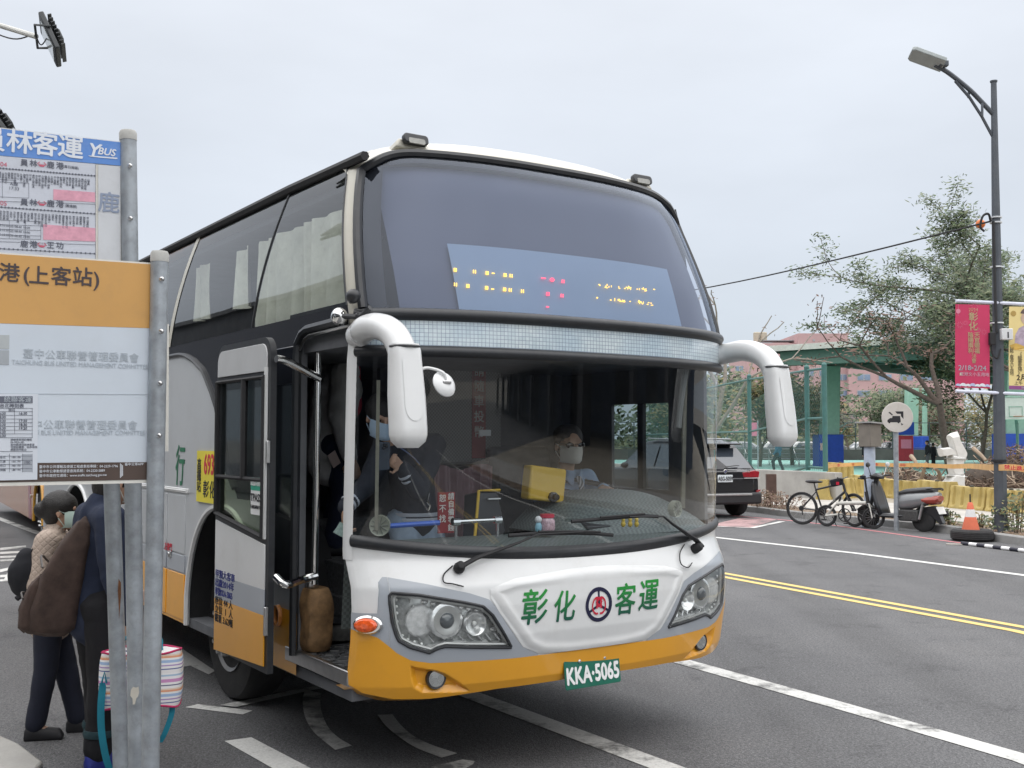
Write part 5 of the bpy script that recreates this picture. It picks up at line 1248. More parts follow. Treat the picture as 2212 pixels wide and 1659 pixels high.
bc = V(306, 1462, 5.52)
bag = thing('cool_bag', 'striped pink and white cool bag with a teal strap held behind the sign poles', 'bag', (bc.x, bc.y, bc.z-.135), math.radians(12)); bag.scale = (.93, .93, .93)
b = MB(); P_ = []
for i in range(9):
    t = i/8; z = .285*t; e = 1-.06*(2*t-1)**4; P_.append([Vector((math.copysign(abs(math.cos(a))**.45, math.cos(a))*.215*e, math.copysign(abs(math.sin(a))**.5, math.sin(a))*.10*e, z+.008*math.sin(3*a+t*3))) for a in [2*pi*k/40 for k in range(41)]])
b.grid(P_); b.add([Vector((p.x, p.y, 0)) for p in P_[0][:-1]], [tuple(range(40))]); b.add([Vector((p.x, p.y, p.z)) for p in P_[-1][:-1]], [tuple(range(40))]); b.build('bag_body', sm_, bag, smooth=60)
M_PIP = cloth('piping_red', (.50,.03,.12)); M_TEAL = cloth('strap_teal', (.02,.24,.34), .08)
b = MB(); b.tube([p+Vector((0,0,.002)) for p in P_[-1][:-1]], .006, 5, closed=True); b.build('piping', M_PIP, bag)
b = MB(); b.tube([p+Vector((0,0,.002)) for p in P_[0][:-1]], .006, 5, closed=True); b.build('piping', M_PIP, bag)
def ribn(pts, w_, m_, name, parent, ax=(1,0,0), th=.003):
    pts = spline(pts, 6); ax = Vector(ax)*w_/2; b = MB(); b.slab([[p-ax for p in pts], [p+ax for p in pts]], (0,-th,0)); return b.build(name, m_, parent, smooth=60)
ribn([(-.185,-.085,.14), (-.19,-.10,.02), (-.185,-.09,-.12), (-.155,-.08,-.28), (-.11,-.06,-.37), (-.02,-.03,-.42)], .036, M_TEAL, 'strap', bag)
ribn([(.165,-.02,.0), (.16,-.03,-.06), (.13,-.02,-.15), (.10,0,-.21)], .030, M_TEAL, 'strap', bag)
b = MB(); b.tube([(-.19,-.105,.14), (-.175,-.105,.20), (-.165,-.10,.14)], .006, 6); b.build('clip', M_TEAL, bag)
b = MB(); b.tube(spline([(-.10,0,.285), (-.08,0,.36), (.08,0,.36), (.10,0,.285)], 5), .010, 6); b.build('carry_handle', M_TEAL, bag)

# --- driver
hc = BF(1228, 962, 1.24); hD = 1.66
zf = hc.z-.925*hD*.0-.0
dv = thing('person', 'driver in light blue shirt, striped tie, sunglasses and mask behind the steering wheel', 'person', from_bus((hc.x, hc.y, 0)), BUS_RZ+pi)
Hd = lambda x, y, z: Vector((x, y, z))
q = dict(head=Hd(0,0,hc.z), face=Vector((.10,1,-.10)), neck=Hd(0,-.04,hc.z-.17), chest=Hd(0,-.05,hc.z-.33), waist=Hd(0,-.08,hc.z-.52), pelvis=Hd(0,-.10,hc.z-.66), shl=Hd(-.185,-.05,hc.z-.23), shr=Hd(.185,-.05,hc.z-.23),
         ell=Hd(-.25,.10,hc.z-.43), elr=Hd(.26,.10,hc.z-.43), wrl=Hd(-.14,.19,hc.z-.275), wrr=Hd(.12,.26,hc.z-.34), hil=Hd(-.09,-.06,hc.z-.68), hir=Hd(.09,-.06,hc.z-.68), knl=Hd(-.12,.36,hc.z-.68), knr=Hd(.12,.36,hc.z-.68), anl=Hd(-.12,.42,hc.z-1.02), anr=Hd(.12,.42,hc.z-1.02))
o, P, M3, R = build_body(dv, q, hD, .009, hl=(Vector((.55,.75,.0)), Vector((0,.2,-1)), .35), hr=(Vector((-.3,.9,-.1)), Vector((0,.2,-1)), .55), eyes=False)
M_SHIRT = cloth('shirt_blue', (.30,.40,.56), .06)
garment(dv, jacket_caps(q, hD, .96), M_SHIRT, 'shirt', .010, 3, .022)
hair_cap(dv, P, M3, R, mat('hair_grey', (.06,.055,.055), .7, var=.4, scale=60), k=1.0); face_mask(dv, P, M3, R, M_MASKW)
b = MB()
for s in (-1, 1): b.ell(P(s*.36,.80,.10), (R*.30,R*.10,R*.20), 12, 8, M3); b.tube([P(s*.62,.76,.14), P(s*.82,-.05,.12)], R*.035, 5)
b.tube([P(-.1,.90,.16), P(.1,.90,.16)], R*.04, 5); b.build('sunglasses', mat('lens_black', (.01,.01,.012), .08, coat=.5), dv)
tm_ = bpy.data.materials.new('striped_tie'); tm_.use_nodes = True; n_ = tm_.node_tree; wn = n_.nodes.new('ShaderNodeTexWave'); wn.bands_direction = 'DIAGONAL'; wn.inputs['Scale'].default_value = 24; tc_ = n_.nodes.new('ShaderNodeTexCoord'); n_.links.new(tc_.outputs['Object'], wn.inputs['Vector'])
rp_ = n_.nodes.new('ShaderNodeValToRGB'); rp_.color_ramp.interpolation = 'CONSTANT'; rp_.color_ramp.elements[0].color = (.03,.03,.035,1); rp_.color_ramp.elements[1].position = .6; rp_.color_ramp.elements[1].color = (.42,.42,.45,1); n_.links.new(wn.outputs['Fac'], rp_.inputs[0]); n_.links.new(rp_.outputs[0], n_.nodes['Principled BSDF'].inputs['Base Color'])
cz = hc.z-.20
b = MB(); b.slab([[Vector((-w_, y+.03, z)) for z, w_, y in ((cz,.018,.075),(cz-.045,.022,.10),(cz-.06,.018,.105),(cz-.22,.034,.115),(cz-.38,.038,.10))], [Vector((w_, y+.03, z)) for z, w_, y in ((cz,.018,.075),(cz-.045,.022,.10),(cz-.06,.018,.105),(cz-.22,.034,.115),(cz-.38,.038,.10))]], (0,.006,0)); b.build('tie', tm_, dv, smooth=60)
b = MB()
for s in (-1, 1): b.add([(s*.012,.085,cz+.005),(s*.075,.035,cz+.045),(s*.085,.055,cz-.01),(s*.045,.108,cz-.065)], [(0,1,2,3)])
o = b.build('collar', M_SHIRT, dv); so_ = o.modifiers.new('th', 'SOLIDIFY'); so_.thickness = .005
garment(dv, trouser_caps(q, hD, .95), cloth('trouser_dark', (.02,.02,.025)), 'trousers', .014, 3, .02)

# --- passenger with the phone just inside the screen
hp_ = BF(826, 902, .86); hP = 1.52
pp = thing('person', 'passenger in black varsity jacket and jeans holding up a phone inside the windscreen', 'person', from_bus((hp_.x, hp_.y, 0)), BUS_RZ+pi)
def pb(xv, yv, Y):      # bus point -> passenger frame (turned by half a turn)
    p = BF(xv, yv, Y); return Vector((-(p.x-hp_.x), -(p.y-hp_.y), p.z))
cx_ = pb(885, 1000, 1.0)
q = dict(head=Vector((0,0,hp_.z)), face=Vector((.25,1,-.35)), neck=pb(852, 950, .93), chest=pb(884, 1000, .98), waist=pb(893, 1070, 1.0), pelvis=pb(896, 1120, 1.0))
q['shl'] = q['chest']+Vector((-.15,.02,.10)); q['shr'] = q['chest']+Vector((.16,.02,.10))
q['wrr'] = pb(868, 1010, .72); q['elr'] = pb(905, 1060, .74)
q['wrl'] = pb(742, 1098, .86); q['ell'] = q['shr']+Vector((.10,-.02,-.24)); q['ell'] = pb(800, 1040, .92)
q['shl'], q['shr'] = q['shr'], q['shl']
q['hil'] = q['pelvis']+Vector((.075,0,-.02)); q['hir'] = q['pelvis']+Vector((-.075,0,-.02)); q['knl'] = Vector((q['hil'].x,.03,.90)); q['knr'] = Vector((q['hir'].x,.03,.90)); q['anl'] = Vector((q['hil'].x,0,.64)); q['anr'] = Vector((q['hir'].x,0,.64))
ph = pb(832, 990, .66)
o, P, M3, R = build_body(pp, q, hP, .009, hr=(Vector((.75,.2,.45)), Vector((.2,1,0)), .55), hl=(Vector((0,.1,-1)), Vector((-1,.3,0)), .45), legs=True)
hair_cap(pp, P, M3, R, HAIR, k=1.05); face_mask(pp, P, M3, R, M_MASKB)
M_VARS = cloth('varsity_black', (.022,.026,.038))
jc = garment(pp, jacket_caps(q, hP, 1.06), M_VARS, 'varsity_jacket', .010, 3, .025)
garment(pp, trouser_caps(q, hP, 1.0), cloth('jeans_light', (.32,.40,.50), .15), 'jeans', .013, 3, .025)
M_CUFF = cloth('cuff_stripe', (.50,.53,.60))
for s in 'lr':
    b = MB(); a, e = q['wr'+s], q['el'+s]; d_ = (e-a).normalized()
    for k in (.045, .075): b.lathe([(.047,k-.007),(.050,k),(.048,k+.007)], a, d_, 18)
    b.build('cuff_stripe', M_CUFF, jc)
b = MB()
for dz in (0, .028): b.lathe([(.150,-.010),(.153,0),(.150,.010)], q['pelvis']+Vector((0,0,.0+dz)), (0,0,1), 28)
b.build('hem_stripe', M_CUFF, jc)
b = MB(); b.tube(spline([q['neck']+Vector((.06,.05,.0)), q['chest']+Vector((.03,.17,0)), q['waist']+Vector((0,.18,0))], 5), .004, 5); b.build('lanyard', mat('lanyard', (.12,.16,.3), .7), pp)
b = MB(); b.tube([q['waist']+Vector((0.0,.18,.02)), q['waist']+Vector((.012,.185,-.03)), q['waist']+Vector((-.004,.185,-.05)), q['waist']+Vector((.006,.185,-.075))], .006, 5); b.build('key_clip', M_CHROME, pp)
# phone and banknote held by that passenger
pw_ = from_bus(BF(827, 985, .66))
phn = MB(); phn.prism(rrect(.075,.150,.012), (0,0,0), (.93,0,.35), (-.35,0,.93), .009); pho = phn.build('phone', mat('phone_blue', (.045,.06,.085), .25, coat=.5), None, bevel=.002)
pho.location = pw_; pho.rotation_euler = (math.radians(8), math.radians(18), BUS_RZ); tag(pho, 'dark blue phone held up by the passenger in the varsity jacket', 'phone')
b = MB(); b.prism(rrect(.034,.036,.006), (-.012,-.0095,.050), (.93,0,.35), (-.35,0,.93), -.003); bump_ = b.build('camera_bump', mat('phone_bump', (.03,.04,.055), .3), pho)
b = MB()
for dx, dz in ((-.008,.008), (.008,.006), (-.006,-.009)): b.lathe([(.0065,0),(.0065,.003),(0,.0035)], (-.012+dx, -.0125, .050+dz), (0,-1,0), 12)
b.build('camera_lens', M_BLACK, bump_)
nw = from_bus(BF(741, 1146, .84)); b = MB(); b.slab([[Vector((.045*u, .01*math.sin(u*2+v), .033*v)) for u in (-1,-.5,0,.5,1)] for v in (-1, 0, 1)], (0,.001,0)); nt_ = b.build('banknote', mat('note_green', (.36,.48,.44), .7, var=.3, scale=60), None, loc=nw, rz=BUS_RZ, smooth=60)
nt_.rotation_euler = (.2, .5, BUS_RZ); tag(nt_, 'pale green banknote held in the hand at the coach entrance', 'banknote')

# --- passenger in the grey hooded jacket on the steps
gb_ = BS(716, 880, -.66)
gp = thing('person', 'passenger in grey hooded jacket over a red shirt standing on the coach steps', 'person', from_bus((gb_.x, gb_.y, 0)), BUS_RZ-math.radians(100))
H_ = 1.62; zf = .99
q = {k: Vector(v)*H_+Vector((0,0,zf)) for k, v in dict(pelvis=(0,0,.42), waist=(0,.0,.52), chest=(0,.02,.65), neck=(0,.05,.76), head=(0,.09,.85), shl=(-.115,.02,.72), shr=(.115,.02,.72), ell=(-.145,-.01,.55), elr=(.15,-.01,.54), wrl=(-.13,.07,.44), wrr=(.145,.04,.385), hil=(-.052,0,.43), hir=(.052,0,.43), knl=(-.056,.06,.24), knr=(.056,.04,.24), anl=(-.058,0,.05), anr=(.058,0,.05)).items()}; q['face'] = Vector((0,1,0))
q['anl'] = Vector((-.094, 0, zf+.08)); q['anr'] = Vector((.094, 0, zf+.08))
o, P, M3, R = build_body(gp, q, H_, .011)
hair_cap(gp, P, M3, R, HAIR)
M_HOOD = cloth('hoodie_grey', (.50,.50,.50), .15)
garment(gp, jacket_caps(q, H_, 1.18, q['pelvis']-Vector((0,0,.05*H_)))+[(q['neck']+Vector((0,-.07,-.02)), q['neck']+Vector((0,-.06,.04)), .09, .08)], M_HOOD, 'hooded_jacket', .012, 3, .035)
b = MB(); b.cap(q['chest']+Vector((0,.075,-.10)), q['neck']+Vector((0,.05,-.03)), .095, .06); b.build('red_shirt', cloth('shirt_red', (.40,.02,.05)), gp, remesh=.012, smth=2)
garment(gp, trouser_caps(q, H_, 1.0), cloth('trouser_navy', (.014,.02,.045)), 'trousers', .013, 3, .025)
for s in 'lr':
    a = q['an'+s]; b = MB(); b.cap((a.x, a.y-.02, zf+.045), (a.x, a.y+.14, zf+.038), .048, .04); b.cap((a.x, a.y, zf+.05), a+Vector((0,0,.02)), .048, .042); b.build('shoe', mat('shoe_black', (.015,.015,.018), .6), gp, remesh=.012, smth=2)
tk = from_bus(BS(722, 992, -.74)); b = MB(); b.slab([[Vector((.03*u, 0, .05*v)) for u in (-1,1)] for v in (-1,0,1)], (0,.002,0)); tk_ = b.build('paper_ticket', mat('paper_pink', (.52,.42,.40), .8), None, loc=tk); tk_.rotation_euler = (.3, -.6, BUS_RZ); tag(tk_, 'folded pale paper in the hand of the passenger in grey', 'ticket')
# ================================================================== BUS STOP SIGNS
M_GALV = mat('galvanised', (.33,.36,.39), .45, metal=.35, var=.25, scale=9, dirt=.45, dcol=(.17,.155,.14), bump=.08, bscale=20)
M_FRAMEW = mat('board_frame', (.70,.69,.64), .5, var=.06, dirt=.2)
def dark_t(n, c): return mat(n, c, .6, var=.05)
T_BROWN = dark_t('print_brown', (.06,.045,.05)); T_GREYL = dark_t('print_pale', (.45,.50,.55)); T_GREYD = dark_t('print_dark', (.12,.13,.17)); T_WHITE = dark_t('print_white', (.70,.74,.80)); T_RED = dark_t('print_red', (.55,.10,.16)); T_PINKB = mat('print_pinkblock', (.66,.33,.42), .6, var=.15, scale=30)
class Board:
    """flat board square to the road; pixel -> place on it"""
    def __init__(s, anchor): s.o = anchor; s.u = Vector((_cb, _sb, 0)); s.n = Vector((_sb, -_cb, 0)); s.z = Vector((0,0,1))
    def at(s, x, y, off=0.0):
        d = ray(x, y); t = (s.o-CAM).dot(s.n)/d.dot(s.n); return CAM+d*t+s.n*off
    def poly(s, pts, m_, name, parent, off, th=.0012):
        P = [s.at(*p, off) for p in pts]; k = len(P); b = MB(); b.add(P+[p-s.n*th for p in P], [tuple(range(k)), tuple(range(2*k-1, k-1, -1))]+[(i, (i+1)%k, k+(i+1)%k, k+i) for i in range(k)]); return b.build(name, m_, parent, smooth=0)
    def text(s, tx, x, y, px, m_, parent, dist, align='CENTER', **kw):
        p = s.at(x, y, dist); dep = p.y; return text(tx, px*dep/FPX*1.08, m_, kw.pop('name', 'lettering'), parent, p, s.u, s.z, align=align, ext=.0003, **kw)
def stretch(parent): pass
def pole(p0, p1, r, name, parent, cap=True):
    b = MB(); b.tube([p0, p1], r, 24); o = b.build(name, M_GALV, parent)
    if cap:
        d = (p1-p0).normalized(); b = MB(); b.lathe([(r*1.04, -.035), (r*1.06, .0), (r*.9, .012), (0, .014)], p1, d, 24); b.build('pole_cap', mat('cap_grey', (.42,.42,.40), .6, var=.15, dirt=.3), o)
    return o
# front sign
A = V(343, 800, 4.72); bd = Board(Vector((A.x, A.y, 0))+Vector((_sb, -_cb, 0))*-.02)
fs = thing('bus_stop_sign', 'orange and white stop board with brown footer on a galvanised pole, in front', 'sign', (0,0,0))
pt_, pb_ = V(345, 549, 4.72), Vector((A.x, A.y, .03)); pb_ = Vector((V(345,549,4.72).x, 4.72, .03))
fp = pole(pb_, pt_, .0375, 'pole', fs)
for (x, y) in ((350,603), (349,716), (346,828), (344,941)):
    p = V(x, y, 4.68); b = MB(); b.lathe([(.011,0),(.010,.006),(.005,.010),(0,.010)], p+Vector((.0,-.001,0)), (.05,-1,0), 12); b.build('bolt', M_STEEL, fp)
bd.poly([(-260,527.5),(327,567.5),(321,1043),(-260,1056)], M_FRAMEW, 'board', fs, 0, .02)
bd.poly([(-258,531),(324.5,571),(322.7,709),(-258,690)], mat('board_orange', (.60,.33,.10), .5, var=.05, scale=3, dirt=.12), 'orange_header', fs, .002)
bd.poly([(-258,690.5),(322.7,709.5),(318.6,998),(-258,1002)], mat('board_white', (.58,.64,.71), .5, var=.05, scale=2, dirt=.14, dcol=(.45,.45,.43)), 'white_panel', fs, .002)
bd.poly([(-258,1002.5),(318.6,998.5),(318,1036),(-258,1047)], mat('board_brown', (.075,.05,.04), .5, var=.1), 'brown_footer', fs, .002)
for ch, x, y in (('港', 20, 592), ('(', 56, 594), ('上', 84, 598), ('客', 132, 600), ('站', 178, 601), (')', 209, 605)): bd.text(ch, x, y, 40, T_BROWN, fs, .0040, off=.0012)
bd.poly([(-60,722),(20,724),(19.5,754),(-60,753)], mat('print_greyblock', (.42,.45,.46), .6), 'grey_block', fs, .0036); bd.poly([(-60,756),(19.5,757),(19,788),(-60,788)], mat('print_greyblock2', (.36,.39,.42), .6), 'grey_block', fs, .0036)
bd.text('臺中公車聯營管理委員會', 178, 770, 20.2, T_GREYL, fs, .0040, off=.0003, sx=1.0)
bd.text('TAICHUNG BUS UNITED MANAGEMENT COMMITTEE', 177, 788, 12.6, T_GREYL, fs, .0040, off=.0003, sx=.86)
bd.text('臺中公車聯營管理委員會', 174, 919, 20.2, T_GREYL, fs, .0040, off=.0003)
bd.text('TAICHUNG BUS UNITED MANAGEMENT COMMITTEE', 170, 935, 12.6, T_GREYL, fs, .0040, off=.0003, sx=.86)
bd.poly([(-258,848),(320.5,851.3),(320.5,852.6),(-258,849.4)], T_GREYL, 'divider', fs, .0036)
for i, tx in enumerate(('臺中市公共運輸及捷運工程處車船專線：04-2229-1796', '臺中市公車動態語音查詢系統：04-2220-5889', '臺中市政府交通局：www.traffic.taichung.gov.tw')): bd.text(tx, 84, 1009+i*9.6, 7.0, T_WHITE, fs, .0040, align='LEFT', sx=.92)
bd.text('臺中公車APP', 289, 1003, 6.5, T_WHITE, fs, .0040)
for i in range(3): bd.poly([(259+i*2.4,1001+i*2),(260.2+i*2.4,1001+i*2),(260.2+i*2.4,1032-i*2),(259+i*2.4,1032-i*2)], T_WHITE, 'ruled_line', fs, .0036)
# the paper timetable stuck on it
pap = bd.poly([(-150,851),(82,851),(80,1036),(-150,1041)], mat('paper_white', (.62,.66,.72), .7, var=.03), 'timetable_paper', fs, .0052)
bd.poly([(-140,856),(70,856),(70,871),(-140,871)], T_GREYD, 'paper_header', pap, .0064); bd.text('統聯客運', 38, 864, 13, T_GREYL, pap, .0074)
bd.text('台北時刻表', 25, 877, 9, T_GREYD, pap, .0064, off=.0002)
def vlines(B, L, m_, nm, parent, off):
    b = MB()
    for (x0, y0, x1, y1) in L:
        p, q_ = B.at(x0, y0, off), B.at(x1, y1, off); b.tube([p, q_], .0007, 4)
    o = b.build(nm, m_, parent, smooth=0); o['kind'] = 'stuff'
vlines(bd, [(-100,y,70,y) for y in (882,889,897,905,913,921,929,937,945)]+[(31,882,31,937),(69,882,69,945),(-5,882,-5,945),(-100,975,70,975),(-100,985,69,985),(-100,994,69,994),(-100,1003,69,1003),(-100,1012,69,1012),(48,980,48,1020),(20,980,20,1020),(69,980,69,1020)], T_GREYD, 'table_rule', pap, .0064)
for i, (a_, c_) in enumerate((('06:30','16:30'),('08:30',''),('10:30','17:30'),('12:30','18:30'),('14:30','19:20'),('15:30',''),('16:30',''))):
    y = 893.5+8*i; bd.text(a_, 12, y, 7.2, T_GREYD, pap, .0064, align='RIGHT', off=.0002)
    if c_: bd.text(c_, 58, y, 7.2, T_GREYD, pap, .0064, align='RIGHT', off=.0002)
bd.text('週日', 25, 886, 6.5, T_GREYD, pap, .0064)
for i, tx in enumerate(('請撥乘車預約電話', '04-7820-385', '員林鹿港往返候車室', '可提前購票、依序排隊', '謝謝您的配合')): bd.text(tx, 22, 950+5.4*i, 5.0, T_GREYD, pap, .0064, align='LEFT')
bd.poly([(48,981),(68,981),(68,1019),(48,1019)], mat('print_shade', (.38,.41,.46), .6), 'shaded_cell', pap, .0060); bd.text('100', 58, 999, 8, T_GREYD, pap, .0070)
for i, tx in enumerate(('台北', '三重', '林口', '桃園')): bd.text(tx, 12, 988+9*i, 5.5, T_GREYD, pap, .0064, align='RIGHT'); bd.text('180 190', 34, 988+9*i, 5.2, T_GREYD, pap, .0064)
# rear sign with the timetable
A2 = V(281, 400, 5.05); bu = Board(Vector((A2.x, A2.y, 0))+Vector((_sb, -_cb, 0))*-.0)
us = thing('bus_stop_sign', 'blue-headed timetable board on a capped pole, rising behind the orange board', 'sign', (0,0,0))
p1 = V(276.5, 288, 5.05); pb2 = V(296, 1659, 5.05); d_ = (p1-pb2).normalized(); p0 = p1-d_*((p1.z-.04)/d_.z)
up = pole(p0, p1, .0385, 'pole', us)
for (x, y) in ((281,358), (282,472)):
    p = V(x, y, 5.005); b = MB(); b.lathe([(.011,0),(.010,.006),(.005,.010),(0,.010)], p, (.05,-1,0), 12); b.build('bolt', M_STEEL, up)
bu.poly([(-250,246),(262,306),(262,640),(-250,640)], M_FRAMEW, 'board', us, -.002, .015)
M_BLU = mat('board_blue', (.10,.25,.62), .5, var=.08, scale=5, dirt=.22, dcol=(.42,.50,.66))
bu.poly([(-250,249),(260,307.5),(260,358),(-250,315)], M_BLU, 'blue_header', us, .002)
bu.poly([(-250,316),(206,354.5),(206,640),(-250,640)], mat('board_pale', (.55,.58,.65), .5, var=.04, dirt=.15), 'timetable_panel', us, .002)
bu.poly([(212,356),(260,359.5),(260,640),(212,640)], mat('board_pale2', (.58,.60,.63), .5, var=.04, dirt=.15), 'stop_panel', us, .002)
for ch, x, y in (('員', -18, 303), ('林', 42, 310), ('客', 97, 315), ('運', 152, 321)): bu.text(ch, x, y, 51, T_WHITE, us, .0040, off=.0022)
bu.text('Y', 200, 326, 38, T_WHITE, us, .0040, off=.002, shear=.25); bu.text('BUS', 229, 329, 20, T_WHITE, us, .0040, off=.0012, shear=.25); bu.poly([(190,336),(253,341),(253,344),(196,339)], T_WHITE, 'underline', us, .0036)
bu.text('鹿', 235, 441, 44, mat('print_bluegrey', (.26,.31,.42), .6), us, .0040, off=.0016)
def route(y0, dy, a_, c_, num, sub):
    bu.text(num, 0, y0-1, 13, T_RED, us, .0036, align='CENTER')
    for ch, x in zip(a_, (52, 72)): bu.text(ch, x, y0+dy*(x-90)/116, 15, T_GREYD, us, .0036, off=.0006)
    bu.text('↔', 90, y0, 17, T_RED, us, .0036)
    for ch, x in zip(c_, (109, 129)): bu.text(ch, x, y0+dy*(x-90)/116, 15, T_GREYD, us, .0036, off=.0006)
    if sub: bu.text(sub, 153, y0+6, 6.5, T_GREYD, us, .0036)
route(356, 10, '員林', '鹿港', '6704', '(舊石灣驛)'); route(440, 6, '員林', '鹿港', '6705', '(舊護驛)'); route(530, 5, '鹿港', '王功', '', '')
for (yl, yr, n_, seed) in ((362, 380, 34, 1), (446, 462, 30, 2), (536, 548, 24, 3)):
    b = MB(); rr_ = random.Random(seed)
    for k in range(n_):
        x = -20+224*k/(n_-1); p = bu.at(x, lerp(yl, yr, (x+20)/224), .0032); b.lathe([(.0042,0),(.0042,.0012),(0,.0012)], p, bu.n, 8)
    b.tube([bu.at(-20, yl, .0032), bu.at(204, yr, .0032)], .0011, 4); o = b.build('route_dots', T_GREYD, us, smooth=0); o['kind'] = 'stuff'
    names = '員林火車站溪湖埔心永靖田尾北斗埤頭二林芳苑王功福興鹿港文化中山復興和平新興大同光明建國民生'
    if seed < 3:
        for k in range(n_-2):
            x = -14+218*k/(n_-1); ln = rr_.choice((3,4,4,5,6)); st_ = rr_.randrange(len(names)-6)
            bu.text('\n'.join(names[st_:st_+ln]), x, lerp(yl, yr, (x+20)/224)+7+ln*2.6, 5.0, T_GREYD, us, .0034, line=.9)
bu.poly([(115,409),(205,416),(205,437),(115,432)], T_PINKB, 'pink_notice', us, .0036); bu.poly([(93,485),(206,493),(206,522),(93,518)], T_PINKB, 'pink_notice', us, .0036)
vlines(bu, [(-30,386,34,390),(-30,392,62,396),(-30,424,62,428),(62,396,62,428),(5,390,5,428),(-30,474,88,479),(-30,484,88,488),(-30,494,88,498),(-30,506,88,510),(-30,515,88,517),(88,479,88,517),(20,476,20,516),(54,478,54,517),(-30,434,206,441),(-30,521,206,529),(206,356,206,600)], T_GREYD, 'table_rule', us, .0034)
bu.text('A線\n17:33', 30, 403, 9, T_GREYD, us, .0036, align='CENTER')
for i in range(3): bu.text('06:10 07:25 08:40 10:00', 30, 489.5+10*i, 6.2, T_GREYD, us, .0036)
# third pole, leaning, with a board edge showing
ls = thing('bus_stop_sign', 'leaning rust-streaked pole whose pale board edge shows behind the orange board', 'sign', (0,0,0))
q1, q0 = V(235, 860, 5.35), V(262, 1659, 5.35); d_ = (q1-q0).normalized(); q0 = q0-d_*((q0.z-.03)/d_.z); q1 = q1+d_*.5
lp_ = pole(q0, q1, .039, 'pole', ls, cap=False)
A3 = V(300, 850, 5.30); b3 = Board(Vector((A3.x, A3.y, 0)))
b3.poly([(60,690),(365,700),(364,975),(60,980)], M_FRAMEW, 'board', ls, 0, .018)
b = MB(); p_ = V(291, 1500, 4.99)
b.add([p_+Vector((x*.001, 0, z*.001))*1.0 for x, z in ((-18,20),(-8,34),(6,30),(17,36),(20,8),(14,-12),(8,-16),(2,-44),(-8,-46),(-10,-18),(-20,-6))], [tuple(range(11))]); b.build('torn_sticker', mat('sticker_pale', (.60,.57,.50), .8, var=.1), up)
p_ = V(258, 1290, 5.305); b = MB(); b.add([p_+Vector((x*.001, .0, z*.001)) for x, z in ((-6,90),(6,70),(8,20),(4,-60),(0,-110),(-3,-40),(-9,30))], [tuple(range(7))]); b.build('rust_streak', mat('rust', (.14,.06,.025), .9, var=.4, scale=30), lp_)
# ================================================================== FLOODLIGHTS
def floodlight(c_, e1, n_, label, arm_to, sc=.78):
    t = thing('floodlight', label, 'floodlight', c_); e1 = Vector(e1).normalized(); n_ = Vector(n_); n_ = (n_-e1*n_.dot(e1)).normalized(); e3 = e1.cross(n_)
    Mt = Matrix((e1, e3, n_)).transposed(); M_FL = mat('floodlight_black', (.025,.03,.034), .5, var=.2, dirt=.3, dcol=(.1,.1,.1))
    b = MB(); b.prism([(-.21,-.15),(.21,-.15),(.21,.15),(-.21,.15)], n_*.0, e1, e3, -.05); b.build('housing', M_FL, t, bevel=.012)
    b = MB()
    for k in range(9): b.box(n_*-.04+e1*(-.17+.0425*k), (.010,.27,.035), Mt)
    b.build('cooling_fins', M_FL, t, kind='stuff')
    b = MB(); b.box(n_*-.06+e1*.02, (.12,.16,.04), Mt); b.build('driver_box', M_FL, t, bevel=.01)
    b = MB(); b.box(n_*.053+e1*.02, (.30,.22,.008), Mt); b.build('lens', mat('flood_glass', (.42,.46,.47), .15, var=.15, scale=9, coat=.6), t)
    b = MB(); b.tube([e3*.16+e1*-.02, e3*.17+n_*.13+e1*-.06, e3*-.17+n_*.13+e1*-.06, e3*-.16+e1*-.02], .012, 6); b.build('bracket', M_FL, t)
    if arm_to is not None:
        a0 = n_*.13+e1*-.06; a1 = (Vector(arm_to)-Vector(c_))/sc; b = MB(); b.tube([a0, a1], .026, 10); ar = b.build('arm', mat('arm_white', (.55,.55,.52), .5, var=.1, dirt=.3), t)
        b = MB(); b.tube(spline([a0+Vector((0,0,.03)), a0.lerp(a1, .2)+Vector((0,0,-.09)), a0.lerp(a1, .5)+Vector((0,0,-.07)), a1+Vector((0,0,-.02))], 6), .007, 5); b.tube(spline([a0, a0+Vector((.05,0,-.08)), a0+Vector((.12,0,.02))], 5), .006, 5); b.build('cable', M_RUBM, ar)
    t.scale = (sc, sc, sc)
    return t
fc = V(114, 84, 7.8)
floodlight(fc, (.46,-.15,-.88), (-.80,-.42,-.42), 'black floodlight with a pale lens on a white arm, high at upper left', V(-160, 6, 8.3))
fc = V(4, 268, 7.6)
floodlight(fc, (.60,-.1,-.78), (-.70,-.30,-.55), 'second black floodlight half hidden behind the blue timetable board', V(-220, 225, 8.2))
# ================================================================== ORANGE COACH BEHIND
o2 = G(82, 1178); b2_rz = math.radians(30)
c2 = thing('coach_bus', 'orange coach parked further back at the left edge with its wheel arch trimmed yellow', 'bus', (o2.x, o2.y, 0), b2_rz)
M_ORG = mat('bus_orange', (.50,.20,.065), .25, var=.1, scale=1.2, coat=.6, dirt=.15); M_MAR = mat('bus_maroon', (.28,.02,.06), .3, coat=.5)
def arch2(y): return .47+math.sqrt(max(0, 1-(abs(y)/.62)**2.2))*.62 if abs(y) < .62 else .36
ysb = [-2.3+.05*k for k in range(240)]
b = MB(); b.grid([[Vector((0, y, lerp(max(.36, arch2(y)), 1.45, t))) for y in ysb] for t in (0,.5,1)]); b.build('side_panel', M_ORG, c2)
b = MB(); b.bb((.0,-2.3,1.45),(2.48,9.6,1.6)); b.bb((.0,-2.3,2.7),(2.48,9.6,3.3)); b.bb((2.44,-2.3,.4),(2.48,9.6,1.5)); b.bb((.02,9.5,.4),(2.48,9.6,3.2)); b.bb((.02,-2.3,.38),(2.46,-2.24,1.5)); b.build('body', M_ORG, c2)
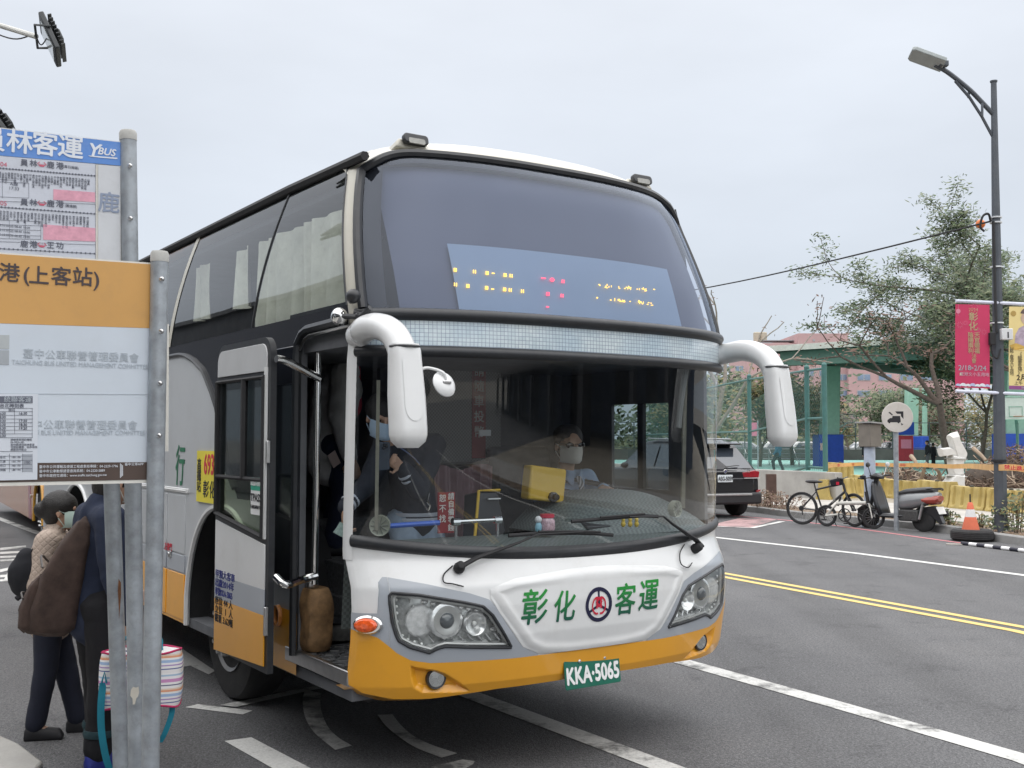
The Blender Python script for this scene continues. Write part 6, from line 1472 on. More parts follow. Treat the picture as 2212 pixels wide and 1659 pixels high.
b = MB(); b.bb((.01,-2.28,1.6),(2.47,9.58,2.7)); b.build('window_band', M_BLACK, c2)
b = MB(); P_ = [(y, arch2(y)) for y in [-.62+.062*k for k in range(21)]]; b.tube([Vector((-.006,-.62,.36))]+[Vector((-.006, y, z)) for y, z in P_]+[Vector((-.006,.62,.36))], .025, 6); b.build('arch_trim', mat('trim_yellow', (.62,.33,.04), .4, coat=.3), c2)
b = MB(); b.bb((.05,-.6,.36),(.6,.6,1.1)); b.build('wheel_well', M_RUBM, c2)
b = MB(); b.prism([(1.0,.36),(1.35,.36),(1.75,1.45),(1.45,1.45)], (-.003,0,0), (0,1,0), (0,0,1), -.003); b.build('swoosh', M_MAR, c2)
wheel(c2, .06, 0, -1, .47)
b = MB(); b.box((-.012,1.05,.75),(.03,.07,.05)); b.build('hatch_lock', M_STEEL, c2, bevel=.006)
# ================================================================== FAR SIDE OF THE ROAD
k1 = lambda x, y: (1485+.316*x, 681.4+.316*y)
k2 = lambda x, y: (1817+.358*x, 611.5+.358*y)
ROADZ = math.radians(21)
# ---- dark SUV
sr = G(1589, 1113)
suv = thing('parked_car', 'black sport utility car parked at the far kerb seen from behind', 'car', (0,0,0), ROADZ)
cs, sn = math.cos(ROADZ), math.sin(ROADZ); wx, wy = .80, .80
suv.location = (sr.x-(wx*cs-wy*sn), sr.y-(wx*sn+wy*cs), 0)
M_CARB = mat('car_black', (.010,.011,.015), .2, var=.1, coat=.25, spec=.35, dirt=.03); M_TRIMB = mat('car_trim', (.02,.02,.022), .6, var=.1)
def car_body(root, paint, L_=4.85, H_=1.74, W=.96, low=.34, gl=None, wheels=True, roofm=None):
    secs = [(.0,.42,.88,1.02),(.10,.36,.93,1.08),(.35,.32,W,1.12),(1.2,.30,W,1.12),(2.6,.30,W,1.11),(3.5,.30,W,1.06),(4.2,.32,W*.97,1.0),(4.65,.36,W*.90,.92),(L_,.44,W*.74,.78)]
    b = MB(); P_ = []
    for (y, z0, hw, z1) in secs:
        ring = [(-hw*.93,z0),(-hw,z0+.14),(-hw,lerp(z0,z1,.62)),(-hw*.975,z1-.05),(-hw*.92,z1),(hw*.92,z1),(hw*.975,z1-.05),(hw,lerp(z0,z1,.62)),(hw,z0+.14),(hw*.93,z0)]
        P_.append([Vector((x, y, z*H_/1.74)) for x, z in ring]+[Vector((-hw*.93, y, z0))])
    b.grid(P_); b.add(P_[0][:-1], [tuple(range(10))]); b.add(P_[-1][:-1], [tuple(range(10))]); body = b.build('body', paint, root, smooth=40)
    k_ = H_/1.74
    def cab(ins, zo): return [(.18+ins, .86-ins), (.62, .70-ins*.6), (.75, .665-ins*.6), (1.9, .69-ins*.6), (2.55, .66-ins*.6), (3.35-ins, .86-ins)]
    b = MB(); cabp = [[(.10,1.06,.88),(.30,1.28,.82),(.58,1.58,.72),(.72,1.68,.66),(1.0,1.73,.62),(1.9,1.74,.62),(2.45,1.70,.62),(2.75,1.56,.68),(3.2,1.24,.80),(3.48,1.05,.86)]]
    top = cabp[0]; P_ = []
    for (y, z, hw) in top: P_.append([Vector((-.89*W/.96, min(y+.0, 3.4), 1.05*k_)), Vector((-hw, y, z*k_-.04)), Vector((-hw*.93, y, z*k_)), Vector((0, y, z*k_+.02)), Vector((hw*.93, y, z*k_)), Vector((hw, y, z*k_-.04)), Vector((.89*W/.96, min(y, 3.4), 1.05*k_))])
    b.grid(P_); b.build('cabin', roofm or paint, root, smooth=40)
    g = MB()
    g.add([Vector((x*hw, y-.012, z*k_)) for x, y, z, hw in ((-.93,.135,1.10,.86),(.93,.135,1.10,.86),(.90,.53,1.545,.74),(-.90,.53,1.545,.74))], [(0,1,2,3)])
    rw = g.build('rear_window', gl or MATS.get('car_glass') or mat('car_glass', (.05,.06,.075), .05, var=.1, coat=1.0), root)
    for s in (-1, 1):
        g = MB(); g.add([Vector((s*x, y, z*k_)) for x, y, z in ((.885,.45,1.10),(.885,1.55,1.10),(.70,1.55,1.63),(.735,.85,1.60))], [(0,1,2,3)]); g.add([Vector((s*x, y, z*k_)) for x, y, z in ((.885,1.62,1.10),(.885,2.95,1.10),(.70,2.5,1.61),(.70,1.62,1.63))], [(0,1,2,3)]); g.build('side_window', MATS['car_glass'], root)
    if wheels:
        for s in (-1, 1):
            for y in (.80, 3.75): wheel(root, s*.93, y, s, .365*k_, w_=.25, hub=False)
            b = MB(); b.ell((s*1.05, 2.75, 1.12*k_), (.10,.07,.075), 10, 7); b.build('wing_mirror', paint, root)
    return body
car_body(suv, M_CARB)
M_TAIL = mat('tail_red', (.30,.01,.02), .12, var=.3, scale=40, coat=1.0); M_TAILW = mat('tail_white', (.55,.5,.5), .2)
for s in (-1, 1):
    b = MB(); b.prism([(s*.50,.04),(s*.90,.03),(s*.925,.17),(s*.80,.19),(s*.47,.15)][::s], (0,-.005,.86), (1,0,0), (0,0,1), -.09); tl = b.build('tail_light', M_TAIL, suv, bevel=.012)
    b = MB(); b.bb((min(s*.5,s*.9),-.05,.875),(max(s*.5,s*.9),-.03,.892)); b.build('light_strip', M_TAILW, tl)
    b = MB(); b.lathe([(.05,-.02),(.055,.06),(.042,.06),(.04,.0)], (s*.72,-.02,.42), (0,-1,0), 14); b.build('exhaust_tip', M_CHROME, suv)
    b = MB(); b.prism([(s*.80,.0),(s*.90,.03),(s*.90,.07),(s*.80,.05)][::s], (0,-.06,.56), (1,0,0), (0,0,1), -.03); b.build('reflector', M_TAIL, suv)
b = MB(); b.box((0,-.04,.44),(1.80,.20,.26)); b.build('bumper', M_TRIMB, suv, bevel=.05)
b = MB(); b.box((0,-.148,.525),(1.25,.02,.045)); b.build('bumper_strip', M_STEEL, suv, bevel=.008)
b = MB(); b.box((0,.03,.72),(1.55,.10,.34)); b.build('tailgate', M_CARB, suv, bevel=.03)
b = MB(); b.box((0,.50,1.655),(1.28,.40,.035), X3(.10,'X')); b.build('roof_spoiler', M_CARB, suv, bevel=.015)
b = MB(); b.tube([(.10,.10,1.13),(.38,.115,1.16),(.46,.115,1.155)], .018, 6, flat=.5); b.build('rear_wiper', M_RUBM, suv)
b = MB(); b.prism(rrect(.38,.16,.015), (0,-.055,.88), (1,0,0), (0,0,1), -.01); pl_ = b.build('number_plate', mat('plate_pale', (.66,.72,.74), .5, var=.03), suv)
text('ASG-5059', .125, M_INK, 'plate_lettering', pl_, (0,-.0665,.872), (1,0,0), off=.003, sx=.70)
b = MB(); b.lathe([(.0,.012),(.040,.012),(.046,.006),(.046,0)], (0,-.05,1.035), (0,-1,0), 20); em_ = b.build('badge', M_CHROME, suv)
b = MB(); b.add([Vector((math.cos(a)*.030*k, -.0635, 1.035+math.sin(a)*.030*k)) for a, k in [(0,0)]+[(pi*.5*i/4,1) for i in range(5)]], [tuple(range(6))]); b.add([Vector((math.cos(a)*.030*k, -.0635, 1.035+math.sin(a)*.030*k)) for a, k in [(0,0)]+[(pi+pi*.5*i/4,1) for i in range(5)]], [tuple(range(6))]); b.build('badge_quarters', M_INKB, em_)
text('X5', .075, M_CHROME, 'model_lettering', suv, (.60,-.052,1.03), (1,0,0), off=.002)
b = MB(); b.tube([(-.66,.75,1.745),(-.66,2.3,1.765)], .018, 6); b.build('roof_rail', M_STEEL, suv); b = MB(); b.tube([(.66,.75,1.745),(.66,2.3,1.765)], .018, 6); b.build('roof_rail', M_STEEL, suv)
# ---- street lamp
M_POST = mat('post_grey', (.075,.085,.10), .5, metal=.2, var=.15, scale=3, dirt=.25, dcol=(.16,.16,.16))
lb = G(2163, 1163); LY = lb.y
lamp = thing('street_lamp', 'tall dark grey street lamp with curved arm carrying two banners', 'street lamp', lb)
LV = lambda x, y: V(x, y, LY)-lb
lt = LV(2146.5, 178)
b = MB(); b.tube([(0,0,.02), (0,0,.28), tuple(Vector((0,0,0)).lerp(lt, .5)), tuple(lt)], [.150,.118,.092,.052], 8); ps = b.build('post', M_POST, lamp, smooth=20)
b = MB(); b.lathe([(.062,0),(.066,.03),(0,.04)], lt, (0,0,1), 12); b.build('cap', M_POST, ps)
b = MB(); b.box((0,0,.02), (.52,.52,.04), X3(.5)); bpl = b.build('base_plate', mat('base_concrete', (.25,.25,.24), .8, var=.2), lamp, bevel=.006)
for dx, dy in ((.2,.0),(-.2,0),(0,.2),(0,-.2)):
    b = MB(); b.lathe([(.022,.03),(.022,.12),(.016,.16),(0,.17)], (dx,dy,0), (0,0,1), 8); b.build('anchor_bolt', M_STEEL, bpl)
q3 = lambda x, y: (1817+.3687*x, 52.4+.3687*y)
ARM = [(895,532),(820,465),(745,400),(660,340),(590,298),(520,268)]
pts = [LV(*q3(*p))+Vector((0,-.25*i/5,0)) for i, p in enumerate(ARM)]
b = MB(); b.tube(spline(pts, 4), .042, 8); am = b.build('arm', M_POST, lamp)
b = MB(); b.tube([LV(*q3(888,660)), LV(*q3(815,545))+Vector((0,-.06,0)), LV(*q3(735,440))+Vector((0,-.12,0)), LV(*q3(645,350))+Vector((0,-.17,0))], .026, 6); b.build('brace', M_POST, am)
for a_, c_ in (((735,440),(738,402)), ((815,545),(815,470))):
    b = MB(); b.tube([LV(*q3(*a_))+Vector((0,-.08,0)), LV(*q3(*c_))+Vector((0,-.08,0))], .022, 6); b.build('strut', M_POST, am)
hd = LV(*q3(468,226))+Vector((0,-.3,0)); hx = (LV(*q3(400,200))-LV(*q3(550,255))).normalized()
b = MB(); b.prism([(-.32,-.21),(.26,-.21),(.31,-.16),(.31,.16),(.26,.21),(-.32,.21)], hd, hx, Vector((.10,.95,-.16)), .075); hh_ = b.build('lamp_head', mat('lamp_head_grey', (.33,.36,.36), .45, var=.1), am, bevel=.012)
b = MB(); b.prism([(-.29,-.18),(.20,-.18),(.20,.18),(-.29,.18)], hd+Vector((0,0,-.012)), hx, Vector((.10,.95,-.16)), .008); b.build('lamp_glass', mat('lamp_glass', (.16,.16,.15), .3, var=.3, scale=30), hh_)
b = MB(); b.box(hd-hx*.30+Vector((0,0,-.02)), (.16,.12,.10)); b.build('fitting', M_POST, hh_, bevel=.015)
# fittings on the post
b = MB(); b.box(LV(2165,724)+Vector((.0,-.16,0)), (.20,.10,.20)); cbx = b.build('control_box', mat('box_white', (.62,.63,.64), .5, var=.05, dirt=.15), lamp, bevel=.012)
b = MB(); b.bb(LV(2166,730)+Vector((-.01,-.213,-.02)), LV(2166,722)+Vector((.012,-.209,.02))); b.build('keyhole', M_INK, cbx)
b = MB(); b.box(LV(2144,733)+Vector((-.06,-.1,0)), (.10,.12,.22)); b.build('meter_box', M_RUBM, lamp, bevel=.01)
b = MB(); b.box(LV(2136,728)+Vector((-.05,.0,0)), (.06,.10,.24)); b.build('side_box', MATS['box_white'], lamp, bevel=.01)
b = MB(); b.tube(spline([LV(2140,745)+Vector((-.03,-.1,0)), LV(2138,765)+Vector((0,-.1,0)), LV(2147,775)+Vector((0,-.14,0)), LV(2154,755)+Vector((0,-.14,0))], 5), .016, 6); b.build('cable_loop', M_RUBM, lamp)
b = MB(); b.tube([LV(2141,480)+Vector((0,-.08,0)), LV(2145,650)+Vector((0,-.09,0)), LV(2147,720)+Vector((0,-.1,0))], .026, 6); b.build('cable', M_RUBM, lamp)
for (y, w_) in ((470, .105), (481, .105), (577, .11), (698, .115)):
    c_ = LV(2151+ (y-470)*.011, y); b = MB(); b.lathe([(w_-.02,-.012),(w_,-.012),(w_,.012),(w_-.02,.012)], c_, (0,0,1), 14); b.build('clamp', mat('clamp_white', (.60,.62,.64), .5), lamp)
c_ = LV(2158,995); b = MB(); b.lathe([(.13,-.02),(.135,-.02),(.135,.02),(.13,.02)], c_, (0,0,1), 14); b.build('clamp', M_RUBM, lamp)
for yv in (652, 846):
    for (xa, xb) in ((2062, 2212+44),):
        pa, pb3 = LV(xa, yv-1)+Vector((0,-.06,0)), LV(xb, yv+8)+Vector((0,-.06,0)); b = MB(); b.tube([pa, pb3], .030, 8); b.build('banner_rail', mat('rail_white', (.60,.63,.74), .5), lamp)
# banners
def banner(name_lab, x0, x1, ytop, ybot, m_):
    p0, p1, p2, p3 = V(x0, ytop, LY-.08), V(x1, ytop+1.5, LY-.08), V(x1+1, ybot+1, LY-.08), V(x0-.5, ybot-1, LY-.08)
    t = thing('banner', name_lab, 'banner', p0)
    def at(u, v, off=0): 
        w_ = .012*math.sin(u*5+v*3)*(1-abs(2*v-1)**2)
        return (p0.lerp(p1, u)).lerp(p3.lerp(p2, u), v)-p0+Vector((0, w_-off, 0))
    b = MB(); b.slab([[at(i/12, j/16) for i in range(13)] for j in range(17)], (0,.004,0)); cl = b.build('cloth', m_, t, smooth=60)
    W_, H_ = (p1-p0).length, (p3-p0).length
    def tx(s_, u, v, sz, m2, **kw): return text(s_, sz, m2, 'lettering', t, (0,0,0), fn=lambda p: at(u+p.x/W_, v-p.y/H_, .006), res=2, **kw)
    def shp(P, m2, nm, off=.005):
        b = MB(); b.add([at(u, v, off) for u, v in P], [tuple(range(len(P)))]); return b.build(nm, m2, t, smooth=0)
    return t, tx, shp, W_, H_
M_BRED = mat('banner_red', (.52,.035,.11), .7, var=.06, scale=3); M_BYEL = mat('banner_yellow', (.74,.60,.27), .7, var=.06, scale=3)
T_CREAM = dark_t('print_cream', (.78,.66,.40)); T_PINK = dark_t('print_pink', (.66,.22,.32)); T_PURP = dark_t('print_purple', (.25,.07,.22)); T_SKY = dark_t('print_sky', (.45,.50,.70))
t, tx, shp, W_, H_ = banner('red festival banner with 2/18 2/24 dates hung left of the lamp post', 2064, 2137.5, 657, 838, M_BRED)
tx('2024', .52, .065, .085, T_CREAM); tx('彰', .52, .155, .17, T_CREAM, off=.003); tx('化', .52, .268, .17, T_CREAM, off=.003)
tx('天\n官\n賜\n福', .62, .465, .100, T_CREAM, off=.002, line=.95); tx('陰\n陽\n兩\n利', .44, .465, .100, T_CREAM, off=.002, line=.95); tx('法\n會', .53, .655, .090, T_CREAM, off=.001, line=.9)
tx('2/18▸2/24', .49, .765, .125, T_WHITE, off=.002); tx('鹿港文小五用地', .55, .84, .075, T_WHITE)
def disc(u, v, r, n=14, a0=0, a1=2*pi): return [(u+r*math.cos(a0+(a1-a0)*k/n)/W_, v-r*math.sin(a0+(a1-a0)*k/n)/H_) for k in range(n)]
shp(disc(.08, .085, .042), T_PINK, 'lantern'); shp([(.075,.0),(.085,.0),(.085,.14),(.075,.14)], T_PINK, 'lantern_cord', .0055)
shp(disc(.15, .84, .018), T_CREAM, 'pin_mark')
for u, v, r in ((.12,.25,.07), (.28,.225,.05), (.82,.33,.06), (.68,.31,.04), (.55,.03,.09)):
    b = MB()
    for k in range(9):
        a = 2*pi*k/9; b.add([Vector(p_) for p_ in ((0,0,0),)] and [(t.location*0)+Vector((0,0,0))], [])
    P_ = []
    for k in range(9):
        a = 2*pi*k/9; ca, sa = math.cos(a), math.sin(a); P_.append([(u+(r*.45*ca-.004*sa)/W_, v-(r*.45*sa+.004*ca)/H_), (u+r*ca/W_, v-r*sa/H_), (u+(r*.45*ca+.004*sa)/W_, v-(r*.45*sa-.004*ca)/H_)])
    b = MB()
    for tri in P_:
        o_ = [((V(2064,657,LY-.08)).lerp(V(2137.5,658.5,LY-.08), q_[0])).lerp(V(2063.5,837,LY-.08).lerp(V(2138.5,839,LY-.08), q_[0]), q_[1])-t.location+Vector((0,-.02,0)) for q_ in tri]; b.add(o_, [(0,1,2)])
    b.build('firework', T_PINK, t, smooth=0)
for k in range(7): shp(disc(.08+.14*k, .985, .05+.012*(k % 2), 12, 0, pi*1.0), T_WHITE if k % 3 else T_SKY, 'cloud_print', .005+.0005*k)
t, tx, shp, W_, H_ = banner('yellow festival banner with a robed figure print, cut by the right edge', 2180, 2256, 662, 842, M_BYEL)
shp([(0,.955),(1,.955),(1,1),(0,1)], T_PURP, 'purple_footer'); tx('04-2220', .5, .978, .06, T_WHITE, off=.001)
tx('地\n點\n/\n鹿\n港\n文\n小\n五\n用\n地', .08, .66, .070, T_BROWN, line=.72); tx('《\n龍\n華\n登\n場\n》', .30, .69, .080, T_BROWN, line=.85); tx('2月', .36, .86, .13, T_BROWN, off=.002); tx('上午', .26, .925, .075, T_BROWN)
shp(disc(.12, .085, .05), mat('print_ochre', (.42,.28,.08), .6), 'crest')
R_ = mat('print_robe', (.42,.34,.42), .6, var=.3, scale=12); shp([(.16,.46),(.18,.34),(.28,.26),(.45,.22),(.62,.22),(.78,.28),(.88,.36),(.9,.46),(.55,.50)], R_, 'robe_print'); shp(disc(.52, .14, .12), mat('print_face', (.55,.40,.30), .6), 'face_print', .0055); shp(disc(.52, .10, .13, 14, 0, pi), mat('print_hair', (.12,.08,.07), .6), 'hair_print', .006)
shp([(.02,.47),(.2,.44),(.5,.49),(.9,.46),(.98,.50),(.5,.53),(.1,.52)], mat('print_gold', (.60,.38,.08), .6), 'cushion_print', .0056)
# overhead wire with an orange ball
wa = V(2140, 478, LY-.1); wr = thing('overhead_wire', 'black overhead wire running left from the street lamp with an orange ball', 'cable', wa)
we = V(1180, 660, 42)
b = MB(); b.tube([Vector((0,0,0)).lerp(we-wa, k/16)+Vector((0,0,-.35*math.sin(pi*k/16))) for k in range(17)], .017, 6); b.build('wire', M_RUBM, wr)
b = MB(); b.ell(V(2118,484,LY+.4)-wa, .085, 14, 9); b.build('marker_ball', mat('ball_orange', (.70,.18,.03), .5), wr)
b = MB(); b.tube(spline([(0,0,0), (-.06,-.05,.12), (-.16,-.05,.08), (-.2,-.03,-.1), (-.12,0,-.18)], 5), .022, 6); b.build('drip_loop', M_RUBM, wr)
# ---- round sign, box post
sg = G(1936.5, 1146); sY = sg.y
rs = thing('road_sign', 'round white sign with a black truck symbol on a thin grey pole', 'sign', sg)
SVv = lambda x, y, d=0: V(x, y, sY)-sg+Vector((0,-d,0))
b = MB(); b.tube([(0,0,0), tuple(SVv(1935, 880))], .047, 14); b.build('pole', M_GALV, rs)
b = MB(); c_ = SVv(1935.5, 901.5, .065); b.lathe([(.0,.0),(.290,.0),(.293,.010),(.285,.016),(0,.016)], c_, (-.15,-1,0), 40); dsk = b.build('disc', mat('disc_cream', (.60,.58,.54), .6, var=.06, scale=4, dirt=.35, dcol=(.42,.36,.30)), rs)
su_, sn_ = Vector((1,-.15,0)).normalized(), Vector((-.15,-1,0)).normalized()
def sgp(P, nm):
    b = MB(); o_ = [c_+sn_*.0175+su_*x+Vector((0,0,z)) for x, z in P]; b.add(o_, [tuple(range(len(P)))]); b.build(nm, M_INK, dsk, smooth=0)
kk = lambda x, y: ((x-331)/187*.585, -(y-811)/187*.585)
sgp([kk(*p) for p in ((318,775),(367,775),(367,822),(352,805),(352,790),(330,790))], 'arrow_mark'); sgp([kk(*p) for p in ((278,782),(288,778),(305,796),(300,800))], 'arrow_tail'); sgp([kk(*p) for p in ((350,843),(356,850),(366,853),(355,862))], 'arrow_tail')
sgp([kk(*p) for p in ((303,803),(347,803),(350,826),(350,842),(272,842),(272,828),(288,816),(300,816))], 'truck_mark')
sgp([kk(283+6.5*math.cos(a), 842+6.5*math.sin(a)) for a in [2*pi*k/10 for k in range(10)]], 'wheel_mark'); sgp([kk(337+6.5*math.cos(a), 842+6.5*math.sin(a)) for a in [2*pi*k/10 for k in range(10)]], 'wheel_mark')
bxg = G(1880, 1138); bxp = thing('control_box_post', 'weathered metal box on a pale blue-white post beside the scooter', 'post', bxg)
BVv = lambda x, y: V(x, y, bxg.y)-bxg
M_BPOST = mat('post_paleblue', (.42,.48,.58), .6, var=.2, scale=4, dirt=.5, dcol=(.55,.55,.53)); M_MBOX = mat('box_brown', (.20,.18,.155), .6, var=.15, scale=4, dirt=.4)
b = MB(); zt_ = BVv(1880, 960).z; b.tube([(0,0,0),(0,0,.10),(.0,0,.35),(0.01,0,zt_)], [.17,.15,.115,.108], 16); b.build('post', M_BPOST, bxp)
zb_, zt2 = BVv(1880, 965).z, BVv(1880, 916).z
b = MB(); b.box((.02,0,(zb_+zt2)/2), (.33,.30,zt2-zb_), X3(.55)); bx_ = b.build('cabinet', M_MBOX, bxp, bevel=.01)
b = MB(); b.box((.02,0,zt2+.02), (.42,.40,.03), X3(.55)@X3(.05,'Y')); b.build('lid', mat('lid_grey', (.30,.30,.30), .5), bxp, bevel=.006)
# ---- bicycles
M_BIKE = mat('bike_black', (.018,.018,.02), .4, var=.1, dirt=.1); M_BIKEW = mat('bike_white', (.55,.54,.50), .4, var=.06, dirt=.2); M_RIM = mat('bike_rim', (.07,.07,.075), .4, metal=.4)
def bwheel(root, x, r, nm='wheel', steer=0.0, tyre=.022):
    R3 = X3(steer); c_ = Vector((x,0,r))
    ring = lambda rr: [c_+R3 @ Vector((math.cos(2*pi*k/36)*rr, 0, math.sin(2*pi*k/36)*rr)) for k in range(36)]
    b = MB(); b.tube(ring(r-tyre), tyre, 7, closed=True); w_ = b.build(nm, M_TYRE, root)
    b = MB(); b.tube(ring(r-tyre*2.4), tyre*.55, 6, closed=True); b.build('rim', M_RIM, w_)
    b = MB()
    for k in range(16): a = 2*pi*k/16; b.tube([c_+R3 @ Vector((0, .03*(-1)**k, 0)), c_+R3 @ Vector((math.cos(a)*(r-tyre*2), 0, math.sin(a)*(r-tyre*2)))], .0022, 3, cap=False)
    b.build('spokes', M_STEEL, w_, kind='stuff')
    b = MB(); b.tube([c_+R3 @ Vector((0,-.05,0)), c_+R3 @ Vector((0,.05,0))], .024, 8); b.build('hub', M_BIKE, w_)
    return w_
w1 = G(1733, 1133); bk1 = thing('bicycle', 'black mountain bike with a handlebar bag leaning at the far kerb', 'bicycle', w1, math.radians(-34))
bwheel(bk1, 0, .335); bwheel(bk1, 1.06, .335, steer=-.5)
T3 = lambda *p: [Vector(q) for q in p]
def tubes(L, m_, nm, root):
    b = MB()
    for pts, r in L: b.tube(pts, r, 8)
    return b.build(nm, m_, root)
bb_, st_, ht, hb = (.43,0,.29), (.29,0,.72), (.85,0,.86), (.89,0,.70)
tubes([([bb_, st_], .019), ([st_, (.60,0,.80), ht], .020), ([bb_, hb], .026), ([ht, hb], .026), ([(0,.05,.335), bb_], .012), ([(0,-.05,.335), bb_], .012), ([(0,.05,.335), (.30,.0,.68)], .010), ([(0,-.05,.335), (.30,0,.68)], .010)], M_BIKE, 'frame', bk1)
tubes([([hb, (.93,-.06,.62), (1.06,-.07,.335)], .019), ([hb, (.93,.06,.62), (1.06,.07,.335)], .019), ([ht, (.84,0,.93)], .016)], M_BIKE, 'fork', bk1)
tubes([([(.84,.02,.95), (.84,-.34,.98)], .013), ([(.84,-.02,.95), (.84,.34,.98)], .013), ([(.84,0,.90),(.84,0,.96)], .02)], M_BIKE, 'handlebar', bk1)
tubes([([st_, (.255,0,.86)], .014)], M_BIKE, 'seat_post', bk1)
b = MB(); b.ell((.22,0,.885), (.15,.075,.04), 14, 8); b.ell((.36,0,.88), (.08,.03,.025), 10, 6); b.build('saddle', M_BIKE, bk1)
b = MB(); b.box((.72,0,.88), (.24,.12,.15), X3(-.25,'Y')); b.build('bar_bag', M_BAGK, bk1, bevel=.03); b = MB(); b.box((.76,-.065,.86), (.06,.012,.06)); b.build('bag_patch', M_RED, bk1)
b = MB(); b.lathe([(.09,-.01),(.095,0),(.09,.01)], (.43,-.06,.29), (0,1,0), 20); b.tube([(.43,-.08,.29),(.50,-.09,.14)], .012, 6); b.box((.50,-.14,.13), (.09,.08,.02)); b.build('crank', M_BIKE, bk1)
text('GIANT' if False else 'XDS', .05, M_PALE, 'frame_lettering', bk1, (.66,-.028,.50), (.46,0,.41), (-.41,0,.46))
b = MB(); b.lathe([(.05,-.02),(.055,0),(.03,.02)], (0,-.04,.335), (0,1,0), 14); b.tube([(.02,-.06,.33),(.03,-.065,.20)], .012, 6); b.build('rear_gears', M_BIKE, bk1)
tubes([([(.30,.06,.27),(.22,.20,.01)], .008)], M_BIKE, 'kickstand', bk1)
w2 = G(1786, 1137); bk2 = thing('bicycle', 'small folding bicycle with a white frame tube beside the mountain bike', 'bicycle', w2, math.radians(-40))
bwheel(bk2, 0, .215, tyre=.022); bwheel(bk2, .96, .215, steer=.35, tyre=.022)
b = MB(); b.tube([(.22,0,.47), (.82,0,.50)], .038, 10); b.build('main_tube', M_BIKEW, bk2)
tubes([([(0,.05,.215),(.22,.03,.46)], .012), ([(0,-.05,.215),(.22,-.03,.46)], .012), ([(.0,-.055,.215),(.36,-.03,.27)], .020)], M_BIKEW, 'rear_fork', bk2)
tubes([([(.33,0,.48),(.38,0,.26)], .022), ([(.24,0,.42),(.30,0,.60)], .02)], M_BIKE, 'seat_tube', bk2)
tubes([([(.86,.0,.52),(.92,.06,.40),(.96,.07,.215)], .014), ([(.86,0,.52),(.92,-.06,.40),(.96,-.07,.215)], .014)], M_BIKEW, 'fork', bk2)
tubes([([(.86,0,.50),(.80,0,.98)], .020), ([(.86,0,.50),(.82,0,.72)], .036), ([(.80,-.02,.98),(.80,-.32,.99)], .013), ([(.80,.02,.98),(.80,.32,.99)], .013)], M_BIKE, 'handlebar', bk2)
b = MB(); b.tube([(.40+math.cos(2*pi*k/24)*.125, -.06, .245+math.sin(2*pi*k/24)*.125) for k in range(24)], .012, 5, closed=True)
for k in range(8): a = 2*pi*k/8; b.tube([(.40,-.06,.245), (.40+math.cos(a)*.12, -.06, .245+math.sin(a)*.12)], .008, 4)
b.build('chainwheel', M_BIKE, bk2)
b = MB(); b.tube([(.40,-.08,.245),(.46,-.09,.10)], .011, 6); b.box((.46,-.13,.09), (.08,.08,.02)); b.build('pedal', M_BIKE, bk2)
tubes([([(.10,.04,.20),(.16,.10,.01)], .008)], M_BIKE, 'kickstand', bk2)
b = MB(); b.box((.80,-.10,1.0), (.10,.09,.08)); b.build('bar_bag', M_BAGK, bk2, bevel=.02)
# ---- scooter
sr_ = G(1996, 1149); sf_ = G(1912, 1131)
sc2 = thing('scooter', 'black and silver motor scooter with a white plate parked behind the round sign', 'scooter', sr_, math.atan2(.80, -.62))
# local: x forward, y left, z up
wheel_s = lambda x, r, nm: None
def swheel(x, r):
    b = MB(); b.lathe([(r*.5,-.05),(r*.8,-.055),(r,-.03),(r,.03),(r*.8,.055),(r*.5,.05)], (x,0,r), (0,1,0), 28); w_ = b.build('wheel', M_TYRE, sc2)
    b = MB(); b.lathe([(0,-.03),(r*.5,-.04),(r*.52,0),(r*.5,.04),(0,.03)], (x,0,r), (0,1,0), 18); b.build('rim', M_RIM, w_)
swheel(0, .235); swheel(1.20, .235)
M_SCB = mat('scooter_black', (.016,.018,.022), .35, var=.1, coat=.15, dirt=.08); M_SCS = mat('scooter_silver', (.27,.28,.29), .3, metal=.3, var=.06, coat=.4); M_SEAT = mat('seat_vinyl', (.07,.072,.078), .6, var=.15)
def loft(secs, m_, nm, root, n=14, sq=2.6, axis='x', smooth=60):
    b = MB(); P_ = []
    for (x, z, hw, hh) in secs: P_.append([Vector((x, math.copysign(abs(math.cos(a))**(2/sq), math.cos(a))*hw, z+math.copysign(abs(math.sin(a))**(2/sq), math.sin(a))*hh)) for a in [2*pi*k/n for k in range(n+1)]])
    b.grid(P_); b.add(P_[0][:-1], [tuple(range(n))]); b.add(P_[-1][:-1], [tuple(range(n))]); return b.build(nm, m_, root, smooth=smooth)
loft([(-.34,.70,.07,.05),(-.24,.67,.13,.10),(0,.62,.165,.15),(.25,.58,.16,.17),(.46,.55,.13,.16)], M_SCS, 'rear_fairing', sc2)
loft([(-.26,.79,.09,.03),(-.1,.80,.15,.05),(.15,.77,.15,.055),(.35,.74,.13,.055),(.50,.70,.09,.04)], M_SEAT, 'seat', sc2)
loft([(.28,.30,.13,.05),(.50,.27,.17,.045),(.85,.27,.17,.045),(1.0,.34,.16,.06)], M_SCB, 'floorboard', sc2)
b = MB(); b.grid([[Vector((x, y*w_, z)) for y in (-1,-.6,0,.6,1)] for x, z, w_ in ((.86,.27,.17),(.93,.45,.19),(1.0,.66,.19),(1.04,.82,.14),(1.05,.92,.09))]); ls_ = b.build('leg_shield', M_SCB, sc2, smooth=60); q_ = ls_.modifiers.new('th', 'SOLIDIFY'); q_.thickness = .06
b = MB(); b.tube([(1.03,0,.80),(1.00,0,1.0)], .05, 10); b.tube([(1.2,.0,.235),(1.10,0,.60),(1.03,0,.85)], .035, 8); b.build('steering_column', M_SCB, sc2)
